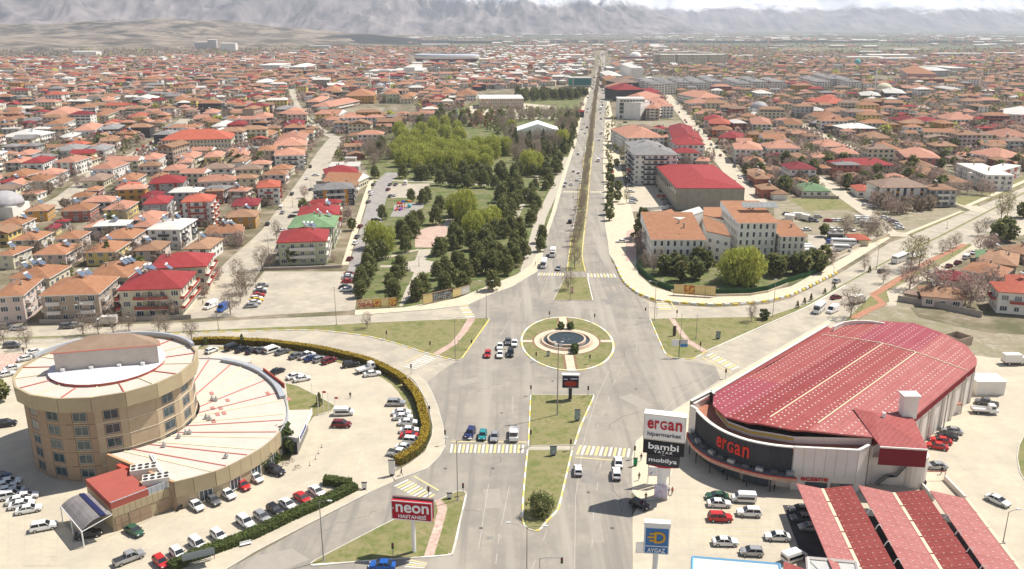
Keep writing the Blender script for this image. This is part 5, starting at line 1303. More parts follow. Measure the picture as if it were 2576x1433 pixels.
pines += TP('a1', 1650, 830, 1600, 960, 1450, 950)
put('pine', pines, .78)
pk_in = [(p.x, p.y) for p in map(g, park)]
xs_ = [p[0] for p in pk_in]; ys_ = [p[1] for p in pk_in]
NOT = [TP('a1', 1500, 1150, 2100, 1100, 2120, 1180, 1850, 1280, 1500, 1250), TP('a1', 1150, 380, 1640, 380, 1760, 430, 1800, 560, 1750, 740, 1380, 760, 1280, 560, 1150, 560), TP('a1', 1440, 1180, 1630, 1060, 1600, 880, 1700, 780, 2000, 780, 1960, 930, 1820, 1060, 1840, 1230, 1760, 1433, 1500, 1433, 1430, 1250), TP('a1', 1700, 450, 1900, 450, 1800, 620), [(975, 320), (1260, 320), (1270, 440), (980, 445)], [(1180, 250), (1410, 250), (1410, 300), (1180, 300)],
       [(860, 770), (1180, 745), (1180, 800), (860, 800)], TP('t2', 60, 1230, 450, 1230, 450, 1420, 60, 1420), [(1140, 490), (1260, 490), (1260, 600), (1140, 600)]]
def scatter(key, poly, step, n, s=1.0, sp=.15, avoid=NOT, pad=1.0, jit=.35, keep=1.0, sink=None, seed=5, hx=None):
    q = [g(p) for p in poly]; x0, x1 = min(v.x for v in q), max(v.x for v in q); y0, y1 = min(v.y for v in q), max(v.y for v in q); r = random.Random(seed); c = 0
    y = y0
    while y < y1:
        x = x0
        while x < x1:
            px, py = x+r.uniform(-jit, jit)*step, y+r.uniform(-jit, jit)*step; x += step
            if r.random() > keep: continue
            P = pix((px, py, 0))
            if not inpoly(P, poly) or any(inpoly(P, a) for a in avoid) or on_road(px, py, pad): continue
            if any((px-a)**2+(py-b_)**2 < (b_r+1.6)**2 for a, b_, b_r in TREX): continue
            if hx and near(px, py, hx): continue
            if sink is not None and c >= n: sink.append((px, py, key, s*r.uniform(1-sp, 1+sp))); continue
            if c < n: tree(key, Vector((px, py, 0)), s*r.uniform(1-sp, 1+sp)); TREX.append((px, py, 2.2)); c += 1
        y += step
    return c
E_ = [(1362, 640), (1290, 700), (1240, 700), (1280, 600), (1330, 480), (1360, 380), (1440, 300), (1460, 250), (1470, 252), (1456, 295), (1442, 359), (1421, 421), (1403, 479), (1388, 534)]
scatter('pine', E_, 9.0, 80, .72, pad=-.6, seed=3)
scatter('pine', [(1000, 480), (940, 470), (935, 420), (1010, 440), (1250, 440), (1330, 450), (1290, 560), (1240, 600), (1260, 480)], 8.4, 50, .9, pad=.3, seed=4)
scatter('pine', [(1250, 600), (1340, 560), (1340, 660), (1150, 750), (1100, 740), (1170, 650)], 15, 60, 1.0, pad=.6, seed=9)
rest = []
scatter('willow', [(1010, 345), (1080, 305), (1160, 298), (1260, 330), (1275, 400), (1180, 425), (1020, 420), (1000, 390)], 9.5, 40, .92, avoid=[], pad=-9, seed=33)
scatter('fir', [(1250, 330), (1440, 300), (1460, 260), (1440, 380), (1310, 420), (1260, 360)], 13, 46, .85, pad=-.5, seed=8, hx=2)
scatter('pine', [(1300, 242), (1478, 212), (1478, 250), (1320, 258)], 11, 60, 1.1, pad=-.5, avoid=[], seed=10, hx=2)
scatter('pine', [(920, 340), (1250, 270), (1300, 270), (1260, 330), (1000, 340), (940, 420)], 12.5, 60, .95, pad=-.5, seed=12, hx=2)
# avenue side trees (right side)
put('pine', TP('a2', 970, 80, 1035, 105, 970, 160, 980, 215, 1050, 250, 985, 310, 975, 400, 1000, 420, 985, 500, 980, 620, 990, 560, 1070, 500, 1060, 600, 985, 790, 970, 730)+TP('t2', 960, 1130, 955, 1180, 1000, 1060, 960, 1300, 965, 1380, 1010, 1230, 950, 1420, 1015, 1290), .72)
put('budding', TP('a2', 1150, 620, 1100, 170, 1180, 200)+TP('t2', 1080, 1350, 1060, 1420), .7)
put('fir', TP('a2', 1290, 960, 1330, 990), 1.25); put('blossom', TP('a2', 1300, 1120), 1.4)
put('bare', TP('a2', 700, 600, 740, 560, 690, 680, 640, 730, 760, 300, 770, 170, 790, 60, 700, 880, 670, 1000, 740, 440), .55)
put('bare', [T('a2', 630, 1270)], 1.1); put('bare', [T('b2', 565, 50)], .9)
put('fir', TP('a2', 1660, 1200), .95)
put('pine', TP('a2', 1530, 1330, 1620, 1300, 1700, 1330, 1870, 1270, 1950, 1290, 1850, 1380, 1700, 1400)+TP('a3', 30, 1330, 160, 1320, 280, 1330, 350, 1330, 430, 1300, 500, 1310, 560, 1220, 100, 1350), 1.0)
put('bare', TP('a2', 1340, 1270, 1420, 1330, 1480, 1300), .9)
put('blossom', TP('a3', 470, 1240, 640, 1220), 1.0)
# east road
put('budding', TP('a3', 1430, 1290, 1520, 1250, 2340, 800, 2400, 780), 1.15); put('bare', TP('a3', 1160, 1420, 1750, 1120, 1830, 1090, 1890, 1060, 2110, 940, 2190, 900), .8)
put('bare', TP('b3', 830, 330), 1.1); put('pine', TP('a3', 2310, 1010, 2430, 1000, 2380, 960, 2560, 760), 1.1); put('pine', TP('a3', 560, 950), .7); put('bare', TP('a3', 770, 950, 790, 930), 1.1); put('bare', TP('a3', 970, 1290), .6)
put('blossom', TP('a3', 2130, 1100, 2220, 1090, 2250, 1100, 1600, 1400), 1.2); put('blossom', TP('b3', 1690, 160, 1420, 50, 2030, 230, 2200, 120, 1980, 200), 1.7)
put('fir', TP('a3', 1020, 1310)+TP('b3', 570, 90, 430, 165, 365, 195, 295, 235, 665, 45), .22)
scatter('bare', TP('a3', 920, 860, 1230, 870, 1190, 960, 1000, 1030, 880, 960), 8, 14, .95, avoid=[], pad=0, seed=15)
# west road and hospital
put('bare', TP('b0', 270, 640, 990, 495, 840, 510, 1600, 470, 1300, 465, 1930, 555, 1145, 490, 40, 600, 1670, 500)+TP('b1', 0, 0), .75)
put('bare', TP('b0', 2420, 170, 2320, 300, 2480, 90, 1530, 330, 1650, 330, 900, 330), .95); put('bare', TP('a0', 2440, 1520, 2400, 1430), .9)
put('blossom', TP('b0', 60, 350, 150, 330, 640, 360, 2060, 130, 1900, 200, 1740, 330, 1120, 330)+TP('a0', 2150, 1420, 2200, 1380), 1.0)
put('bare', [T('b1', 1120, 440)], .55); put('bare', [T('a1', 130, 1270), T('a1', 60, 1290), T('a1', 210, 980)], .95)
put('pine', [T('a1', 370, 1230)], .9); put('pine', TP('a1', 965, 890, 480, 700), .75); put('blossom', TP('a1', 920, 790, 490, 560, 60, 250, 130, 220), 1.2)
put('bare', [T('b2', 2410, 370)], .7); put('bush', [T('b2', 2535, 350)], 1.6)
put('pine', TP('b0', 10, 1180), .7); put('fir', TP('b0', 2440, 610, 2070, 610), .28); put('fir', TP('b1', 640, 1215), .35)
put('bush', TP('c1', 270, 265), 2.6); put('bush', TP('c1', 45, 440), 2.1); put('bush', TP('c1', 195, 360), 1.2)
put('spiky', TP('c2', 280, 880), 1.0); put('bush', [T('b2', 495, 450), T('b2', 585, 450), T('b2', 630, 695), T('b2', 630, 670)], 1.1)
# hand-set conifers and blossoms among the near houses
put('fir', TP('a0', 1100, 1220, 1090, 1200), .8); put('pine', TP('a0', 580, 1433, 660, 1420, 1430, 1320, 1140, 880, 2400, 230, 1960, 390), .85)
put('fir', TP('a0', 50, 690, 100, 690), .8); put('pine', TP('a0', 170, 470, 290, 500, 220, 480), 1.0); put('bare', TP('a0', 330, 600, 400, 560), 1.2)
put('blossom', TP('a0', 560, 1210, 620, 1220, 1460, 1170, 1400, 1190, 980, 900, 1030, 880, 330, 1110, 2230, 1080, 2160, 1050, 2440, 1040, 2400, 1060, 640, 430, 1830, 1060, 780, 450, 850, 440, 1900, 560), 1.15)
put('bare', TP('a0', 850, 1210, 950, 1230, 1290, 860, 1230, 820), 1.1)
put('pine', TP('a3', 1450, 290, 1740, 480, 960, 440, 570, 230, 170, 240, 790, 470), 1.2)
put('blossom', TP('a3', 1800, 530, 1900, 540, 2000, 520, 2150, 530, 2230, 540, 1500, 350, 1600, 340, 730, 470, 950, 350)+TP('a2', 1780, 200, 1820, 180, 2300, 220, 2400, 240), 1.3)
put('pine', TP('t2', 1870, 1270, 1920, 1240, 1950, 1210, 2130, 1430), 1.1); put('willow', TP('t2', 2500, 1130), .8)
scatter('bare', [(920, 330), (1300, 250), (1470, 255), (1440, 330), (1400, 400), (1300, 420), (1250, 330), (1050, 320), (960, 430), (915, 430)], 9, 90, 1.15, pad=-.5, seed=6, hx=2)
scatter('bare', [(1235, 268), (1462, 250), (1448, 330), (1300, 335), (1250, 330)], 11, 60, 1.1, avoid=[NOT[-2]], pad=-.5, seed=41)
scatter('pine', [(1180, 300), (1235, 268), (1462, 250), (1448, 330), (1300, 335), (1200, 440), (1260, 350)], 10, 90, .9, avoid=[NOT[-2]], pad=-.5, seed=42)
ml = [g(p) for p in ((1446, 640), (1460, 560), (1470, 480), (1480, 400), (1487, 340), (1494, 280), (1500, 235), (1506, 195), (1510, 172))]
for a, b_ in zip(ml, ml[1:]):
    L_ = (b_-a).length; k = int(L_/8.5)
    for i in range(k): q = a.lerp(b_, (i+rnd.random()*.5)/k); q.x += rnd.uniform(-1.2, 1.2); tree('bare', q, rnd.uniform(.45, .85))
# gardens between the houses: near trees one by one, far ones in one mass
cands = []; rt = random.Random(77); y = 300
while y < 3600:
    st_ = 8.0 if y < 650 else (9.5 if y < 1100 else (12 if y < 1900 else 19)); hw_ = y*.62+40; x = -hw_
    while x < hw_:
        cands.append((x+rt.uniform(-.45, .45)*st_, y+rt.uniform(-.45, .45)*st_)); x += st_
    y += st_
NO_T = NO_H[:]
lim = {'blossom': 205, 'bare': 60, 'pine': 12}
cnt = {}
for x, y in cands:
    right = x > y*.08
    if rt.random() > (.92 if right else (.85 if y > 560 else .62)): continue
    if near(x, y, -1.2 if y < 900 else -2.5): continue
    if okp(x, y, 1.0, NO_T) is None: continue
    nl = x < 0 and y < 560
    if nl and rt.random() < .45: continue
    u = rt.random(); k = 'blossom' if u < (.52 if right else .45) else ('bare' if u < .84 else ('pine' if (u < .985 or y < 700) else 'willow'))
    s = rt.uniform(.75, 1.45)
    if nl: s *= .66; k = 'blossom' if u < .6 else 'bare'
    if k in lim and cnt.get(k, 0) < lim[k]: cnt[k] = cnt.get(k, 0)+1; tree(k, Vector((x, y, 0)), s)
    else: masst.append((x, y, k, s))
for i in range(2600):   # belts and groves of the far plain
    y = rt.uniform(2200, 7500); x = rt.uniform(-.35, .62)*y
    if pix((x, y, 0))[1] < 66: continue
    masst.append((x, y, 'pine' if rt.random() < .35 else 'bare', rt.uniform(.6, 1.5)))
# small crowns of the mass: a few dozen leaf cards each near by, fewer far off
v, f, mi = [], [], []; MI = {'pine': 0, 'bare': 2, 'blossom': 4, 'willow': 6}
for x, y, k, s in masst:
    n = 150 if y < 560 else 40 if y < 900 else (16 if y < 1600 else 7); R_ = {'pine': 2.6, 'bare': 3.0, 'blossom': 2.7, 'willow': 4}[k]*s; H_ = R_*(1.5 if k != 'pine' else 2.2); m = MI[k]
    sz = R_*(.26 if y < 900 else (.4 if y < 1600 else .62)); th = {'pine': .8, 'bare': .16, 'blossom': .5, 'willow': .8}[k]
    for i in range(n):
        a = rt.random()*6.283; u = rt.uniform(-1, 1); rr = R_*math.sqrt(max(0, 1-u*u))*rt.uniform(.5, 1.05)
        px, py, pz = x+rr*math.cos(a), y+rr*math.sin(a), 1.0+H_*.5*(u+1)
        b1 = rt.uniform(-1, 1)*sz; b2 = rt.uniform(-1, 1)*sz; b3 = rt.uniform(-1, 1)*sz; c1, c2, c3 = -b2*th, b1*th, rt.uniform(-.8, .8)*sz
        q = len(v); v += [(px-b1-c1, py-b2-c2, pz-b3-c3), (px+b1-c1, py+b2-c2, pz+b3-c3), (px+b1+c1, py+b2+c2, pz+b3+c3), (px-b1+c1, py-b2+c2, pz-b3+c3)]
        f.append((q, q+1, q+2, q+3)); mi.append(m+(1 if rt.random() < .35 else 0))
me = bpy.data.meshes.new('distant_trees'); me.from_pydata(v, [], f)
for m in LP+LB+LF+LW: me.materials.append(m)
me.polygons.foreach_set('material_index', mi); o = place(me, 'distant_trees'); stuff(o, 'leafless and dark garden trees scattered among the distant houses', 'trees')
print('mass trees', len(masst), 'faces', len(f), 'individual', TCOUNT)
# ================================================================ oval hospital
HC = Vector((-86.2, 169.6, 0)); HR = 17.6; HZ = 18.6; NF = 18
m_stone = M('sandstone_cladding', (.44, .355, .24), (.38, .30, .20), .6, .85); m_stone2 = M('brown_shaded_cladding', (.36, .26, .175), (.31, .22, .15), .6, .85)
m_fasc = M('beige_metal_fascia', (.43, .355, .225), (.385, .315, .20), .4, .6); m_joint = M('cladding_joint', (.25, .18, .11)); m_cord = M('pale_cornice', (.62, .54, .42))
m_rsheet = M('pale_roof_sheet', (.60, .53, .46), (.56, .49, .42), .3, .7); m_rred = M('red_flashing', (.46, .13, .10)); m_rcream = M('cream_flashing', (.72, .64, .44), (.66, .58, .4), 1)
m_rgrey = M('light_blue_grey_panel', (.40, .42, .44), (.36, .38, .40), .5, .5); m_ring = M('disc_roof_sheet', (.66, .65, .65), (.60, .59, .60), .2, .7)
m_hg = M('hospital_glass', (.02, .045, .052), (.05, .085, .095), .5, rough=.12, spec=.6)
H = empty('hospital', HC)
def cp(r, a, z=0): return Vector((r*math.cos(a), r*math.sin(a), z))
def seg(name, r0, r1, a0, a1, z0, z1, mat, par=H):
    b = MB(); q = [cp(r0, a0), cp(r1, a0), cp(r1, a1), cp(r0, a1)]; b.prism([(p.x, p.y) for p in q], z0, z1, 0, bottom=True); return b.build(name, mat, par)
DA = 2*math.pi/NF; A0 = .07
tw = MB(); tw.prism([tuple(cp(HR-1.0, A0+i*DA).xy) for i in range(NF)], 0, 15.8); tw.build('core_wall', m_stone2, H)
fw = mk_window(2.5, 1.75, 1).mesh('window', [m_hg, m_met]); fl_w = 3.05
for i in range(NF):
    a0, a1 = A0+i*DA, A0+(i+1)*DA; am = (a0+a1)/2; deg = math.degrees(am) % 360
    seg('roof_panel', 11.4, HR+.15, a0+.004, a1-.004, 18.0, 18.25, m_rsheet)
    seg('roof_rib', 11.4, HR+.1, a0-.008, a0+.008, 18.26, 18.42, m_rred if i % 2 else m_rcream)
    seg('fascia_panel', HR+.0, HR+.45, a0+.002, a1-.002, 15.7, 18.75, m_fasc)
    if 195 < deg or deg < 20 or deg > 350:
        nrm = cp(1, am); half = (HR-1.0)*math.tan(DA/2); rr = (HR-1.0)*math.cos(DA/2)+.02
        blank = 303 < deg < 325
        tan_ = Vector((-nrm.y, nrm.x, 0)); rz = am+math.pi/2
        # cladding slabs either side of the window column, and a slab between storeys
        for k in range(5):
            z = .25+k*fl_w+.2
            for s, w_ in (((-1, half-1.5), (1, half-1.5)) if not blank else ((0, half*2-.1),)):
                cx = (s*(half-(half-1.5)/2)) if s else 0
                b = MB(); b.box(-w_/2+.012, w_/2-.012, -.16, 0, .02, fl_w-.02)
                p = nrm*rr+tan_*(-cx)
                o = b.build('cladding_panel', m_stone2 if (deg < 285 and s) else m_stone, H, (p.x, p.y, z-.2)); o.rotation_euler = (0, 0, rz)  # left facets and spandrels get browner stone, painting in their shade
            if not blank:
                p = nrm*(rr+.06); o = place(fw, 'window', H, (p.x, p.y, z+.55), rz)
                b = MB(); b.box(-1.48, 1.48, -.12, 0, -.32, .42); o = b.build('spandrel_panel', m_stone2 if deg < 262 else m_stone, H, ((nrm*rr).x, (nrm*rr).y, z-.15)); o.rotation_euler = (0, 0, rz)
                if 235 < deg and k < 4:
                    pass
        for k in range(1, 5):
            if deg > 255 or deg < 20:
                b = MB(); b.box(-half, half, -.24, 0, 0, .12); p = nrm*rr; o = b.build('cornice', m_cord if deg > 275 or deg < 20 else m_joint, H, (p.x, p.y, .22+k*fl_w)); o.rotation_euler = (0, 0, rz)
# raised disc roof, penthouse with brown roof
b = MB(); n = 30; b.prism([tuple(cp(11.3, 2*math.pi*i/n).xy) for i in range(n)], 15.8, 18.75); b.build('disc_wall', m_rred, H)
b = MB(); k = [cp(11.5, 2*math.pi*i/n, 18.85) for i in range(n)]
for i in range(n): b.poly([k[i], k[(i+1) % n], Vector((0, 0, 19.15))])
b.build('disc_roof', m_ring, H)
pa, pb = g((133, 888), 23)-HC, g((395, 868), 23)-HC; pa.z = pb.z = 0
mid = (pa+pb)/2; du = (pb-pa).normalized(); dv = Vector((-du.y, du.x, 0)); wd = (pb-pa).length/2
foot = [pa, pb]+[mid+du*wd*math.cos(t)+dv*(wd*.78*math.sin(t)+0) for t in [math.pi*j/9 for j in range(1, 9)]]
b = MB(); b.prism([(p.x, p.y) for p in foot], 18.3, 22.9); b.build('penthouse_wall', M('penthouse_render', (.52, .46, .40), (.47, .41, .36), .5), H)
b = MB(); nf = len(foot); apx = [mid+du*wd*.05+dv*wd*.26]; 
for i in range(nf):
    p, q = foot[i], foot[(i+1) % nf]; e = lambda v: Vector((mid.x+(v.x-mid.x)*1.05, mid.y+(v.y-mid.y)*1.08, 22.9))
    P_, Q_ = e(p), e(q); R1, R2 = [Vector((mid.x+du.x*t+dv.x*wd*.42, mid.y+du.y*t+dv.y*wd*.42, 24.8)) for t in (-wd*.35, wd*.35)]
    pick = lambda v: R1 if (v-mid).dot(du) < 0 else R2
    a_, c_ = pick(p), pick(q)
    b.poly([P_, Q_, c_, a_] if a_ != c_ else [P_, Q_, a_])
b.build('penthouse_roof', M('brown_roof_sheet', (.27, .185, .13), (.32, .23, .165), .35, .8), H)
b = MB()
for i in range(nf):
    p, q = foot[i], foot[(i+1) % nf]; b.tube(e(p)-Vector((0, 0, .08)), e(q)-Vector((0, 0, .08)), .12, 4)
b.build('eaves_trim', m_rred, H)
for f_ in (.08, .35, .62, .85):
    p = pa.lerp(pb, f_); b = MB(); b.box(-.35, .35, -.9, -.2, 18.9, 19.6); o = b.build('roof_vent', m_tank, H, (p.x, p.y, 0))
for a in (95, 108, 122): seg('blue_panel', HR+.1, HR+.5, math.radians(180-a-15), math.radians(180-a-4), 18.76, 18.9, M('blue_panel', (.05, .08, .22), rough=.3))
b = MB()
for t in range(26):
    a = math.radians(35+t*5.2); a2 = a+math.radians(5.2)
    q = [cp(HR-.2, a), cp(HR+.45, a), cp(HR+.45, a2), cp(HR-.2, a2)]; b.prism([(p.x, p.y) for p in q], 18.75, 19.5)
b.build('parapet', m_rgrey, H)
tag(H, 'oval five-storey sandstone hospital with ringed pale roof and brown penthouse', 'hospital')
# crescent wing -------------------------------------------------------------------
CW = empty('hospital_wing', (-58, 168, 0)); wz = 6.0
rim = curve([tuple(g(p, wz).xy) for p in [(500, 903), (560, 905), (615, 917), (660, 937), (696, 968), (716, 1005), (722, 1040), (712, 1072), (690, 1101), (652, 1131), (602, 1159), (540, 1187), (437, 1214)]], 2)
nw = len(rim)-1; a_s, a_e = math.radians(58), math.radians(-72); inner = [HC+cp(HR-.4, a_s+(a_e-a_s)*i/nw) for i in range(nw+1)]
loc = lambda p: (p[0]-CW.location.x, p[1]-CW.location.y)
for i in range(nw):
    o1, o2, i1, i2 = Vector((*rim[i], 0)), Vector((*rim[i+1], 0)), inner[i], inner[i+1]
    b = MB(); q = [loc(p) for p in (i1, i2, o2, o1)]; z1 = wz-.1; b.prism(q if True else q[::-1], wz-.45, z1, 0, bottom=True); b.build('roof_panel', m_rsheet, CW)
    d = (o1-i1).normalized(); nn = Vector((-d.y, d.x, 0)); w_ = .13 if i % 2 else .22
    if i % 3 == 2: continue_rib = True
    else: continue_rib = False
    b = MB(); q = [loc(p) for p in (i1+nn*w_, i1-nn*w_, o1-nn*w_-d*.6, o1+nn*w_-d*.6)]; b.prism(q, z1, z1+.1)
    if not continue_rib: b.build('roof_rib', m_rred if i % 2 else m_rcream, CW)
    b = MB(); dd = (o2-o1).normalized(); no = Vector((dd.y, -dd.x, 0)); no = no if no.dot(o1-HC) > 0 else -no
    q = [loc(p) for p in (o1+dd*.03, o2-dd*.03, o2-dd*.03+no*.25, o1+dd*.03+no*.25)]; b.prism(q, 2.9, wz+.15, 0, bottom=True); b.build('fascia_panel', m_fasc if i > 14 else m_rgrey, CW)
    b = MB(); q = [loc(p) for p in (o1-no*.5, o2-no*.5, o2-no*.1, o1-no*.1)]; b.prism(q, 0, 2.9); b.build('wall', m_stone, CW)
    if i > 8 and (i % 2 == 0):
        m_ = (o1+o2)/2+no*.02-no*.1; o = place(WM['f'], 'window', CW, (*loc(m_), .5)); o.rotation_euler = (0, 0, math.atan2(dd.y, dd.x) if Vector((dd.y, -dd.x, 0)).dot(no) > 0 else math.atan2(-dd.y, -dd.x))
b = MB(); e1, e2 = inner[-1], Vector((*rim[-1], 0)); d = (e2-e1).normalized(); nn = Vector((-d.y, d.x, 0))*.2; b.prism([loc(p) for p in (e1-nn, e2-nn, e2+nn, e1+nn)], 0, wz+.1); b.build('end_wall', m_stone2, CW)
b = MB(); b.prism([loc(p) for p in (e1-nn*1.3, e2-nn*1.3, e2+nn*1.3, e1+nn*1.3)], wz+.11, wz+.2); b.build('end_coping', M('copper_coping', (.55, .33, .18)), CW)
for p_ in TP('b1', 120, 1090, 330, 1150)+TP('b0', 2130, 1090, 2290, 1160, 2140, 1240, 2220, 1240, 2190, 1300, 2255, 1290, 2150, 1370)[:7]:
    p = g(p_, wz); b = MB(); b.box(-.4, .4, -.9, .9, wz-.09, wz+.0); b.build('roof_patch', M('faded_red_patch', (.46, .22, .19)), CW, loc(p)+(0,), rot=.5)
for p_ in TP('b0', 2075, 1345, 2110, 1360, 2135, 1160, 2175, 1165)+TP('c0', 1800, 110, 1650, 200, 1870, 75, 1910, 70, 2275, 310):
    p = g(p_, wz); b = MB(); b.box(-.35, .35, -.35, .35, wz-.09, wz+.55); b.tube((0, 0, wz+.5), (0, 0, wz+1.1), .15, 6); b.build('roof_vent', m_met, CW, loc(p)+(0,))
b = MB(); cz = [(560, 905), (615, 917), (660, 937), (696, 968), (713, 1000)]; P_ = [g(p, wz+.3) for p in curve(cz, 3)]
for p, q in zip(P_, P_[1:]): b.box(0, (q-p).length, -.8, .5, 0, .7, 0, Matrix.Translation((p.x-CW.location.x, p.y-CW.location.y, wz)) @ Matrix.Rotation(math.atan2((q-p).y, (q-p).x), 4, 'Z'))
b.build('parapet', m_rgrey, CW)
b = MB(); p1, p2 = g(T('b1', 75, 830), wz+1.5), g(T('b1', 280, 985), wz+1.5); b.box(0, (p2-p1).length, -.15, .15, 0, 1.3, 0, Matrix.Translation((p1.x-CW.location.x, p1.y-CW.location.y, wz)) @ Matrix.Rotation(math.atan2((p2-p1).y, (p2-p1).x), 4, 'Z')); b.build('sign_frame', m_redtrim, CW)
tag(CW, 'low crescent wing with pale wedge roof panels wrapped round the hospital tower', 'building')
# back block of the wing
polyhouse('wing_rear_block', TP('b0', 2100, 740, 2320, 800, 2510, 790, 2530, 745, 2190, 700), 5.5, m_rsheet, m_stone, 'small pale-roofed block tucked behind the crescent wing', 'building')
# entrance porch with sign
EP = empty('entrance_porch', g(T('c1', 300, 210))); pe = [g(p, 4.6)-EP.location for p in TP('b1', 170, 1500, 430, 1545, 560, 1255, 310, 1262)]
b = MB(); q = [(p.x, p.y) for p in pe]; b.prism(q, 3.6, 4.6, 1, 0); b.build('roof', [m_rsheet, m_rgrey], EP)
b = MB(); b.prism([(p[0]*.8, p[1]*.8+.5) for p in q], 0, 3.6); b.build('wall', m_glass, EP)
d = (pe[2]-pe[1]); b = MB(); L_ = d.length; b.box(0, L_, -.12, .0, 3.5, 5.0); o = b.build('sign_board', WALL['w'][0], EP, (pe[1].x, pe[1].y, 0)); o.rotation_euler = (0, 0, math.atan2(d.y, d.x))
for i in range(5): b = MB(); b.box(.8+i*1.3, 1.6+i*1.3, -.2, -.125, 3.9, 4.6); o = b.build('sign_letter', M('sign_blue', (.03, .06, .25)), EP, (pe[1].x, pe[1].y, 0)); o.rotation_euler = (0, 0, math.atan2(d.y, d.x))
tag(EP, 'flat-roofed entrance porch with white sign board on the crescent wing', 'porch')
# red-roofed annex with plant on top -------------------------------------------------
AX = empty('hospital_annex', g((330, 1320))); az = 5.9; ax = lambda p, z=az: (g(p, z)-AX.location).to_2d()
aw = [ax(T('c0', *p)) for p in ((1110, 772), (1740, 532), (1512, 190), (1165, 370), (1240, 410), (860, 530))]
fr = [ax(T('c0', *p)) for p in ((1110, 772), (1740, 532), (1535, 275), (860, 530))]
b = MB(); b.prism([tuple(p) for p in fr], 0, az-1.3); b.build('wall', m_fasc, AX)
f0, f1 = fr[0], fr[1]; dd = (f1-f0).normalized(); nn = Vector((dd.y, -dd.x)); Ln = (f1-f0).length
for i in range(11):
    a_, c_ = f0+dd*(Ln*i/11+.03), f0+dd*(Ln*(i+1)/11-.03); b = MB(); b.prism([tuple(a_), tuple(c_), tuple(c_-nn*.2), tuple(a_-nn*.2)][::-1], az-1.3, az+.1); b.build('parapet_panel', m_rgrey, AX)
    b = MB(); b.prism([tuple(a_+nn*.12), tuple(c_+nn*.12), tuple(c_-nn*.05), tuple(a_-nn*.05)], 2.9, az-1.32, 0); b.build('cladding_panel', m_fasc, AX)
for t, w_ in ((.13, 2.2), (.42, 4.0), (.80, 2.2)):
    p = f0+dd*Ln*t+nn*.05; b = MB(); b.box(-w_/2, w_/2, -.08, 0, .1, 2.7); b.box(-.05, .05, -.12, -.08, .1, 2.7); b.box(-w_/2, w_/2, -.12, -.08, 1.35, 1.45); o = b.build('shutter', m_stone2, AX, (p.x, p.y, 0)); o.rotation_euler = (0, 0, math.atan2(dd.y, dd.x))
b = MB(); rd = [ax(T('c0', *p)) for p in ((1110, 772), (1490, 628), (1240, 412), (860, 530))]; b.prism([tuple(p) for p in rd], az-1.3, az); b.build('red_roof', M('terracotta_membrane', (.38, .105, .08), (.34, .09, .07), .3), AX)
b = MB(); rd = [ax(T('c0', *p)) for p in ((1240, 415), (1165, 375), (1450, 270), (1510, 340))]; b.prism([tuple(p) for p in rd], az-1.3, az-.2); b.build('lower_red_roof', M('terracotta_membrane_old', (.46, .09, .06)), AX)
m_unit = M('chiller_casing', (.66, .61, .54)); 
for k, (x, y) in enumerate(((1450, 440), (1575, 540))):
    p = ax(T('c0', x, y), az); b = MB(); b.box(-2.4, 2.4, -1.3, 1.3, az-1.2, az+.9); o = b.build('chiller', m_unit, AX, (p.x, p.y, 0)); o.rotation_euler = (0, 0, .35)
    for i in range(4):
        for j in range(2): b = MB(); b.tube((-1.8+i*1.2, -.62+j*1.24, az+.9), (-1.8+i*1.2, -.62+j*1.24, az+.96), .45, 10); b.build('fan', m_dark, o)
b = MB()
for s in (0, .6): 
    p, q = ax(T('c0', 1510+s*40, 290)), ax(T('c0', 1630+s*40, 500)); b.tube((p.x, p.y, az+.3), (q.x, q.y, az+.3), .16, 6)
b.build('pipe', m_tank, AX)
tag(AX, 'low annex with terracotta roof and white chillers in front of the hospital', 'building')
# curved grey canopy
KN = empty('curved_canopy', g(T('c0', 800, 1100))); k0, k1 = g(T('c0', 905, 670), 4.7)-KN.location, g(T('c0', 1130, 880), 4.7)-KN.location
j0, j1 = g(T('c0', 608, 800), 3.2)-KN.location, g(T('c0', 820, 1055), 3.2)-KN.location
for i in range(14):
    t0, t1 = i/14, (i+1)/14; b = MB(); prof = []
    for s in range(8):
        u = s/7; zz = 4.7-(1.5*(u**2.6))+.35*math.sin(u*math.pi)
        prof.append((u, zz))
    for (u0, z0), (u1, z1) in zip(prof, prof[1:]):
        a_, b2 = k0.lerp(j0, u0), k1.lerp(j1, u0); c_, d2 = k0.lerp(j0, u1), k1.lerp(j1, u1); q = [a_.lerp(b2, t0+.003), a_.lerp(b2, t1-.003), c_.lerp(d2, t1-.003), c_.lerp(d2, t0+.003)]
        q = [Vector((v.x, v.y, z)) for v, z in zip(q, (z0, z0, z1, z1))]; b.poly(q, 0); b.poly([v-Vector((0, 0, .1)) for v in q][::-1], 0)
    b.build('canopy_sheet', M('weathered_canopy_sheet', (.22, .20, .20), (.32, .29, .28), .5, .45), KN)
b = MB(); a_, b2 = k0.lerp(j0, .18), k1.lerp(j1, .18); c_, d2 = k0.lerp(j0, .36), k1.lerp(j1, .36)
b.poly([Vector((v.x, v.y, z+.06)) for v, z in ((a_, 4.92), (b2, 4.92), (d2, 5.0), (c_, 5.0))]); b.build('dark_strip', M('navy_sheet', (.025, .03, .09), rough=.4), KN)
for q in (j0, j1, j0.lerp(j1, .5)): b = MB(); b.tube((q.x, q.y, 0), (q.x, q.y, 3.2), .12, 6); b.build('post', m_tank, KN)
b = MB(); b.tube((j0.x, j0.y, 3.2), (j1.x, j1.y, 3.2), .1, 6); b.tube((k1.x, k1.y, 4.6), (j1.x, j1.y, 3.1), .08, 6); b.build('edge_beam', m_tank, KN)
tag(KN, 'curved grey metal canopy on white posts at the annex end', 'canopy')
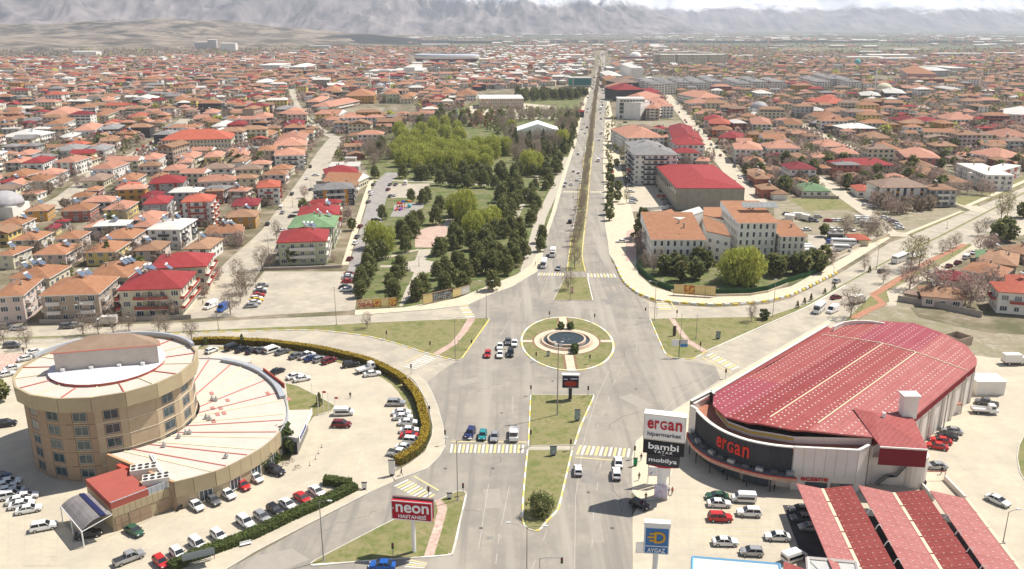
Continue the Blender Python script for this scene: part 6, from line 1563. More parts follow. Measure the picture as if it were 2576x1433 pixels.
# ================================================================ supermarket
SM = empty('supermarket', (118, 180, 0)); L3 = lambda p, z: (g(p, z)-SM.location)
ez = 10.0
m_sr = [M('market_roof_rose', (.36, .09, .082), (.40, .115, .105), .25, .6), M('market_roof_shaded', (.285, .055, .055), (.325, .07, .068), .3, .6), M('market_roof_clay', (.335, .08, .072), (.37, .095, .087), .3, .6), M('market_roof_sunlit', (.41, .13, .118), (.45, .155, .142), .25, .6), M('market_roof_wine', (.34, .072, .092), (.38, .09, .11), .2, .6)]  # strip tones carry roof age and painted sun and shade of the slopes
m_mwall = M('market_white_wall', (.72, .66, .60), (.66, .60, .54), .3); m_mfas = M('dark_red_soffit', (.20, .025, .03)); m_drum = M('charcoal_fascia', (.042, .042, .048), (.055, .055, .06), .3, .8, spec=.1); m_ycap = M('yellow_stripe', (.62, .40, .08)); m_wcap = M('white_coping', (.78, .75, .68))
# (ribs follow below)
RP = [(1795, 992), (1793, 1024), (1823, 1060), (1880, 1081), (1931, 1089), (1994, 1100), (2199, 1105), (2297, 1052), (2457, 918), (2457, 905), (2432, 877), (2372, 853), (2297, 828), (2214, 817), (2147, 813), (2094, 824), (1932, 924)]
R2 = [L3(p, ez).to_2d() for p in RP]
U = (L3((2094, 824), ez)-L3((1795, 992), ez)).to_2d().normalized(); V = Vector((U.y, -U.x))
for m_ in m_sr: ribs(m_, math.atan2(U.y, U.x), .33)
def clip(poly, nrm, c, keep_less=True):
    out = []; n = len(poly)
    for i in range(n):
        a, b_ = poly[i], poly[(i+1) % n]; da, db = a.dot(nrm)-c, b_.dot(nrm)-c
        if not keep_less: da, db = -da, -db
        if da <= 0: out.append(a)
        if (da < 0 < db) or (db < 0 < da): out.append(a+(b_-a)*(da/(da-db)))
    return out
vs0 = [p.dot(V) for p in R2]; us0 = [p.dot(U) for p in R2]; v0, v1 = min(vs0), max(vs0); u0, u1 = min(us0), max(us0)
cuts = [v0]+[L3(T('b3', *q), ez+1).to_2d().dot(V) for q in ((640, 700), (800, 850), (1130, 960))]+[v1]
zc = [0, 1.1, 1.7, 1.5, 0.1]
def zat(v):
    for i in range(4):
        if v <= cuts[i+1]+1e-6 or i == 3: return ez+zc[i]+(zc[i+1]-zc[i])*(v-cuts[i])/(cuts[i+1]-cuts[i])
ucut = [u0, u0+(u1-u0)*.28, u0+(u1-u0)*.52, L3(T('b3', 1530, 710), ez+1).to_2d().dot(U), u1]
sky_m = M('translucent_stud', (.66, .55, .51), rough=.5); dots = MB()
for i in range(4):
    vsub = [cuts[i]+(cuts[i+1]-cuts[i])*k/3 for k in range(4)]
    for j in range(4):
        for k in range(3):
            q = clip(clip(clip(clip(R2, V, vsub[k], False), V, vsub[k+1]), U, ucut[j], False), U, ucut[j+1])
            if len(q) < 3: continue
            b = MB(); a2 = sum(q[t-1].x*q[t].y-q[t].x*q[t-1].y for t in range(len(q)))
            if a2 < 0: q = q[::-1]
            top = [(p.x, p.y, zat(p.dot(V))) for p in q]; b.poly(top, 0); b.poly([(x, y, z-.35) for x, y, z in top][::-1], 0)
            for t in range(len(q)): s_ = (t+1) % len(q); b.poly([(top[t][0], top[t][1], top[t][2]-.35), (top[s_][0], top[s_][1], top[s_][2]-.35), top[s_], top[t]])
            mm = m_sr[4] if (j == 3 and i in (1, 2)) or (i == 0 and j == 0) else (m_sr[[0, 1, 2, 3][i]])
            b.build('roof_panel', mm, SM)
def rp_in(p): return inpoly(p, [(q.x, q.y) for q in R2])
vv = cuts[0]+1.2; ri = 0
while vv < cuts[4]-1.0:
    uu = u0+1
    while uu < u1-1:
        p = U*uu+V*vv; q = U*(uu+1.2)+V*(vv+.8)
        if rp_in(p) and rp_in(q) and (ri % 5 != 4):
            z = zat(vv)+.012; h1, h2 = U*.19, V*.14
            dots.poly([(*(p+a+c), zat((p+a+c).dot(V))+.02) for a, c in ((-h1, -h2), (h1, -h2), (h1, h2), (-h1, h2))])
        uu += 1.55 if ri % 2 else 1.7
    vv += 1.05 if ri % 2 else 1.75; ri += 1
stuff(dots.build('skylight_stud', sky_m, SM))
def capline(a, b_, z1, z2, w, mat, name, h=.25):
    p, q = Vector((*a, z1)), Vector((*b_, z2)); d = q-p; b = MB(); L_ = d.length; d.normalize(); n = Vector((-d.y, d.x, 0)).normalized()*w/2; up = Vector((0, 0, h))
    c = [p-n, q-n, q+n, p+n]; b.poly([v+up for v in c]); b.poly([c[0], c[1], c[1]+up, c[0]+up]); b.poly([c[2], c[3], c[3]+up, c[2]+up]); b.poly([c[3], c[0], c[0]+up, c[3]+up]); b.poly([c[1], c[2], c[2]+up, c[1]+up]); return b.build(name, mat, SM)
for i in (2, 3):
    vv = cuts[i]; us = [u for u in [u0+1+k*.5 for k in range(int((u1-u0)*2))] if rp_in(U*u+V*vv)]
    capline(U*(us[0]+4)+V*vv, U*(ucut[3])+V*vv, zat(vv), zat(vv), .24, m_rcream, 'roof_gutter', .12)
for a, c in zip(cuts, cuts[1:]): capline(U*ucut[3]+V*(a+.3 if a == v0 else a), U*ucut[3]+V*c, zat(a), zat(c), .2, m_rcream, 'roof_gutter', .14)
# walls under the roof
cen = sum(R2, Vector((0, 0)))/len(R2); R3 = [cen+(p-cen)*.975 for p in R2]; a2 = sum(R3[t-1].x*R3[t].y-R3[t].x*R3[t-1].y for t in range(len(R3))); R3o = R3 if a2 > 0 else R3[::-1]
b = MB(); b.prism([tuple(p) for p in R3o], 0, ez-.3, 0, top=False); b.build('wall', m_mwall, SM)
for i in range(len(R2)):
    a, c = R2[i], R2[(i+1) % len(R2)]; za, zb = zat(a.dot(V)), zat(c.dot(V)); name = 'eaves_fascia'
    if i in (6, 7, 8, 9):  # long right-hand side: deep dark red eaves band
        a_, c_ = cen+(a-cen)*.995, cen+(c-cen)*.995; b = MB(); b.poly([(*a_, ez-1.7), (*c_, ez-1.7), (*c_, zb-.1), (*a_, za-.1)]); d = (c_-a_).normalized(); nn = Vector((d.y, -d.x)); nn = nn if nn.dot(a_-cen) > 0 else -nn
        b.poly([(*(a_-nn*.4), ez-1.7), (*(c_-nn*.4), ez-1.7), (*(c_-nn*.4), zb-.1), (*(a_-nn*.4), za-.1)][::-1]); b.build('eaves_band', m_mfas, SM)
        k = int((c_-a_).length/6)
        for t in range(k+1): p = a_.lerp(c_, t/max(1, k))-nn*.25; b = MB(); b.box(-.28, .28, -.28, .28, 0, ez-1.7); b.build('wall_pier', m_mwall, SM, (p.x, p.y, 0))
    if i in (1, 2, 3, 4, 5):
        d = (c-a).normalized(); nn = Vector((d.y, -d.x)); nn = nn if nn.dot(a-cen) > 0 else -nn; a_, c_ = cen+(a-cen)*.98, cen+(c-cen)*.98
        b = MB(); b.poly([(*(a_+nn*.05), ez-1.1), (*(c_+nn*.05), ez-1.1), (*(c_+nn*.05), ez-.6), (*(a_+nn*.05), ez-.6)])
        if i < 5: b.build('yellow_stripe', m_ycap, SM)
# left annex strip with sloping red parapet and roof terrace behind the drum
Tt = [(1755, 1034), (1772, 1052), (1796, 1071), (1830, 1090), (1880, 1108), (1940, 1120), (1996, 1126)]; dz = 9.2
D2 = [L3(p, dz).to_2d() for p in Tt]; TC = curve([tuple(p) for p in D2], 3)
an = [Vector(p) for p in TC]+[L3((2160, 1134), dz).to_2d(), L3((2186, 1121), dz).to_2d()]+[cen+(R2[i]-cen)*.94 for i in (6, 5, 4, 3, 2, 1, 0, 16, 15)]+[L3((2082, 818), dz).to_2d(), L3((1740, 1016), dz).to_2d()]
a2 = sum(an[t-1].x*an[t].y-an[t].x*an[t-1].y for t in range(len(an))); an = an if a2 > 0 else an[::-1]
b = MB(); b.prism([tuple(p) for p in an], 4.0, dz-1.0, 0, 1); b.build('terrace', [m_mwall, M('terrace_roof', (.42, .19, .12), (.36, .15, .10), .5)], SM)
an2 = [cen+(p-cen)*.985 for p in an]
b = MB(); b.prism([tuple(p) for p in an2], 0, 4.0, 0, 0); b.build('ground_floor_wall', m_mwall, SM)
nT = len(TC)
for i in range(0, nT-1):
    a, c = Vector(TC[i]), Vector(TC[i+1]); d = (c-a).normalized(); nn = Vector((d.y, -d.x)); nn = nn if nn.y < 0 else -nn
    b = MB(); q = [a+nn*.35, c+nn*.35, c-nn*.15, a-nn*.15]; a2 = sum(q[t-1].x*q[t].y-q[t].x*q[t-1].y for t in range(4)); q = q if a2 > 0 else q[::-1]
    b.prism([tuple(p) for p in q], 3.9, dz); b.build('fascia_panel', m_drum, SM)
    b = MB(); q = [a+nn*.45, c+nn*.45, c-nn*.25, a-nn*.25]; q = q if a2 > 0 else q[::-1]; b.prism([tuple(p) for p in q], dz, dz+.22); b.build('coping', m_wcap, SM)
def wallseg(a, c, z0, z1, mat, name, th=.4, cap=True):
    d = (c-a).normalized(); nn = Vector((d.y, -d.x))*th/2; b = MB(); b.prism([tuple(p) for p in (a-nn, c-nn, c+nn, a+nn)], z0, z1); 
    b.build(name, mat, SM)
    if cap: b = MB(); b.prism([tuple(p) for p in (a-nn*1.4, c-nn*1.4, c+nn*1.4, a+nn*1.4)], z1, z1+.2); b.build('coping', m_wcap, SM)
w1, w2 = L3((1998, 1126), dz).to_2d(), L3((2160, 1134), dz).to_2d()
for i in range(6): wallseg(w1.lerp(w2, i/6+.002), w1.lerp(w2, (i+1)/6-.002), 3.1, dz, m_mwall, 'wall_panel')
wallseg(w2, L3((2186, 1121), dz).to_2d(), 0, dz, m_mwall, 'wall_panel'); wallseg(w1, w2, 0, 3.1, m_mwall, 'shop_front', .3, False)
l1, l2 = L3((1745, 1016), dz+.6).to_2d(), L3((2082, 818), dz+.6).to_2d()
for i in range(10): wallseg(l1.lerp(l2, i/10+.001), l1.lerp(l2, (i+1)/10-.001), 0, dz+.5, m_mwall, 'side_parapet', .4)
b = MB(); s1, s2 = cen+(R2[0]-cen)*.99, cen+(R2[15]-cen)*.99; b.poly([(*l1, dz+.1), (*l2, dz+.1), (*s2, ez-.36), (*s1, ez-.36)][::-1]); b.build('side_roof', m_sr[2], SM)
# curved parapet at the back corner
bk = [L3(p, ez+1.2).to_2d() for p in curve(TP('b3', 660, 430, 760, 385, 900, 368, 1050, 375, 1170, 395), 2)]
for i in range(len(bk)-1): wallseg(bk[i], bk[i+1], ez-1, ez+1.3, m_mwall, 'back_parapet', .3)
# brown corner frame
cw_ = [L3(p, 10.6).to_2d() for p in ((1738, 1008), (1790, 982), (1797, 990))]
for i in range(2): wallseg(cw_[i], cw_[i+1], 0, 10.4, M('louvre_screen', (.12, .09, .085), (.17, .13, .115), 3), 'corner_screen', .4)
wallseg(cw_[0], Vector(TC[0]), 0, dz+.2, m_mwall, 'corner_wall', .4)
# street canopy
Cc = curve([tuple(L3(p, 3.7).to_2d()) for p in [(1727, 1087), (1733, 1104), (1750, 1126), (1785, 1151), (1830, 1169), (1880, 1184), (1940, 1197), (2006, 1204)]], 3)
m_lat = M('terracotta_lattice', (.55, .38, .29), (.42, .24, .17), 2.2)
TB = curve([tuple(p) for p in D2], 4)
for i in range(len(Cc)-1):
    a, c = Vector(Cc[i]), Vector(Cc[i+1]); t0, t1 = i/(len(Cc)-1), (i+1)/(len(Cc)-1); ia, ic = Vector(TB[int(t0*(len(TB)-1))]), Vector(TB[int(t1*(len(TB)-1))])
    b = MB(); q = [(*a, 3.6), (*c, 3.6), (*ic, 3.75), (*ia, 3.75)]; b.poly(q); b.poly([(x, y, z-.3) for x, y, z in q][::-1]); b.build('canopy_slab', M('canopy_sheet_dark', (.13, .13, .135), (.22, .2, .2), .8), SM)
    d = (c-a).normalized(); nn = Vector((d.y, -d.x)); nn = nn if nn.y < 0 else -nn
    b = MB(); b.poly([(*(a+nn*.05), 2.75), (*(c+nn*.05), 2.75), (*(c+nn*.05), 3.55), (*(a+nn*.05), 3.55)]); b.poly([(*(a-nn*.1), 2.75), (*(c-nn*.1), 2.75), (*(c-nn*.1), 3.55), (*(a-nn*.1), 3.55)][::-1]); b.build('lattice_panel', m_lat, SM)
    b = MB(); b.tube((*(a+nn*.1), 3.62), (*(c+nn*.1), 3.62), .12, 5); b.build('red_rim', M('neon_red_trim', (.60, .06, .04)), SM)
    if i % 3 == 0: b = MB(); b.tube((*(a-nn*.3), 0), (*(a-nn*.3), 3.3), .13, 6); b.build('canopy_post', m_dark, SM)
    if i % 2 == 0:
        m_ = (a+c+ia+ic)/4; b = MB(); b.box(-.7, .7, -.5, .5, 3.75, 4.5); o = b.build('air_conditioner', M('unit_dark', (.10, .10, .105)) if i % 4 else m_met, SM, (m_.x, m_.y, 0)); o.rotation_euler = (0, 0, math.atan2(d.y, d.x))
for i in range(3, len(Cc)-4, 2):
    t0 = i/(len(Cc)-1); a = Vector(TB[int(t0*(len(TB)-1))]); a2_ = Vector(TB[min(len(TB)-1, int(t0*(len(TB)-1))+1)]); d = (a2_-a).normalized(); nn = Vector((d.y, -d.x)); nn = nn if nn.y < 0 else -nn; p = a+nn*.25
    b = MB(); b.box(-1.3, 1.3, -.1, .1, .2, 2.8); o = b.build('shop_window', m_glass if i % 4 else M('poster_pale', (.55, .52, .5), (.3, .3, .33), 1.5), SM, (p.x, p.y, 0)); o.rotation_euler = (0, 0, math.atan2(d.y, d.x))
# lettering on the drum, letter by letter round the curve
m_lred = M('letter_red', (.62, .05, .035), rough=.4)
SC = [0]
for a, c in zip(TC, TC[1:]): SC.append(SC[-1]+(Vector(c)-Vector(a)).length)
def on_curve(s):
    for i in range(len(SC)-1):
        if s <= SC[i+1] or i == len(SC)-2:
            t = (s-SC[i])/(SC[i+1]-SC[i]); a, c = Vector(TC[i]), Vector(TC[i+1]); d = (c-a).normalized(); nn = Vector((d.y, -d.x)); nn = nn if nn.y < 0 else -nn; return a.lerp(c, t), nn, d
tgt0, tgt1 = L3((1802, 1100), 7.5).to_2d(), L3((1886, 1135), 7.5).to_2d()
s0 = min(SC, key=lambda s: (on_curve(s)[0]-tgt0).length); s1 = min([SC[-1]*k/200 for k in range(200)], key=lambda s: (on_curve(s)[0]-tgt1).length); s0 = min([SC[-1]*k/200 for k in range(200)], key=lambda s: (on_curve(s)[0]-tgt0).length)
ws = {'e': 1.0, 'r': .72, 'G': 1.05, 'a': 1.0, 'n': 1.0}; tot = sum(ws[c] for c in 'erGan'); acc = 0
for ch in 'erGan':
    w_ = ws[ch]; s = s0+(s1-s0)*(acc+w_/2)/tot; acc += w_; p, nn, d = on_curve(s); me = textmesh(ch, 1, m_lred, .05)
    xs = [v.co.x for v in me.vertices]; ys = [v.co.y for v in me.vertices]; kx = (s1-s0)/tot*w_*.84/(max(xs)-min(xs)); ky = 2.35/(max(ys)-min(ys)); mx_, my_ = (max(xs)+min(xs))/2, min(ys)
    for v in me.vertices: v.co.x = (v.co.x-mx_)*kx; v.co.y = (v.co.y-my_)*ky; v.co.z *= 2
    o = place(me, 'letter', SM, (*(p+nn*.5), 5.6)); o.rotation_euler = (math.pi/2, 0, math.atan2(d.y, d.x) if d.x > 0 else math.atan2(-d.y, -d.x))
d = (w2-w1).normalized(); rzw = math.atan2(d.y, d.x)
letters('eczane', 1.5, m_lred, SM, (*(w1.lerp(w2, .36)+Vector((d.y, -d.x))*.35), 2.75), (math.pi/2, 0, rzw), .06, width=5.2)
for t in (.4, .8): p = w1.lerp(w2, t)+Vector((d.y, -d.x))*.2; b = MB(); b.box(-2.1, 2.1, -.06, .06, .1, 1.9); b.build('shop_window', m_glass, SM, (p.x, p.y, 0), rot=rzw)
# hipped extension, stair, stack on the right
hx_ = [Vector((*L3(p, z).to_2d(), z)) for p, z in (((2144, 1026), 11.6), ((2214, 1123), 10.2), ((2334, 1130), 10.2), ((2300, 1056), 10.3), ((2199, 1040), 11.9))]
b = MB(); b.poly([hx_[0], hx_[1], hx_[4]]); b.poly([hx_[1], hx_[2], hx_[4]]); b.poly([hx_[2], hx_[3], hx_[4]]); b.poly([hx_[3], hx_[0], hx_[4]]); b.build('corner_roof', m_sr[0], SM)
b = MB(); q = [hx_[1], hx_[2], hx_[3]]
b.poly([(q[0].x, q[0].y, 6.2), (q[1].x, q[1].y, 6.2), q[1], q[0]]); b.build('corner_recess', m_mfas, SM)
capline(hx_[1].to_2d(), hx_[2].to_2d(), 9.9, 9.9, .5, m_wcap, 'eaves_gutter', .3)
q = [L3(p, 5.8).to_2d() for p in ((2186, 1150), (2310, 1160), (2330, 1130), (2290, 1080), (2190, 1110))]; a2 = sum(q[t-1].x*q[t].y-q[t].x*q[t-1].y for t in range(5)); q = q if a2 > 0 else q[::-1]
b = MB(); b.prism([tuple(p) for p in q], 0, 5.8); b.build('rear_block', m_mwall, SM)
p = L3(T('c3', 1470, 600), 0); b = MB(); n = 18; b.prism([(2.6*math.cos(2*math.pi*i/n), 2.6*math.sin(2*math.pi*i/n)) for i in range(n)], 0, 6.6); b.build('round_tower', m_mwall, SM, (p.x, p.y+1.5, 0))
st0, st1 = L3(T('c3', 1090, 570), .2), L3(T('c3', 1190, 495), 2.2); st2, st3 = L3(T('c3', 1280, 490), 2.2), L3(T('c3', 1520, 240), 9)
def stair(p, q, n, nm):
    for i in range(n): c = p.lerp(q, (i+.5)/n); b = MB(); b.box(-.35, .35, -.6, .6, -.06, .06); b.build(nm, m_met, SM, tuple(c), rot=math.atan2((q-p).y, (q-p).x))
    b = MB(); b.tube(p+Vector((0, -.6, .9)), q+Vector((0, -.6, .9)), .05, 4); b.tube(p+Vector((0, -.6, 0)), q+Vector((0, -.6, 0)), .09, 4); b.tube(p+Vector((0, .6, 0)), q+Vector((0, .6, 0)), .09, 4); b.build('stair_rail', m_dark, SM)
stair(st0, st1, 9, 'stair_tread'); stair(st1, st2, 5, 'stair_tread'); stair(st2, st3, 22, 'stair_tread')
p = L3(T('b3', 1400, 1300), 10.4); b = MB(); b.box(-1.5, 1.5, -1.1, 1.1, 9.8, 14.6); b.box(-1.8, 1.8, -1.4, 1.4, 14.6, 15.0); b.build('ventilation_stack', WALL['w'][0], SM, (p.x, p.y, 0))
p = L3(T('b3', 1160, 1360), 11); b = MB(); b.tube((0, 0, 10.5), (0, 0, 12.6), .35, 8); b.build('flue', m_tank, SM, (p.x, p.y, 0))
for f_ in (.2, .5, .8):
    p = hx_[3].to_2d().lerp(R2[8], f_); b = MB(); b.tube((0, 0, 0), (0, 0, 9.4), .13, 6); b.build('downpipe', m_met, SM, (p.x+.3, p.y-.1, 0))
tag(SM, 'big supermarket with rounded red sheet roof and charcoal curved front', 'supermarket')
# loading yard behind it
R = empty('loading_box', g(T('b3', 2190, 1080))); b = MB(); b.box(-3.5, 3.5, -2, 3, 0, 3.6); b.build('body', WALL['w'][0], R); b = MB(); b.box(-3.7, 3.7, -2.2, 3.2, 3.6, 3.75); b.build('lid', m_wcap, R); tag(R, 'plain white container in the loading yard behind the supermarket', 'container')
R = empty('gatehouse', g(T('b3', 1850, 1280))); b = MB(); b.box(-1.3, 1.3, -1, 1, 0, 2.3); b.build('wall', m_mwall, R); b = MB(); hip(b, 2.6, 2, 2.3, .7, .25); b.build('roof', [ROOF['P'][0], ROOF['P'][0]], R); tag(R, 'tiny hut with salmon roof at the supermarket side wall', 'hut')
R = empty('roofless_hut', g(T('b3', 1900, 600))); 
for x0, x1, y0, y1 in ((-3, 3, -2.6, -2.4), (-3, 3, 2.4, 2.6), (-3, -2.8, -2.4, 2.4), (2.8, 3, -2.4, 2.4)): b = MB(); b.box(x0, x1, y0, y1, 0, 2.8); b.build('wall', WALL['t'][0], R, rot=.0)
b = MB(); b.box(-1.5, 1.2, -1.2, 1.6, 0, .8); b.build('debris', m_conc, R); R.rotation_euler = (0, 0, .5); tag(R, 'small roofless brick hut on the waste ground behind the supermarket', 'hut')
# ================================================================ butterfly carports
m_cp1 = [M('carport_red_sunlit', (.42, .15, .135), (.45, .18, .16), .2, .55), M('carport_red_shaded', (.31, .07, .06), (.35, .085, .075), .3, .55)]  # one red sheet, sun and shade of the slopes put into its colour
gx = lambda x, y, z: g(T('c3', x, y), z)
edges = [((285, 570), (660, 1560), 5.6), ((545, 622), (985, 1560), 4.3), ((840, 590), (1415, 1560), 5.6), ((905, 587), (1460, 1560), 5.6), ((1262, 662), (1850, 1560), 4.3), ((1570, 635), (2260, 1560), 5.6), ((1625, 640), (2310, 1560), 5.6), ((1995, 722), (2680, 1560), 4.3)]
E3 = [(gx(*a, z), gx(*b_, z)) for a, b_, z in edges]
# make all run parallel along one direction and equal length
dC = (E3[1][1]-E3[1][0]).normalized(); LC = 44.0
for m_ in m_cp1: ribs(m_, math.atan2(dC.y, dC.x)+math.pi/2, .4, .84)
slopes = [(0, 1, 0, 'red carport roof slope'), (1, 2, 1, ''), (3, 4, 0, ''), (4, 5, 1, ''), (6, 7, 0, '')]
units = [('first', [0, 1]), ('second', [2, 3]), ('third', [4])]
CPT = []
for ui, (nm, ss_) in enumerate(units):
    base = E3[slopes[ss_[0]][0]][0].copy(); base.z = 0; R = empty('carport', base); CPT.append(R)
    for si in ss_:
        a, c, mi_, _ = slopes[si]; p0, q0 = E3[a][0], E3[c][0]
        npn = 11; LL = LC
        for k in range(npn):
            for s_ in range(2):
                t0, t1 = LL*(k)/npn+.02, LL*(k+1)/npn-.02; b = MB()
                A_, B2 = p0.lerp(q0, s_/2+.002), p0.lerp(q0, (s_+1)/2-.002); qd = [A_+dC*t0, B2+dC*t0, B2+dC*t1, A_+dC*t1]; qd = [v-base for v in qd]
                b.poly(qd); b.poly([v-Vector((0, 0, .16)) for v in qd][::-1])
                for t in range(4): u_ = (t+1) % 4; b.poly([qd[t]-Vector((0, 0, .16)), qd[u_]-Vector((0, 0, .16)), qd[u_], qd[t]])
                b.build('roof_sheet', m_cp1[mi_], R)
        db = MB()
        for k in range(26):
            for s_ in range(4):
                c_ = p0.lerp(q0, (s_+.6)/4.4)+dC*(1+k*1.68)-base+Vector((0, 0, .03)); db.poly([c_+Vector((x, y, 0)) for x, y in ((-.2, -.05), (.2, -.03), (.2, .06), (-.2, .04))])
        stuff(db.build('fixing_plate', sky_m, R))
    lowi = slopes[ss_[0]][1]; lo = E3[lowi][0]
    b = MB()
    for k in range(9):
        a_, c_ = lo+dC*(LC*k/9+.2)-base, lo+dC*(LC*(k+1)/9-.2)-base; d = (c_-a_); n_ = Vector((-dC.y, dC.x, 0))*.28
        b2 = MB(); b2.poly([a_-n_+Vector((0, 0, .12)), c_-n_+Vector((0, 0, .12)), c_+n_+Vector((0, 0, .12)), a_+n_+Vector((0, 0, .12))]); b2.poly([a_-n_-Vector((0, 0, .2)), c_-n_-Vector((0, 0, .2)), c_-n_+Vector((0, 0, .12)), a_-n_+Vector((0, 0, .12))]); b2.build('gutter', m_rcream, R)
        if True: b3 = MB(); b3.tube((a_.x, a_.y, 0), (a_.x, a_.y, 4.1), .14, 6); b3.build('post', m_tank, R)
for a, c in ((2, 3), (5, 6)):
    for k in range(2, 9):
        p, q = E3[a][0]+dC*LC*k/9, E3[c][0]+dC*LC*k/9; R = CPT[0 if a == 2 else 1]; b = MB(); pts = [p.lerp(q, t/6)+Vector((0, 0, .9*math.sin(math.pi*t/6))) for t in range(7)]; b.path([v-R.location for v in pts], .09, 5); b.build('hoop', m_wcap, R)
for R, t in zip(CPT, ('nearest the shop wall and totem side', 'in the middle of the row', 'along the service road')): tag(R, 'butterfly-roofed red carport '+t, 'carport', 'red butterfly carports')
# petrol canopy corner with blue edge, and low white-framed skylight roof at the bottom edge
R = empty('petrol_station_roof', g((1860, 1500))); q = [g(p, 5)-R.location for p in [(1742, 1402), (1960, 1420), (1990, 1560), (1735, 1560)]]
b = MB(); b.prism([(p.x, p.y) for p in q][::-1], 4.3, 5.0, 0, 1); b.build('roof', [M('sky_blue_trim', (.18, .42, .66)), M('pale_green_sheet', (.60, .62, .55), (.54, .56, .5), 1)], R)
b = MB()
for i in range(4): 
    p, n_ = q[i], q[(i+1) % 4]; b.tube((p.x, p.y, 5.02), (n_.x, n_.y, 5.02), .22, 4)
b.build('edge_trim', M('sky_blue_trim'), R)
for f_ in (.2, .8): p = q[0].lerp(q[3], .6).lerp(q[1].lerp(q[2], .6), f_); b = MB(); b.tube((p.x, p.y, 0), (p.x, p.y, 4.3), .25, 8); b.build('column', m_tank, R)
tag(R, 'flat canopy roof with light blue edge at the bottom of the forecourt', 'canopy')
R = empty('skylight_block', g((2090, 1520))); q = [g(p, 5.5)-R.location for p in [(2031, 1402), (2154, 1413), (2190, 1560), (2045, 1560)]]
b = MB(); b.prism([(p.x, p.y) for p in q][::-1], 0, 5.2, 0, 1); b.build('wall', [m_mwall, M('skylight_pale', (.52, .52, .48), (.45, .45, .43), .6, .3)], R)
for i in range(4): p, n_ = q[i], q[(i+1) % 4]; b = MB(); b.tube((p.x, p.y, 5.35), (n_.x, n_.y, 5.35), .3, 4); b.build('kerb_beam', m_mwall, R)
b = MB(); b.tube((q[0].x, q[0].y, 5.3), (q[2].x, q[2].y, 5.3), .08, 4); b.build('glazing_bar', m_tank, R)
tag(R, 'pale skylight roof with cream frame beside the carports', 'building')
R = empty('kiosk_roof', g((2000, 1500))); q = [g(p, 5.0)-R.location for p in [(1972, 1412), (2030, 1432), (2040, 1560), (1975, 1560)]]; b = MB(); b.prism([(p.x, p.y) for p in q][::-1], 0, 4.9, 0, 1); b.build('wall', [m_mwall, m_sr[2]], R); tag(R, 'small red ribbed kiosk roof at the bottom edge between the pale roofs', 'building')
# trolley ramp with red rail
R = empty('ramp', g(T('c3', 1720, 640))); b = MB()
for x in (-3, 3): b.box(x-.2, x+.2, -4, 4, 0, 1.1)
b.build('side_wall', m_mwall, R); b = MB(); b.tube((-3, 4, 1.9), (3, 4, 1.9), .09, 5); b.tube((-3, 4, 0), (-3, 4, 1.9), .07, 5); b.tube((3, 4, 0), (3, 4, 1.9), .07, 5); b.build('rail', m_redtrim, R); tag(R, 'cream ramp with a red barrier rail beside the service road', 'ramp')
# ---------------------------------------------------------------- vehicles
m_tyre = M('tyre_rubber', (.025, .025, .025)); m_rim = M('wheel_rim', (.45, .45, .46), rough=.35, metal=.7); m_cgl = M('car_glass', (.015, .02, .025), rough=.08, spec=.7)
m_lamp = M('headlight_lens', (.75, .75, .72), rough=.15); m_tail = M('tail_light', (.45, .02, .02), rough=.25); m_plast = M('dark_bumper', (.05, .05, .052), rough=.6)
PAINT = {k: M('paint_'+n, c, rough=.28, spec=.5, metal=mt) for k, (n, c, mt) in {'w': ('white', (.80, .79, .76), 0), 's': ('silver', (.42, .42, .42), .4), 'g': ('grey', (.16, .16, .165), .3), 'b': ('black', (.018, .018, .022), 0), 'r': ('red', (.48, .025, .025), 0), 'm': ('maroon', (.17, .02, .025), .2), 'n': ('navy', (.03, .045, .14), .2), 'u': ('blue', (.02, .11, .42), .1), 't': ('teal', (.02, .24, .25), 0), 'e': ('green', (.035, .10, .06), .1), 'y': ('yellow', (.75, .48, .03), 0), 'o': ('orange', (.68, .16, .04), 0)}.items()}
CN = {'w': 'white', 's': 'silver', 'g': 'grey', 'b': 'black', 'r': 'red', 'm': 'maroon', 'n': 'navy', 'u': 'bright blue', 't': 'teal', 'e': 'dark green', 'y': 'yellow', 'o': 'orange'}
def wheelm(r=.32, w=.22):
    b = MB(); b.tube((0, -w/2, 0), (0, w/2, 0), r, 12, 0); b.tube((0, -w/2-.012, 0), (0, w/2+.012, 0), r*.6, 8, 1); return b.mesh('wheel', [m_tyre, m_rim])
WH, WHB = wheelm(), wheelm(.45, .28)
def station(x, hw, z0, zb, zt): # ring of the lower body: sill, waist, shoulder
    return [(x, -hw*.93, z0), (x, -hw, zb), (x, -hw*.92, zt), (x, 0, zt+.03), (x, hw*.92, zt), (x, hw, zb), (x, hw*.93, z0), (x, 0, z0)]
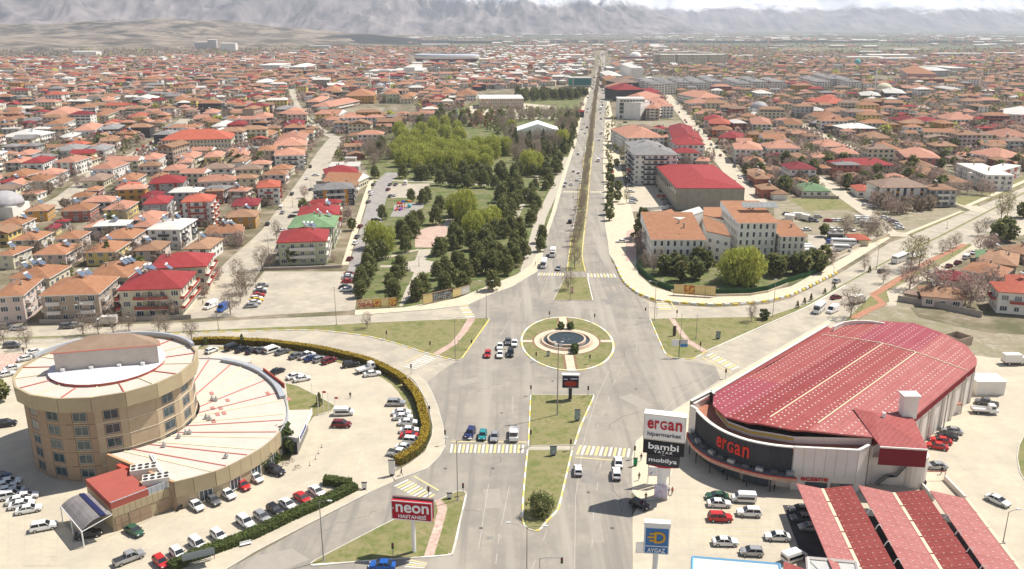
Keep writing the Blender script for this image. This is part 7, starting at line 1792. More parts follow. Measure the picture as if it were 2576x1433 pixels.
def mkcar(name, L, Wd, belt, top, hood, cab, deck=None, kind='car', wheels=None, zb=.26):
    """x forward; cab = (rear glass base, rear roof, front roof, windscreen base)"""
    R = empty(name, (0, 0, 0)); hw = Wd/2; r0, r1 = -L/2, L/2
    st_ = [station(r0, hw*.86, zb+.1, zb+.3, belt-.22), station(r0+.12, hw*.95, zb, .6, belt-.06 if deck is None else deck), station(cab[0], hw, zb, .62, belt if deck is None else belt), station((cab[0]+cab[3])/2, hw, zb-.02, .62, belt), station(cab[3], hw, zb, .6, belt-.02), station(r1-.45, hw*.95, zb, .55, hood), station(r1-.08, hw*.85, zb+.05, .5, hood-.16), station(r1, hw*.76, zb+.15, .45, hood-.3)]
    b = MB(); b.loft(st_, 0)
    tw_ = hw*.76; zt = top
    cr_ = [(cab[1]-.02, tw_), (cab[2]+.02, tw_)]
    b.box(cab[1]-.05, cab[2]+.05, -tw_, tw_, zt-.09, zt, 0, taper=.05)
    for s in (-1, 1):   # pillars
        for xb, xt in ((cab[0], cab[1]), ((cab[0]+cab[3])/2-.05, (cab[1]+cab[2])/2), (cab[3], cab[2])):
            b.tube((xb, s*hw*.9, belt-.02), (xt, s*tw_, zt-.05), .045, 4)
    b.build('body', [PAINT['w']], R)
    b = MB(); k = [(cab[0]+.03, -hw*.88, belt-.02), (cab[3]-.03, -hw*.88, belt-.02), (cab[3]-.03, hw*.88, belt-.02), (cab[0]+.03, hw*.88, belt-.02)]; k2 = [(cab[1], -tw_+.02, zt-.05), (cab[2], -tw_+.02, zt-.05), (cab[2], tw_-.02, zt-.05), (cab[1], tw_-.02, zt-.05)]
    b.loft([k, k2]); b.build('window', m_cgl, R)
    for x in (wheels or (-L*.31, L*.32)):
        for s in (-1, 1): place(WH if L < 6 else WHB, 'wheel', R, (x, s*(hw-.09), .32 if L < 6 else .45))
    for s in (-1, 1):
        b = MB(); b.box(r1-.16, r1-.01, s*hw*.62-.16, s*hw*.62+.16, hood-.3, hood-.14); b.build('headlight', m_lamp, R)
        b = MB(); b.box(r0-.02, r0+.1, s*hw*.66-.14, s*hw*.66+.14, belt-.42, belt-.22); b.build('tail_light', m_tail, R)
        b = MB(); b.box(cab[3]-.35, cab[3]-.2, s*(hw+.02)-.09, s*(hw+.02)+.09, belt, belt+.14); b.build('mirror', m_plast, R)
    b = MB(); b.box(r1-.02, r1+.04, -hw*.7, hw*.7, zb+.08, zb+.26); b.build('bumper', m_plast, R); b = MB(); b.box(r0-.04, r0+.02, -hw*.75, hw*.75, zb+.05, zb+.27); b.build('bumper', m_plast, R)
    return R
def mkvan(name, L, Wd, top, cabx, plastic=0, glass=True, wheels=None, box=None):
    R = empty(name, (0, 0, 0)); hw = Wd/2; zb = .3; r0, r1 = -L/2, L/2; b = MB()
    if box is None:
        sec = lambda x, z1, k=1.0: [(x, -hw*k, zb), (x, -hw*k, z1-.45), (x, -hw*.86*k, z1), (x, hw*.86*k, z1), (x, hw*k, z1-.45), (x, hw*k, zb)]
        b.loft([sec(r0, top-.06, .98), sec(r0+.15, top), sec(cabx-.2, top), sec(cabx+.15, top-.12, .98), sec(r1-.75, 1.15 if L < 6.5 else top-.5, .96), sec(r1-.1, .95 if L < 6.5 else 1.2, .92), sec(r1, .75, .85)]); b.build('body', [PAINT['w']], R)
        b = MB(); z0 = top-.42; x0, x1 = cabx+.10, r1-.72
        zf = 1.18 if L < 6.5 else top-.55
        b.poly([(cabx+.17, -hw*.8, top-.16), (cabx+.17, hw*.8, top-.16), (r1-.70, hw*.84, zf+.06), (r1-.70, -hw*.84, zf+.06)]) if L < 6.5 else b.box(r1-.75, r1-.05, -hw*.85, hw*.85, 1.35, top-.45)
        b.build('windscreen', m_cgl, R); b = MB()
        for s in (-1, 1):
            if glass: b.box(r0+.4, cabx, s*hw-.02, s*hw+.02, top-1.05, top-.5)
            b.box(cabx-.2, cabx+.5, s*hw*.99-.02, s*hw*.99+.02, top-1.05, top-.62)
        b.box(r0-.02, r0+.03, -hw*.7, hw*.7, top-1.0, top-.5); b.build('window', m_cgl, R)
    else:
        b.box(cabx, r1-.15, -hw*.95, hw*.95, .45, 1.25); b.box(cabx, r1-.7, -hw*.9, hw*.9, 1.25, 2.25, 0, taper=.06); b.build('cab', [PAINT['w']], R)
        b = MB(); b.box(r1-.8, r1-.62, -hw*.8, hw*.8, 1.4, 2.1); b.box(cabx+.4, r1-.9, -hw*.93, hw*.93, 1.4, 2.0); b.build('window', m_cgl, R)
        b = MB(); b.box(r0, cabx-.1, -hw*.9, hw*.9, .6, .8); b.build('chassis', m_dark, R)
        if box == 'box': b = MB(); b.box(r0, cabx-.12, -hw, hw, .82, top); b.build('cargo_box', WALL['w'][0], R)
        else:
            b = MB(); b.box(r0, cabx-.12, -hw, hw, .82, .95)
            for q in ((r0, r0+.06, -hw, hw), (r0, cabx-.12, -hw, -hw+.06), (r0, cabx-.12, hw-.06, hw)): b.box(*q, .95, 1.35)
            b.build('cargo_bed', [PAINT['w']], R)
    for x in (wheels or (-L*.3, L*.33)):
        for s in (-1, 1): place(WH if L < 6.2 else WHB, 'wheel', R, (x, s*(hw-.12), .32 if L < 6.2 else .45))
    for s in (-1, 1):
        b = MB(); b.box(r1-.15, r1+.01, s*hw*.66-.14, s*hw*.66+.14, .62, .8); b.build('headlight', m_lamp, R); b = MB(); b.box(r0-.03, r0+.05, s*hw*.85-.08, s*hw*.85+.08, .8, 1.3); b.build('tail_light', m_tail, R)
    return R
PR = {'sedan': mkcar('sedan_car', 4.5, 1.78, .93, 1.44, .88, (-1.75, -.95, .35, 1.15)), 'hatch': mkcar('hatchback_car', 4.0, 1.72, .95, 1.48, .9, (-1.9, -1.5, .3, 1.05)),
      'suv': mkcar('estate_car', 4.5, 1.85, 1.05, 1.68, 1.0, (-2.12, -1.8, .35, 1.1), zb=.32), 'pickup': mkcar('pickup_truck', 5.2, 1.85, 1.05, 1.76, 1.02, (-.75, -.5, .75, 1.45), deck=1.0, zb=.36),
      'van': mkvan('delivery_van', 5.4, 2.0, 2.3, .9, glass=False), 'mpv': mkvan('passenger_van', 4.6, 1.82, 1.85, .85), 'minibus': mkvan('minibus', 7.0, 2.15, 2.75, 2.4), 'bus': mkvan('bus', 10.5, 2.5, 3.1, 4.2, wheels=(-3, 3.4)),
      'truck': mkvan('box_truck', 6.4, 2.15, 3.0, 1.4, box='box'), 'flat': mkvan('flatbed_truck', 5.8, 2.0, 1.4, .8, box='flat')}
bed = MB(); bed.box(-2.45, -.85, -.72, .72, 1.0, 1.09); 
bed.build('bed_liner', m_plast, PR['pickup'])
VN = {'sedan': ('sedan', 'car'), 'hatch': ('hatchback', 'car'), 'suv': ('estate car', 'car'), 'pickup': ('pickup truck', 'truck'), 'van': ('delivery van', 'van'), 'mpv': ('passenger van', 'van'), 'minibus': ('minibus', 'minibus'), 'bus': ('bus', 'bus'), 'truck': ('box truck', 'truck'), 'flat': ('flatbed truck', 'truck')}
used = set()
for R_ in PR.values():
    L_ = []
    for c in bpy.data.objects:
        if c.parent is R_: L_.append(c)
    KIDS[R_.name] = L_

def car(kind, col, p, hd, z=.03, where=None, s=1.0):
    q = p if isinstance(p, Vector) else g(p, .6)
    if kind not in used: used.add(kind); R = PR[kind]; kids = KIDS[R.name]
    else:
        R = PR[kind].copy(); COL.objects.link(R); kids = []
        for ch in KIDS[PR[kind].name]: k_ = ch.copy(); COL.objects.link(k_); k_.parent = R; kids.append(k_)
    R.location = (q.x, q.y, z+.03); R.rotation_euler = (0, 0, math.radians(hd)); R.scale = (s, s, s)
    pc = PAINT[col]
    for ch in kids:
        if ch.name.split('.')[0] in ('body', 'cab') or (ch.name.startswith('cargo_bed') and kind == 'flat'): recolor(ch, 0, pc)
        elif ch.name.startswith('cargo_box') and col != 'w' and kind == 'truck': pass
    n, c = VN[kind]; later(R, f"{CN[col]} {n}", c, 'parked and moving vehicles', pix((q.x, q.y, 0)), where); return R
for k in PR.values(): pass
KK = {'s': 'sedan', 'h': 'hatch', 'u': 'suv', 'p': 'pickup', 'v': 'van', 'm': 'mpv', 'M': 'minibus', 'B': 'bus', 'T': 'truck', 'F': 'flat'}
def cars(t, s, where=None, z=.03):
    for it in s.split():
        x, y, kc, hd = it.split(','); car(KK[kc[0]], kc[1], T(t, float(x), float(y)), float(hd), z, where)
cars('b1', '75,655,sg,50 165,655,mw,50 265,675,sg,50 405,715,sg,50 510,715,pw,50 560,740,sn,50 640,750,hs,50 735,765,um,48 955,805,ub,20 1110,850,Fw,42 1170,895,sw,18 215,870,sb,55 390,920,sw,38 465,945,sw,28 885,1285,mw,3 860,1405,um,-3', 'on the forecourt inside the yellow hedge')
cars('b0', '2130,660,hw,60 2340,630,mb,55 2440,650,sb,52 2545,665,sb,50', 'on the forecourt inside the yellow hedge')
cars('b1', '1410,1190,us,0 1465,1285,sw,5 1478,1330,sw,5 1530,1385,sw,2', 'in the row along the hedge curve')
cars('c1', '1545,35,sw,0 1550,88,sr,-3 1580,145,uw,-8 1500,212,sw,-14 1440,270,pw,-18', 'in the row along the hedge curve')
cars('c1', '610,650,sw,-46 465,715,sr,-44 315,780,sw,-44 190,835,hb,-44 60,905,hs,-44', 'in the row by the green hedge')
cars('c0', '2470,960,uw,-44 2200,1095,hw,-44 1990,1185,uw,-44 1790,1275,hw,-46 1620,1360,hr,-46', 'in the row by the green hedge')
cars('c0', '1300,1320,ps,42', 'on the hospital forecourt'); cars('c0', '1350,1045,se,-35', 'on the hospital forecourt'); cars('c0', '440,1005,uw,22', 'on the hospital forecourt'); cars('c0', '890,1080,sb,20', 'under the curved grey canopy')
cars('c0', '290,830,sw,22 220,782,sw,22 190,738,sw,22 110,695,uw,22 70,640,sw,22 40,590,sw,22 90,555,sw,22 0,500,hn,22 260,700,sw,22 150,650,ss,22', 'in the left row beside the oval hospital')
cars('c0', '1970,790,sw,-44 2145,740,hg,-44 2290,675,sw,-44 2440,585,sr,-44 2575,515,hw,-44', 'in the row along the annex wall')
cars('c1', '195,445,ub,-30', 'in the row along the annex wall')
cars('b0', '120,612,ug,5 60,1400,ub,20', 'left of the oval hospital'); cars('b0', '350,672,sw,42 265,740,sw,40 130,838,sw,40 60,900,sw,38', 'in the white row left of the hospital roof')
cars('b0', '185,438,ss,6 680,420,ug,6 760,404,ss,6 1070,390,Tw,186 60,425,ug,6', 'on the west road', .02)
cars('b0', '2120,215,vw,250 2240,240,vu,262', 'at the mouth of the side street')
cars('b1', '2330,700,hr,-93 2455,620,sw,-93 2455,700,sw,-93 2535,570,sg,-93 2560,690,ub,-93', 'waiting left of the roundabout', .05)
cars('b2', '25,588,sw,-93', 'waiting left of the roundabout', .05)
cars('c1', '2155,70,un,-100 2280,88,ht,-94 2400,100,ss,-94', 'waiting at the south crossing', .05); cars('c2', '20,85,Fw,-92', 'waiting at the south crossing', .05)
cars('c2', '665,440,hw,88 1070,360,sw,86 1050,475,uw,86 1285,785,hb,-42', 'on the right carriageway below the crossing', .05)
cars('c2', '2065,700,se,175 2085,772,sw,-3 2330,722,mw,175 2385,865,uw,175 2095,915,ur,-3 2145,1158,sw,-2 2410,1258,hs,175', 'in the supermarket car park')
cars('c3', '95,1105,sw,176 265,1310,mw,25', 'in the supermarket car park'); cars('c3', '330,832,sg,178 350,918,sg,178 420,1012,hs,178', 'in the shade at the carport edge')
cars('c3', '1850,40,ss,160 1800,95,sb,160 1740,140,sr,160 1700,195,sr,160 1690,395,ss,178 2310,742,sw,-58', 'on the service road behind the supermarket', .05)
cars('b3', '2480,780,Tw,0 2180,1270,Fw,-8 2200,1190,pg,150', 'in the loading yard', .05)
cars('b3', '685,125,sm,28 515,250,Mw,-125 650,258,vw,-135 905,170,Tw,32', 'on the near lanes of the east road', .02)
cars('a3', '690,1395,ss,48 1145,1295,hg,40 1330,1185,Bw,42 1480,1190,Bw,42 1490,1270,sg,44', 'on the east road', .02)
cars('a3', '1820,1245,sm,42 1910,1210,sm,42 2000,1155,mw,42 2075,1110,sw,42 1665,1340,ss,40', 'on the service street', .07)
cars('a3', '190,720,sb,8 395,782,Tg,-60 320,760,Tw,-10 470,788,hg,-50 505,750,hs,0 605,788,hr,-10 670,788,hw,-20 725,788,hw,-20 390,878,sw,0 650,880,hw,-70 720,880,hw,-70 840,882,hw,-70', 'on the dirt car park behind the school')
cars('a3', '945,785,Mw,-5 960,805,Mw,-5 1000,830,Mw,-5 1040,845,Mw,-5', 'in the white van row at the dirt lot'); cars('a3', '985,632,hw,-10 1045,645,hw,-10', 'at the foot of the tan block')
cars('a3', '1170,758,sw,-8 1215,772,sw,-8 1260,798,sn,-8 1300,828,sw,-8 1325,862,sw,-8', 'in the slanted row on the dry field')
cars('a3', '765,1030,Bw,-8 745,1082,Mw,-8 640,1005,uu,0 410,1062,vw,0 430,1085,vw,0 440,1115,vw,0', 'in the yard behind the school')
cars('a2', '665,118,hw,84 620,290,hw,84 668,308,hw,84 655,377,sw,84 595,420,sw,84 540,408,hw,84 527,440,hw,84 583,800,ub,84 868,185,vw,84 410,1130,Tw,-97 320,1235,Mw,-97 465,1270,hs,-97', 'on the north avenue', .05)
cars('a2', '1100,997,sw,180', 'on the side apron of the avenue'); cars('a2', '1190,440,sg,0 1195,495,sw,0 1210,560,sw,0 1225,582,ss,0 1210,606,sw,0', 'in the court beside the pines')
cars('a2', '1490,412,hw,0 1515,470,sg,0 1485,542,ho,0 1545,545,hr,0 1540,575,sg,0 1550,600,ss,0 1560,625,sg,0 1575,650,ss,0 1490,440,ub,0 1520,495,sb,0', 'in the shade of the big hall'); cars('a2', '2490,622,sw,0', 'behind the big hall')
cars('a1', '1180,427,hg,80 1155,500,uw,80 1160,520,sw,80 1130,600,sg,80 1050,845,sm,80 1020,950,sg,80 1000,1012,sw,80 945,1172,sm,80 1205,787,ub,40', 'on the street beside the park', .06)
cars('a1', '1350,425,sg,80 1405,425,sg,80 1505,415,vw,90 1330,475,sm,80 1400,530,sw,80 1350,540,sg,80', 'in the small park lot', .055); cars('a1', '600,330,sw,5 560,475,sg,60 365,745,sb,50 270,885,sw,50', 'on the side street', .055)
cars('a1', '940,1325,sm,0 930,1345,sw,0 930,1362,ss,0 925,1398,sr,0', 'at the right edge of the empty car park', .05); cars('b1', '900,22,sb,0 915,50,sw,0', 'at the right edge of the empty car park', .05)
cars('b1', '65,5,ss,10 45,48,sw,10 38,75,sb,10 22,103,sr,10 5,135,hw,10 5,155,sy,10 -15,178,sw,10 -50,212,ss,10', 'at the left edge of the empty car park', .05)
cars('t2', '760,1102,sg,84 895,1100,Bw,84 755,1130,hw,84 905,1030,sw,84 920,945,sw,84 760,985,sb,84 725,1245,sw,84 755,1285,sb,84 705,1302,sw,84 735,1342,sw,84 895,1200,sg,84 900,1345,vw,84 877,1412,sw,84 890,1140,uw,84 910,1060,sb,84 1140,1235,sb,0', 'on the north avenue', .05)
cars('c1', '1270,1395,su,178', 'turning at the bottom edge', .05)
rc = random.Random(5)
for i in range(60):   # traffic and kerb-parked cars further up the avenue
    t = rc.random(); y = 240-95*t**.6; xl, xr = (1508+(y-150)*-.25, 1519+(y-150)*-.02) if i % 2 else (1524+(y-187)*.02, 1526+(y-187)*.03)
    if y < 152: continue
    x = (1487+(225-y)*.30 if i % 3 == 0 else (1512 if i % 3 == 1 else 1524)-(240-y)*(-.02 if i % 3 else 0)); x += rc.uniform(-3, 3)
    car(rc.choice(['sedan', 'hatch', 'suv', 'van']), rc.choice('wwwsgbgr'), (x, y), 84, .05, 'far up the avenue')
# back-street parking
for pts, n in (([(640, 640), (745, 505), (820, 388)], 8), ([(300, 412), (400, 352)], 6), ([(1700, 262), (1790, 375), (1880, 478)], 16), ([(1880, 215), (1940, 260)], 3), ([(745, 262), (790, 320)], 5), ([(1540, 300), (1552, 420), (1560, 440)], 7)):
    P = [g(p) for p in pts]
    for i in range(n):
        t = rc.random()*(len(P)-1); a, b_ = P[int(t)], P[min(int(t)+1, len(P)-1)]; p = a.lerp(b_, t-int(t)); d = (b_-a).normalized(); q = p+Vector((-d.y, d.x, 0))*rc.choice([-4.2, 4.2, 1.6]); car(rc.choice(['sedan', 'hatch', 'sedan', 'mpv']), rc.choice('wwwsgbrm'), Vector((q.x, q.y, 0)), math.degrees(math.atan2(d.y, d.x)), .055)
for k in PR:
    if k not in used:
        for c in list(PR[k].children): bpy.data.objects.remove(c)
        bpy.data.objects.remove(PR[k])
# ---------------------------------------------------------------- hedges
def hedge(name, pts, w, h, mats, label, z0=0, size=.13, dens=105, k=4):
    P = [Vector((*p, 0)) for p in curve([tuple(g(p).xy) for p in pts], k)]; r = random.Random(3); b = MB(); R = empty(name, P[len(P)//2]); o0 = R.location
    for a, c in zip(P, P[1:]):
        d = (c-a).normalized(); n = Vector((-d.y, d.x, 0))*w*.46; b.v += [tuple(v-o0+Vector((0, 0, z))) for v in (a-n, c-n, c+n, a+n) for z in (0, h*.9)]; q = len(b.v)-8
        for f_ in ((1, 3, 5, 7), (0, 2, 3, 1), (4, 6, 7, 5), (0, 1, 7, 6), (2, 4, 5, 3)): b.f.append(tuple(q+i for i in f_)); b.m.append(0)
    b.build('hedge_core', mats[0], R)
    lf = MB()
    for a, c in zip(P, P[1:]):
        d = (c-a); L_ = d.length; d.normalize(); n = Vector((-d.y, d.x, 0))
        for i in range(int(L_*dens)):
            t = r.random()*L_; s = r.uniform(-.5, .5); side = r.random(); bump = .10*math.sin(t*2.2+a.x*3)+r.uniform(-.06, .06)
            if side < .62: p = a+d*t+n*w*s+Vector((0, 0, h+bump*.5)); m = 1
            else: p = a+d*t+n*w*(.5 if s > 0 else -.5)+Vector((0, 0, h*r.random())); m = 2
            p = p-o0; t1 = Vector((r.gauss(0, 1), r.gauss(0, 1), r.gauss(0, .35))).normalized()*size*r.uniform(.6, 1.2); t2 = Vector((r.gauss(0, 1), r.gauss(0, 1), r.gauss(0, .35))).normalized()*size
            lf.poly([p-t1-t2, p+t1-t2, p+t1+t2, p-t1+t2], 0 if m == 1 else 1)
    lf.build('leaves', mats[1:], R); tag(R, label, 'hedge'); return R
m_hy = M('gold_hedge_tips', (.38, .25, .03), (.28, .21, .03), 1.5); m_hd = M('hedge_inside', (.14, .10, .02)); m_hg2 = M('dark_hedge_leaf', (.045, .06, .02), (.07, .085, .03), 1.5); m_hgg = M('green_hedge_leaf', (.06, .085, .025), (.10, .12, .035), 1.2)
hedge('hedge', TP('b0', 1945, 600, 2100, 590, 2300, 590, 2574, 610)+[(644, 868), (720, 876), (794, 886), (860, 900), (919, 915), (960, 932), (994, 950), (1016, 966)], 2.0, 1.8, [m_hd, m_hy, m_hg2], 'long curved clipped hedge with golden top behind the parked row')
hedge('hedge', [(1021, 970), (1038, 990), (1052, 1012), (1060, 1035), (1066, 1060), (1071, 1085), (1068, 1108), (1058, 1128), (1040, 1146), (1018, 1160), (998, 1170)], 2.0, 1.8, [m_hd, m_hy, m_hg2], 'short curved gold-topped hedge section with breaks beside the white cars')
hedge('hedge', [(893, 1230), (860, 1247), (804, 1274), (740, 1302), (690, 1326), (644, 1348), (590, 1370), (540, 1388), (490, 1408), (430, 1436)], 2.3, 1.4, [m_hg2, m_hgg, m_hgg], 'straight dark green clipped hedge along the south-west pavement')
hedge('hedge', [(815, 1218), (835, 1219), (860, 1224), (885, 1225)], 1.9, 1.6, [m_hg2, m_hgg, m_hgg], 'short lumpy green hedge at the corner by the entrance pillar')
struct(strip('hedge_bed', [(500, 876), (644, 880), (794, 897), (919, 927), (994, 965), (1040, 1030), (1055, 1090)], 2.2, .045, m_grass, 3))
# ---------------------------------------------------------------- lamps, lights, signs
m_pole = M('lamp_pole_steel', (.30, .28, .26), rough=.5, metal=.4); m_head = M('lamp_head', (.66, .66, .64), rough=.4)
def lamp(base, top, arms=((-2.2, 0),), label=None, r=.10, extra=False):
    q = g(base, .1); h = height_of(base, top); R = empty('street_lamp', (q.x, q.y, .1)); b = MB(); b.tube((0, 0, 0), (0, 0, h-.3), r, 7, r2=r*.6); b.box(-.3, .3, -.3, .3, 0, .12); b.build('pole', m_pole, R)
    for ax_, ay in arms:
        b = MB(); b.path([(0, 0, h-.5), (ax_*.4, ay*.4, h-.1), (ax_, ay, h+.15)], .05, 5); b.build('arm', m_pole, R); b = MB(); b.box(ax_-.4, ax_+.4, ay-.16, ay+.16, h+.08, h+.24, taper=.04); b.build('lamp_head', m_head, R)
    if extra:
        for s in (-1, 1):
            b = MB(); b.box(s*.55-.3, s*.55+.3, -.3, .1, h-.9, h-.4); b.build('floodlight', m_head, R)
        b = MB(); b.box(-.9, .9, -.1, .1, h-1.1, h-.95); b.build('crossbar', m_pole, R)
    if label: tag(R, label, 'street lamp')
    else: later(R, 'tall grey street lamp', 'street lamp', 'street lamps', pix((q.x, q.y, 0)))
lamp(T('b2', 455, 1310), 862, ((-.9, 0), (.9, 0)), 'tallest mast with floodlights in the centre island below the roundabout', .16, True)
lamp(T('c1', 680, 1345), T('c1', 0, 735)[1], ((1.9, -.6),), r=.11); lamp(T('c1', 2030, 742), T('c1', 0, 125)[1], ((-2, .3), (2.6, -.2))); lamp((1325, 1462), 1322, ((-3, .5), (3, -.5)))
lamp(T('b1', 810, 402), T('b1', 0, 30)[1], ((0, .1),)); lamp(T('b1', 2005, 745), T('b1', 0, 330)[1], ((-2.4, 0), (2.4, 0))); lamp(T('b1', 2318, 335), 708, ((-2, 0), (2, 0)))
lamp(T('b2', 1432, 360), 708, ((-2, -.5), (2, .5))); lamp(T('b2', 585, 155), T('a2', 0, 1215)[1], ((-1.8, 0), (1.8, 0))); lamp(T('b0', 838, 490), T('b0', 0, 200)[1], ((-.5, -.8), (.4, .6)))
lamp(T('b0', 2200, 452), T('b0', 0, 190)[1], ((0, .1),)); lamp(T('b0', 1302, 470), T('b0', 0, 330)[1], ((0, .1),)); lamp(T('b3', 45, 328), 705, ((0, .1),)); lamp(T('c3', 2365, 1165), T('c3', 0, 840)[1], ((1.6, 0),)); lamp(T('b3', 640, 60), T('a3', 0, 1260)[1], ((0, .1),))
lamp(T('b2', 1693, 590), T('b2', 0, 300)[1], ((0, .1),)); lamp(T('b2', 1850, 545), T('b2', 0, 310)[1], ((0, .1),)); lamp(T('a1', 1640, 1245), T('a1', 0, 1150)[1], ((-1, 0), (1, 0)), 'slim twin-headed lamp on the round bed of the park plaza')
for b_, t_ in (((1452, 521), 470), ((1466, 459), 415), ((1474, 400), 360), ((1482, 350), 318), ((1488, 300), 272), ((1494, 262), 238), ((1458, 596), 530), ((1500, 220), 202), ((1505, 187), 172)): lamp(b_, t_, ((-1.8, 0), (1.8, 0)))
for b_, t_ in ((T('a3', 1090, 1280), T('a3', 0, 1030)[1]), (T('a3', 1800, 870), T('a3', 0, 790)[1]), (T('a3', 1610, 1260), T('a3', 0, 1170)[1]), (T('a3', 1850, 1140), T('a3', 0, 1060)[1]), (T('a1', 780, 1020), T('a1', 0, 760)[1]), (T('a1', 130, 1130), T('a1', 0, 930)[1]), (T('a1', 370, 650), T('a1', 0, 500)[1]), (T('a1', 555, 480), T('a1', 0, 370)[1]), (T('a1', 2285, 410), T('a1', 0, 230)[1])): lamp(b_, t_, ((-1.2, 0),))
m_red = M('signal_red', (.6, .03, .02), emit=0)
def signal(base, top, arm=None, n=1):
    q = g(base, .1); h = max(2.6, height_of(base, top)); R = empty('traffic_light', (q.x, q.y, .1)); b = MB(); b.tube((0, 0, 0), (0, 0, h), .07, 6); b.build('pole', m_met, R); hx_, hz_ = 0, h
    if arm: b = MB(); b.path([(0, 0, h-.3), (arm*.2, 0, h), (arm, 0, h)], .06, 5); b.build('arm', m_met, R); hx_ = arm
    b = MB(); b.box(hx_-.19, hx_+.19, -.16, .12, hz_-1.0, hz_+.02); b.build('signal_box', m_dark, R)
    for i in range(3): b = MB(); b.tube((hx_, -.17, hz_-.18-i*.3), (hx_, -.2, hz_-.18-i*.3), .1, 8); b.build('signal_lens', [m_red, M('signal_amber', (.3, .18, .02)), M('signal_green', (.02, .16, .08))][i], R)
    later(R, 'traffic light on an arm' if arm else 'traffic light on a straight post', 'traffic light', 'traffic lights', pix((q.x, q.y, 0)))
for t, bx, by, ty, arm in (('b1', 1315, 548, 495, 0), ('b1', 1752, 660, 570, 0), ('b1', 2035, 650, 555, 3.8), ('b1', 1562, 900, 800, 0), ('b2', 375, 348, 268, 0), ('b2', 830, 372, 300, 0), ('b2', 243, 772, 680, 0), ('b2', 782, 795, 722, 0), ('b2', 190, 1110, 1058, 0), ('b2', 765, 1118, 1045, 0), ('b2', 1455, 325, 232, -3.6), ('b2', 1657, 335, 262, 0), ('b2', 1892, 665, 605, 0), ('b2', 2148, 940, 850, 0), ('c2', 590, 240, 150, 0), ('c2', 188, 200, 35, 0), ('c2', 1232, 320, 195, 0), ('c1', 1380, 1312, 1175, 0), ('c1', 2085, 690, 605, 0), ('c1', 1738, 725, 665, 0), ('c1', 1905, 182, 35, 0)): signal(T(t, bx, by), T(t, 0, ty)[1], arm)
signal((1357, 1470), 1404, 3.6)
def panel_sign(name, base, w, z0, z1, rz, faces, pole_r, label, cat='sign', back=.6, pole='w', poles=(0,)):
    q = g(base, .1); R = empty(name, (q.x, q.y, .05), rz); b = MB()
    for px_ in poles: b.tube((px_, 0, 0), (px_, 0, z1-.3), pole_r, 12)
    b.build('pole', m_tank if pole == 'w' else m_dark, R)
    tag(R, label, cat); return R
# three-part totem
TB_ = T('c2', 1500, 700); zt = height_of(TB_, 1040); z_e, z_b, z_m = height_of(TB_, 1106), height_of(TB_, 1140), height_of(TB_, 1170)
TO = panel_sign('shop_totem', TB_, 8, 0, zt, math.radians(-15), 0, .95, 'tall three-part shop totem with white, black and grey lettered boxes', 'sign')
m_sgn = M('sign_white', (.80, .78, .76)); m_sblk = M('sign_black', (.025, .025, .028), rough=.5); m_sgry = M('sign_charcoal', (.05, .05, .055), rough=.5); m_lw = M('letter_white', (.85, .85, .85)); m_lg = M('letter_grey', (.16, .16, .165)); m_lr = M('letter_deep_red', (.46, .03, .045))
kw = lambda px_, base, z: px_*( (lambda q: (q.y*math.cos(PITCH)+(CAM_H-z)*math.sin(PITCH)))(g(base)) )/F_PX
W1, W2, W3 = kw(102, TB_, zt)*1.03, kw(99, TB_, z_e)*1.03, kw(79, TB_, z_b)*1.03
def board(R, w, z0, z1, th, mat, name, edge=None, y=0):
    b = MB(); b.box(-w/2, w/2, y-th/2, y+th/2, z0, z1, 0); 
    if edge: 
        e = .16
        for q in ((-w/2, -w/2+e, z0, z1), (w/2-e, w/2, z0, z1), (-w/2+e, w/2-e, z1-e, z1), (-w/2+e, w/2-e, z0, z0+e)): b.box(q[0], q[1], y-th/2-.06, y-th/2-.002, q[2], q[3], 1)
    return b.build(name, [mat]+([edge] if edge else []), R)
board(TO, W1, z_e+.15, zt, 2.0, m_sgn, 'sign_box', M('sign_cream_frame', (.62, .56, .44))); board(TO, W2, z_b+.1, z_e+.05, 1.9, m_sblk, 'sign_box'); board(TO, W3, z_m+.25, z_b, 1.9, m_sgry, 'sign_box')
b = MB(); b.loft([[(-W3/2, y, z_m+.25) for y in (-.98, .98)]+[(W3/2, y, z_m+.25) for y in (.98, -.98)], [(-W3*.1, y, z_m-.15) for y in (-.98, .98)]+[(W3*.1, y, z_m-.15) for y in (.98, -.98)]]); b.build('red_foot', M('foot_red', (.4, .03, .04)), TO)
def textrow(R, body, x, z, w, h, mat, y, ext=.05, small=(), rz=0, sp=1.0):
    me = textmesh(body, 1, mat, ext, space=sp); xs = [v.co.x for v in me.vertices]; ys = [v.co.y for v in me.vertices]; kx, ky = w/(max(xs)-min(xs)), h/(max(ys)-min(ys)); mx_, my_ = (max(xs)+min(xs))/2, (max(ys)+min(ys))/2
    for v in me.vertices: v.co.x = (v.co.x-mx_)*kx; v.co.y = (v.co.y-my_)*ky
    o = place(me, 'lettering', R, (x, y, z)); o.rotation_euler = (math.pi/2, 0, 0); return o
H1 = zt-z_e
xx = -W1*.42
for ch, w_ in (('e', .17), ('r', .115), ('G', .175), ('a', .17), ('n', .17)): textrow(TO, ch, xx+W1*w_/2, z_e+H1*.62, W1*w_*.88, H1*.32, m_lr, -1.07, .1); xx += W1*(w_+.01)
textrow(TO, 'hipermarket', W1*.0, z_e+H1*.24, W1*.80, H1*.20, m_lg, -1.07, .05)
H2 = z_e-z_b; textrow(TO, 'bambi', 0, z_b+H2*.62, W2*.74, H2*.46, m_lw, -1.0, .05); textrow(TO, 'YATAK', W2*.0, z_b+H2*.22, W2*.46, H2*.18, m_lw, -1.0, .03, sp=1.4)
H3 = z_b-z_m; textrow(TO, 'mobilya', 0, z_m+H3*.52, W3*.86, H3*.44, m_lw, -1.0, .05)
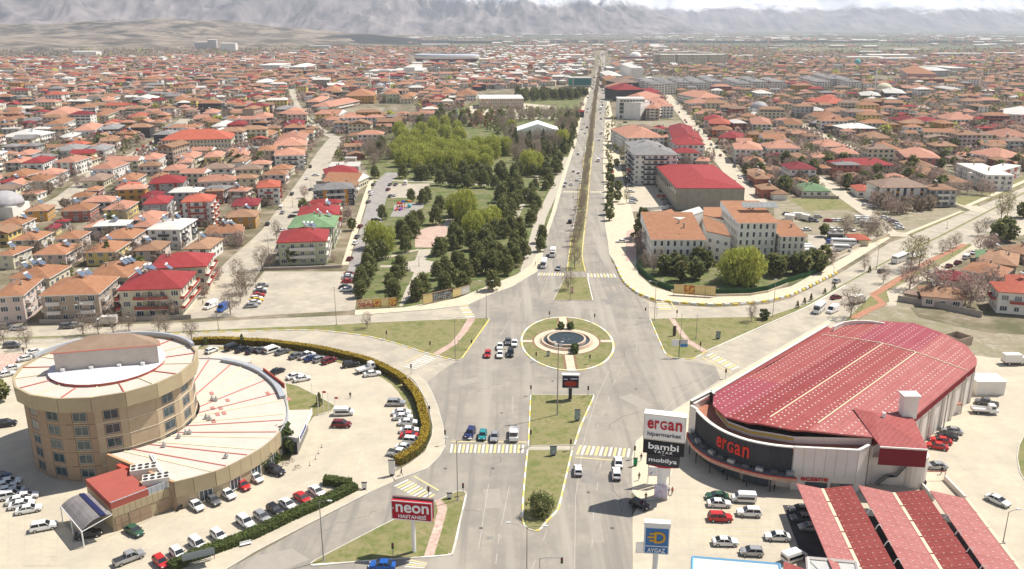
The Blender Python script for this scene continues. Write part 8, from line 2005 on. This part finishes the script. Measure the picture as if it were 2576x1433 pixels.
b = MB(); b.box(-.9, .9, -.3, .3, z_m-.1, z_b); b.build('rear_strut', m_met, TO)
b = MB(); b.box(-1.25, 1.25, -1.2, 1.2, 0, .35); b.build('plinth', m_conc, TO)
# poster drum at the totem foot and banner frames
o = MB(); o.box(-1.25, 1.25, -1.25, -1.0, .4, 3.1); o.build('poster', M('poster_blue_pink', (.62, .66, .74), (.50, .38, .48), 1.1), TO)
for i, (x, y, w_, h_2) in enumerate(((1440, 600, 2.6, 8.5), (1560, 610, 1.2, 8))):
    q = g(T('c2', x, y), 0); R = empty('banner_frame', (q.x, q.y+1, .1), -.1); b = MB()
    for s in (-1, 1): b.tube((s*w_/2, 0, 0), (s*w_/2, 0, h_2), .08, 5)
    b.build('frame', m_met, R)
    for k in range(3): b = MB(); b.box(-w_/2+.1, w_/2-.1, -.04, .04, 1.6+k*2.3, 3.6+k*2.3); b.build('banner', M('banner_white', (.76, .76, .78), (.30, .32, .5), .9, lo=.55, hi=.6), R)
    tag(R, ['wide', 'narrow'][i]+' banner frame with pale blue and white panels at the totem foot', 'banner')
# red hospital sign
NB = T('c1', 1592, 1258); z1 = height_of(NB, 1257); z0 = height_of(NB, 1304); NS = panel_sign('hospital_sign', NB, 0, 0, z1, math.radians(-9), 0, .36, 'red double-sided billboard with white lettering on a white pole', 'sign')
Wn = kw(104, NB, z1)*1.02; m_nr = M('sign_red', (.42, .02, .035), rough=.5)
board(NS, Wn, z0, z1, .5, m_nr, 'sign_box', m_sgn, y=-.45); board(NS, Wn, z0+.1, z1+.15, .5, M('sign_back_grey', (.2, .15, .14)), 'sign_box', y=.55)
hn = z1-z0; textrow(NS, 'neon', 0.15, z0+hn*.62, Wn*.80, hn*.42, m_lw, -.76, .06); textrow(NS, 'HASTANESİ', .1, z0+hn*.23, Wn*.68, hn*.24, m_lw, -.76, .04)
textrow(NS, 'OZEL', -Wn*.45, z0+hn*.6, Wn*.035, hn*.1, m_lw, -.76, .02)
# gas sign at the bottom
GB = (1641, 1545); z1 = height_of(GB, 1312); z0 = height_of(GB, 1389); GS = panel_sign('gas_sign', GB, 0, 0, z1, math.radians(-6), 0, .42, 'blue and white gas sign with orange emblem on a grey pole', 'sign')
Wg = kw(62, GB, z1); hg = z1-z0; m_gb = M('sign_blue_bright', (.07, .20, .46), rough=.5); m_go = M('emblem_orange', (.70, .38, .05))
board(GS, Wg, z0, z1-hg*.14, .9, m_gb, 'sign_box', M('sign_frame_pale', (.62, .68, .74))); board(GS, Wg*1.05, z1-hg*.14, z1, 1.1, m_sgn, 'sign_cap')
b = MB(); b.box(-Wg/2+.1, Wg/2-.1, -.5, -.452, z0+hg*.235, z0+hg*.26); b.build('dividing_line', m_sgn, GS)
textrow(GS, 'AYGAZ', 0, z0+hg*.12, Wg*.72, hg*.13, m_lw, -.52, .04)
textrow(GS, 'D', Wg*.12, z0+hg*.54, Wg*.46, hg*.36, m_go, -.54, .06)
for k in range(3): b = MB(); b.box(-Wg*(.30 if k != 1 else .38), Wg*(-.02), -.53, -.47, z0+hg*(.40+k*.11), z0+hg*(.455+k*.11)); b.build('emblem_bar', m_go, GS)
# LED billboard
LB_ = T('b2', 585, 1150); z1 = height_of(LB_, 943); z0 = height_of(LB_, 975); LS = panel_sign('led_billboard', LB_, 0, 0, z0+.5, math.radians(-3), 0, .42, 'electronic billboard with dark screen on a black post below the roundabout', 'billboard', pole='b')
Wl = kw(42.5, LB_, z1); board(LS, Wl, z0, z1, .8, m_sblk, 'screen_case', m_met)
b = MB(); b.box(-Wl/2+.2, Wl/2-.2, -.5, -.47, z0+.2, z1-.25); b.build('screen', M('led_screen', (.035, .03, .06), rough=.3), LS)
b = MB(); zc_ = z0+(z1-z0)*.36; n = 20
b.poly([(Wl*.40*math.cos(2*math.pi*i/n), -.515, zc_+(z1-z0)*.22*math.sin(2*math.pi*i/n)) for i in range(n)]); b.build('screen_picture', M('led_red', (.34, .05, .03)), LS)
b = MB(); b.box(-Wl*.4, -Wl*.18, -.51, -.5, z0+(z1-z0)*.66, z0+(z1-z0)*.74); b.box(0, Wl*.4, -.51, -.5, z0+(z1-z0)*.70, z0+(z1-z0)*.78); b.build('screen_text', M('led_white', (.6, .6, .75)), LS)
b = MB(); b.box(-Wl/2-.05, Wl/2+.05, -.6, .6, z1, z1+.2); b.build('cap', m_sgn, LS)
# direction signs on the east triangle
q = T('b2', 1678, 728); z1 = height_of(q, T('b2', 0, 548)[1]); R = panel_sign('direction_sign', q, 0, 0, z1, 0, 0, .09, 'pole with a white and a blue direction board on the east triangle', 'sign', pole='b')
for x0, x1, a, c, mm in ((-2.2, -.2, -1.9, .0, m_sgn), (.2, 2.2, -1.3, -.0, M('sign_grey', (.5, .5, .5))), (.2, 2.2, -2.2, -1.3, m_gb)): b = MB(); b.box(x0, x1, -.08, .0, z1+a, z1+c-.05); b.build('sign_board', mm, R)
# park billboards
m_bb1 = M('poster_cream', (.62, .50, .30), (.42, .12, .08), 1.3, lo=.5, hi=.58); m_bb2 = M('poster_red', (.35, .06, .05), (.60, .42, .10), .8, lo=.45, hi=.55); m_bb3 = M('poster_dark', (.09, .09, .09), (.35, .36, .34), 1.4, lo=.5, hi=.6); m_bb4 = M('poster_yellow', (.55, .42, .14), (.62, .52, .30), 1.5)
def billboard(p1, p2, h, z0, mats, label, text=None):
    a, c = g(p1), g(p2); R = empty('billboard', (a+c)/2, math.atan2((c-a).y, (c-a).x)); L_ = (c-a).length; n = len(mats)
    for i, mm in enumerate(mats): 
        x0, x1 = -L_/2+L_*i/n+.06, -L_/2+L_*(i+1)/n-.06; b = MB(); b.box(x0, x1, -.08, .08, z0, z0+h); b.build('poster_panel', mm, R)
        b = MB(); b.tube((x0, .1, 0), (x0, .1, z0+h), .06, 4); b.build('post', m_dark, R)
    b = MB(); b.box(-L_/2-.05, L_/2+.05, -.14, .14, z0+h, z0+h+.12); b.box(-L_/2-.05, L_/2+.05, -.14, .14, z0-.12, z0); b.build('frame', M('frame_rust', (.35, .22, .12)), R)
    if text: textrow(R, text, -L_*.27, z0+h*.36, L_*.38, h*.5, M('letter_maroon', (.28, .03, .04)), -.1, .02)
    tag(R, label, 'billboard'); return R
billboard(T('b1', 1018, 250), T('b1', 1418, 222), 2.6, .5, [m_bb1, m_bb1, m_bb2, m_bb4, m_bb2], 'long cream and red poster wall at the park corner lawn', 'DEVletimiz')
billboard(T('b1', 1682, 210), T('b1', 1968, 145), 3.0, .6, [m_bb4, m_bb3, m_bb3], 'row of yellow and dark posters along the park pavement'); billboard(T('b1', 1980, 140), T('b1', 2150, 90), 2.6, .5, [m_bb4, M('poster_white', (.6, .6, .56), (.4, .4, .38), 1)], 'short cream poster pair beside the park pines')
billboard(T('b2', 1625, 105), T('b2', 2045, 130), 3.0, .8, [m_bb4, m_bb2, m_bb4, m_bb4], 'row of four posters on the school fence bend')
billboard(T('a2', 1155, 395), T('a2', 1240, 395), 3, 5, [M('poster_salmon', (.62, .2, .14))], 'salmon signboard on a tall post in front of the charcoal block')
def smallsign(t, x, y, ty, w, label, mat=None):
    q = T(t, x, y); h = height_of(q, T(t, 0, ty)[1]); R = empty('information_panel', g(q, .1)); b = MB(); b.box(-w/2, w/2, -.15, .15, .3, h); b.build('panel', mat or M('poster_greenish', (.40, .45, .45), (.18, .25, .22), 1.5), R); b = MB(); b.box(-w/2-.06, w/2+.06, -.2, .2, h, h+.1); b.box(-w*.3, w*.3, -.3, .3, 0, .3); b.build('frame', m_dark, R); tag(R, label, 'sign')
smallsign('b2', 657, 1370, 1260, 1.3, 'grey upright panel on the island below the roundabout'); smallsign('c2', 415, 290, 200, 1.4, 'dark-framed poster stand just below the island crossing'); smallsign('b2', 2072, 545, 475, 1.3, 'dark poster stand on the east triangle grass')
smallsign('b2', 605, 85, 28, .8, 'small red and white panel on the north island', M('poster_redwhite', (.6, .1, .08), (.7, .68, .6), 2)); smallsign('c1', 1948, 725, 672, 1.0, 'white cabinet on the triangle corner', WALL['w'][0]); smallsign('c1', 1370, 490, 340, 1.3, 'tall white entrance pillar at the hedge end', WALL['w'][0]); smallsign('b2', 365, 720, 672, .9, 'pale plaque stone on the roundabout lawn', M('plaque', (.45, .47, .42)))
smallsign('c1', 1092, 630, 565, 1.0, 'white gate pillar at the green hedge end', WALL['w'][0]); smallsign('b2', 1632, 515, 420, .9, 'dark stone statue block on the east triangle', M('dark_stone', (.09, .08, .08)))
smallsign('c2', 1240, 395, 320, .8, 'green recycling bin beside the right pavement', M('bin_green', (.02, .24, .10)))
# barrier blocks of white and yellow along the north-east pavement
P = [Vector((*p, 0)) for p in curve([tuple(g(p).xy) for p in [(1551, 672), (1560, 694), (1574, 716), (1600, 737), (1625, 748), (1655, 757), (1700, 763), (1760, 768), (1800, 769), (1860, 768), (1926, 760), (1990, 744), (2050, 716), (2107, 687)]], 4)]
tot = 0; k = 0; acc = .5; bw = MB(); bw.box(-.95, .95, -.32, .32, 0, .62, taper=.08); bm = [bw.mesh('barrier_block', [m_kwhite]), bw.mesh('barrier_block', [m_kyell])]
for a, c in zip(P, P[1:]):
    d = c-a; L_ = d.length; d.normalize()
    while acc < L_:
        p = a+d*acc; o = place(bm[k % 2], 'barrier_block', None, (p.x, p.y, .02), math.atan2(d.y, d.x)); later(o, ('white' if k % 2 == 0 else 'yellow')+' concrete kerb block', 'barrier', 'kerb blocks round the north-east corner', pix(p), 'on the north-east bend'); k += 1; acc += 2.75
    acc -= L_
# walls and fences
def wallrun(name, pts, h, mat, label, th=.25, panel=3.0, cap=None, fence=False):
    P = [g(p) for p in pts]; R = empty(name, P[len(P)//2]); o0 = R.location
    for a, c in zip(P, P[1:]):
        d = c-a; L_ = d.length; d.normalize(); n = max(1, int(L_/panel)); rz = math.atan2(d.y, d.x)
        for i in range(n):
            m_ = a+d*(L_*(i+.5)/n)-o0; b = MB(); w_ = L_/n
            b.box(-w_/2+.02, w_/2-.02, -th/2, th/2, 0, h)
            if cap: b.box(-w_/2, w_/2, -th*.7, th*.7, h, h+.1, 1)
            b.build('wall_section' if not fence else 'fence_panel', [mat]+([cap] if cap else []), R, tuple(m_), rot=rz)
            if fence: b = MB(); b.tube((0, 0, 0), (0, 0, h+.15), .06, 4); b.build('post', m_dark, R, tuple(a+d*(L_*i/n)-o0))
    tag(R, label, 'fence' if fence else 'wall')
m_gw = M('grey_garden_wall', (.36, .32, .28), (.28, .25, .22), .8); m_ivy = M('green_fence_mesh', (.025, .075, .03), (.045, .10, .04), 1.5)
wallrun('garden_wall', TP('b0', 1150, 372, 1500, 365, 1925, 345), 1.5, m_gw, 'low brown-grey wall in front of the red twin block'); wallrun('garden_wall', TP('b0', 400, 398, 800, 390, 980, 380), 1.6, m_gw, 'low grey wall in front of the ochre-roofed west block')
wallrun('garden_wall', TP('a1', 75, 1288, 480, 1278, 865, 1262), 1.0, M('pink_low_wall', (.42, .30, .26), (.5, .4, .34), .8), 'long pinkish wall in front of the pale green block', cap=m_kerb)
wallrun('garden_wall', TP('b3', 1300, 165, 1700, 230, 2150, 330), 2.0, m_gw, 'grey block wall at the back of the waste ground'); wallrun('garden_wall', TP('a3', 330, 565, 520, 568, 712, 572), 1.6, m_gw, 'grey wall in front of the green-roofed bungalow')
wallrun('school_fence', TP('a2', 1250, 1250, 1330, 1340, 1440, 1433)+TP('b2', 1600, 60, 2060, 100, 2400, 90, 2574, 60)+TP('b3', 200, -20)+TP('a3', 380, 1360, 560, 1290), 1.9, m_ivy, 'dark green mesh fence round the white school garden', .12, 3.4, fence=True)
wallrun('garden_wall', TP('b2', 1600, 75, 2060, 120, 2400, 112, 2574, 82)+TP('b3', 200, 5), .9, m_walk, 'pale base wall under the green school fence'); wallrun('garden_wall', TP('a3', 640, 1180, 900, 1060, 1220, 950), 1.4, m_walk, 'pale wall between school yard and east road')
wallrun('garden_wall', TP('a2', 1290, 690, 1400, 690, 1570, 670), 1.8, WALL['w'][0], 'white low wall closing the avenue court'); wallrun('garden_wall', TP('a3', 1140, 650, 1630, 645, 1900, 655), .9, m_gw, 'low grey wall in front of the tan strip-windowed block')
# flag poles, people, bicycles, bollards, playground
for i, (x, y, ty) in enumerate(((632, 1312, 1120), (684, 1305, 1060), (735, 1290, 1080), (565, 1080, 985), (795, 1215, 1120))):
    q = T('b1', x, y); h = height_of(q, T('b1', 0, ty)[1]); R = empty('flag_pole', g(q)); b = MB(); b.tube((0, 0, 0), (0, 0, h), .07, 6); b.build('pole', m_tank, R)
    if i in (1, 4): b = MB(); b.box(.07, .8, -.015, .015, h-.75, h-.25); b.build('flag', M('flag_red', (.55, .03, .03)), R)
    later(R, 'white flag pole', 'flag pole', 'flag poles on the hospital lawn', q)
hair = MB(); hair.loft([[(.1*math.cos(t)*k2, .02+.11*math.sin(t)*k2, z) for t in [i*math.pi/4 for i in range(8)]] for k2, z in ((1.0, 1.66), (1.02, 1.72), (.7, 1.79), (.1, 1.81))]); HM = hair.mesh('hair', [CLO['black']])
for i, (t, x, y, cl_, hd, lb) in enumerate((('b1', 950, 1145, 'black', 200, 'person in black walking across the hospital forecourt'), ('b1', 1745, 1285, 'black', 160, 'person in dark clothes on the pavement beside the gold hedge'), ('c1', 1465, 495, 'black', 90, 'person in black standing at the hedge end by the white pillar'), ('c2', 1277, 545, 'olive', 10, 'person in olive walking on the pavement left of the totem'), ('c2', 1298, 350, 'black', 0, 'person in black beside the green bin'), ('c2', 2118, 500, 'black', 180, 'person in black with white trousers outside the supermarket canopy'), ('c3', 1742, 480, 'black', 0, 'person in black next to the silver car on the service road'), ('c3', 60, 655, 'black', 30, 'person in black in the shade of the supermarket front'), ('c2', 1610, 690, 'red', 0, 'person in red top at the totem kerb'), ('c2', 1575, 690, 'grey', 45, 'person in grey at the totem foot'), ('b0', 240, 690, 'black', 90, 'person in black on the lane left of the hospital'), ('b0', 2045, 205, 'black', 90, 'person in black by the side street corner'), ('b1', 2225, 95, 'black', 0, 'person in black on the park pavement'), ('a2', 235, 1245, 'grey', 80, 'person in grey on the avenue pavement by the pines'), ('c3', 1575, 620, 'black', 0, 'person in black next to the red barrier rail'), ('c2', 1345, 745, 'black', 0, 'person in black standing by the black hatchback'))):
    q = g(T(t, x, y)); R = place(PM[i % 3], 'person', None, (q.x, q.y, .13 if i in (1, 2, 3, 4, 12, 13) else .05), math.radians(hd)); recolor(R, 0, CLO[cl_]); place(HM, 'hair', R); tag(R, lb, 'person')
# bicycles and motorcycle by the wing
def bike(p, hd, label, motor=False):
    q = g(p); R = empty('motorcycle' if motor else 'bicycle', (q.x, q.y, .04), math.radians(hd)); k = .62
    for x in (-.5, .5): 
        b = MB(); pts = [(x+.33*math.cos(t), 0, .34+.33*math.sin(t)) for t in [i*math.pi/6 for i in range(13)]]; b.path(pts, .035 if not motor else .08, 4); b.build('wheel', m_tyre, R)
    b = MB(); 
    for a, c in (((-.5, 0, .34), (-.1, 0, .4)), ((-.1, 0, .4), (.35, 0, .8)), ((-.5, 0, .34), (-.18, 0, .85)), ((-.18, 0, .85), (.35, 0, .85)), ((.5, 0, .34), (.35, 0, 1.0)), ((-.1, 0, .4), (-.18, 0, .85))): b.tube(a, c, .03 if not motor else .07, 5)
    b.build('frame', m_dark if motor else m_redtrim, R); b = MB(); b.tube((.35, -.28, 1.02), (.35, .28, 1.02), .025, 4); b.build('handlebar', m_dark, R); b = MB(); b.box(-.35, .0, -.08, .08, .87, .93); b.build('saddle', m_dark, R); tag(R, label, 'motorcycle' if motor else 'bicycle')
bike(T('c1', 285, 398), 20, 'bicycle at the rack nearest the black car by the wing'); bike(T('c1', 350, 365), 30, 'bicycle at the rack under the shrub'); bike(T('c1', 412, 430), 40, 'bicycle with red frame standing apart at the kerb corner'); bike(T('c0', 1815, 840), 60, 'black motorcycle parked at the annex wall', True)
bike(T('a2', 617, 557), 84, 'lone motorcycle on the empty avenue lane', True); bike(T('a2', 605, 352), 84, 'motorcycle between cars on the left carriageway', True)
for i, (x, y) in enumerate(((540, 395), (600, 330), (627, 275), (660, 212))):
    q = g(T('c1', x, y)); R = empty('bollard', q); b = MB(); b.tube((0, 0, 0), (0, 0, .95), .06, 6); b.build('post', m_met, R); b = MB(); b.tube((0, 0, 0), (0, 0, .06), .22, 8); b.build('base', m_dark, R); later(R, 'thin grey bollard with round base', 'bollard', 'bollards before the hospital porch', T('c1', x, y), 'on the forecourt before the porch')
q = g(T('c0', 2475, 1200)); R = empty('bench', q, .45); b = MB(); b.box(-1, 1, -.22, .22, .42, .48); b.build('seat', m_tank, R); b = MB(); b.box(-1, 1, .2, .26, .5, .9); b.build('backrest', m_tank, R)
for x in (-.8, .8): b = MB(); b.box(x-.05, x+.05, -.2, .2, 0, .42); b.build('leg', m_dark, R)
tag(R, 'white bench on the pavement behind the green hedge', 'bench')
q = g(T('c0', 2010, 1400)); R = empty('bus_shelter', q, .42); b = MB(); n = 7
for i in range(n): a0, a1 = math.pi*.15+i*.25, math.pi*.15+(i+1)*.25; b.poly([(-2.6, -1.2*math.cos(a0), 1.9+.8*math.sin(a0)), (2.6, -1.2*math.cos(a0), 1.9+.8*math.sin(a0)), (2.6, -1.2*math.cos(a1), 1.9+.8*math.sin(a1)), (-2.6, -1.2*math.cos(a1), 1.9+.8*math.sin(a1))])
b.build('roof', M('smoked_glazing', (.09, .10, .10), rough=.2), R); 
for x in (-2.5, 0, 2.5): b = MB(); b.tube((x, .9, 0), (x, .9, 2.3), .05, 5); b.build('post', m_dark, R)
b = MB(); b.box(-2, 2, .5, .8, .45, .5); b.build('seat', m_met, R); tag(R, 'bus shelter with curved smoked roof at the bottom of the green hedge', 'bus shelter')
R = empty('playground_slide', g(T('a1', 1455, 680))); mr, mb_, my, mc = M('play_red', (.55, .04, .05)), M('play_blue', (.05, .08, .38)), M('play_orange', (.7, .22, .04)), M('play_cyan', (.15, .5, .5))
for (x, y, h, m_) in ((-1, 0, 4, mr), (1.2, .4, 4.6, mb_), (.1, 1.6, 3.6, my)):
    b = MB(); b.box(x-.8, x+.8, y-.8, y+.8, 1.5, 1.7); b.build('deck', my, R); b = MB(); b.loft([[(x+.95*a, y+.95*c, h-.9) for a, c in ((-1, -1), (1, -1), (1, 1), (-1, 1))], [(x+.05*a, y+.05*c, h+.4) for a, c in ((-1, -1), (1, -1), (1, 1), (-1, 1))]]); b.build('roof', m_, R)
    for a, c in ((-1, -1), (1, -1), (1, 1), (-1, 1)): b = MB(); b.tube((x+.75*a, y+.75*c, 0), (x+.75*a, y+.75*c, h-.8), .07, 5); b.build('post', mr, R)
for x, m_ in ((-1.2, mr), (.9, M('play_purple', (.2, .04, .3)))): b = MB(); b.path([(x, -.7, 1.6), (x-.5, -2.2, .8), (x-.9, -3.4, .2)], .4, 6); b.build('slide', m_, R)
tag(R, 'red, blue and orange playground tower with slides', 'playground')
R = empty('playground_spring', g(T('a1', 1545, 660))); b = MB(); b.loft([[(1.1*math.cos(t)*math.cos(u), 1.1*math.cos(t)*math.sin(u), 1.1+1.0*math.sin(t)) for u in [i*math.pi/4 for i in range(8)]] for t in (-1.2, -.6, 0, .6, 1.2)]); b.build('climbing_globe', mc, R); b = MB(); b.tube((0, 1.5, 0), (0, 1.5, 3), .1, 5); b.box(-1, 1, .9, 2.1, 3, 3.3); b.build('canopy', my, R); tag(R, 'turquoise climbing globe next to the playground tower', 'playground')
b = MB(); wc = empty('water_tower', g(T('t3', 895, 690))); b.loft([[(6.5*math.cos(t)*math.cos(u), 6.5*math.cos(t)*math.sin(u), 13+6*math.sin(t)) for u in [i*math.pi/6 for i in range(12)]] for t in (-1.3, -.7, 0, .7, 1.3)]); b.build('tank', mc, wc); b = MB(); b.tube((0, 0, 0), (0, 0, 9), 2, 8); b.build('stem', WALL['w'][0], wc); tag(wc, 'round turquoise water tower far off in the right suburb', 'water tower')
# high-voltage style park masts
for t, x, y, ty in (('t1', 2020, 1240, 1090), ('t3', 1120, 1100, 1080)):
    q = T(t, x, y); R = empty('park_mast', g(q)); b = MB(); h = height_of(q, T(t, 0, ty)[1]); b.tube((0, 0, 0), (0, 0, h), .5, 6, r2=.25); b.build('mast', M('mast_blue', (.25, .42, .45)), R); b = MB(); b.tube((0, 0, h-1), (0, 0, h-.4), 1.2, 8); b.build('cage', m_met, R); later(R, 'slim pale blue mast', 'mast', 'masts', q)
# ---------------------------------------------------------------- labels: each singles out one thing
LM = [("the empty car park", (740, 740)), ("the stacked-roof blocks", (780, 580)), ("the long brick-striped school", (490, 365)), ("the grey mosque dome", (18, 500)), ("the twin red blocks", (420, 680)), ("the white-roofed block", (420, 570)),
      ("the black-and-orange block", (845, 480)), ("the park playground", (1015, 515)), ("the pink park plaza", (1080, 600)), ("the park willows", (1120, 400)), ("the white tent hall", (1354, 330)), ("the big concrete hall", (1780, 470)), ("the white school", (1800, 610)), ("the grey-roofed avenue block", (1650, 420)),
      ("the green glass office", (1588, 280)), ("the orange-striped block", (2275, 480)), ("the white terraced block", (2480, 440)), ("the silver mosque dome", (1908, 292)), ("the pink school", (2320, 195)), ("the dark grey block rows", (1880, 210)), ("the stadium", (1120, 155)), ("the ochre block", (904, 255)),
      ("the green-walled block", (1000, 250)), ("the shell-domed mosque", (1598, 140)), ("the cream tower blocks", (1720, 160)), ("the fountain", (1427, 866)), ("the oval hospital", (262, 1000)), ("the red neon sign", (1035, 1290)), ("the supermarket", (2050, 1000)), ("the shop totem", (1667, 1130)), ("the red carport roofs", (2250, 1330)),
      ("the east road bus", (2300, 660)), ("the brick cycle path", (2200, 760)), ("the north crossing", (1450, 690)), ("the south crossing", (1340, 1130)), ("the one-minaret mosque", (2220, 240)), ("the green-roofed bungalow", (2055, 475)), ("the yellow clipped hedge", (900, 895)), ("the green clipped hedge", (660, 1330)), ("the avenue crossing", (1450, 483)),
      ("the two-minaret mosque", (955, 235)), ("the white band-windowed hall", (450, 150)), ("the dry hill", (150, 160)), ("the wooded hill", (930, 118)), ("the long white far sheds", (2250, 150)), ("the low dark hangar", (70, 162)), ("the bright red block", (670, 480)), ("the red tailpiece block", (1740, 350))]
def rel(p):
    n, q = min(LM, key=lambda l: math.hypot((l[1][0]-p[0])*(1 if True else 1), (l[1][1]-p[1])*2.0))
    dx, dy = p[0]-q[0], (p[1]-q[1])*1.6
    if abs(dx) > abs(dy)*1.2: return ('right of ' if dx > 0 else 'left of ')+n
    if abs(dx)+abs(dy) < 12: return 'beside '+n
    return ('behind ' if dy < 0 else 'in front of ')+n
ORD = ['', 'first', 'second', 'third', 'fourth', 'fifth', 'sixth', 'seventh', 'eighth', 'ninth', 'tenth', 'eleventh', 'twelfth']
def ordn(i): return ORD[i] if i < len(ORD) else f"{i}th"
grp = {}
for o, w, p, where in PEND: grp.setdefault((w, where or rel(p)), []).append((p[0], o))
for (w, r), L_ in grp.items():
    L_.sort(key=lambda t: t[0])
    for i, (px, o) in enumerate(L_):
        n = len(L_)
        if n == 1: o['label'] = f"{w} {r}"
        elif n == 2: o['label'] = f"{w} {r}, {'left' if i == 0 else 'right'} of the two"
        else: o['label'] = f"{w} {r}, {'leftmost' if i == 0 else 'rightmost' if i == n-1 else ordn(i+1)+' from left'}"
print([o['label'] for o, *_ in PEND if len(o['label'].split()) > 16][:12])
mx = max(len(o['label'].split()) for o, *_ in PEND); print('labels', len(PEND), 'longest', mx)
# ---------------------------------------------------------------- the air
hz = MB(); hz.box(-27500, 27500, -300, 30500, -5, 960)
hm = bpy.data.materials.new('haze_air'); hm.use_nodes = True; nt = hm.node_tree; nt.nodes.clear()
pv = N(nt, 'ShaderNodeVolumePrincipled'); pv.inputs['Color'].default_value = (.80, .87, 1.0, 1); pv.inputs['Density'].default_value = 6.6e-5; pv.inputs['Anisotropy'].default_value = .1
mo = N(nt, 'ShaderNodeOutputMaterial'); nt.links.new(pv.outputs[0], mo.inputs['Volume'])
h_ = hz.build('haze', hm); h_['kind'] = 'stuff'
print('objects', len(S.objects))

import collections
print(collections.Counter(o.name.split('.')[0] for o in S.objects if o.parent is None).most_common(14))
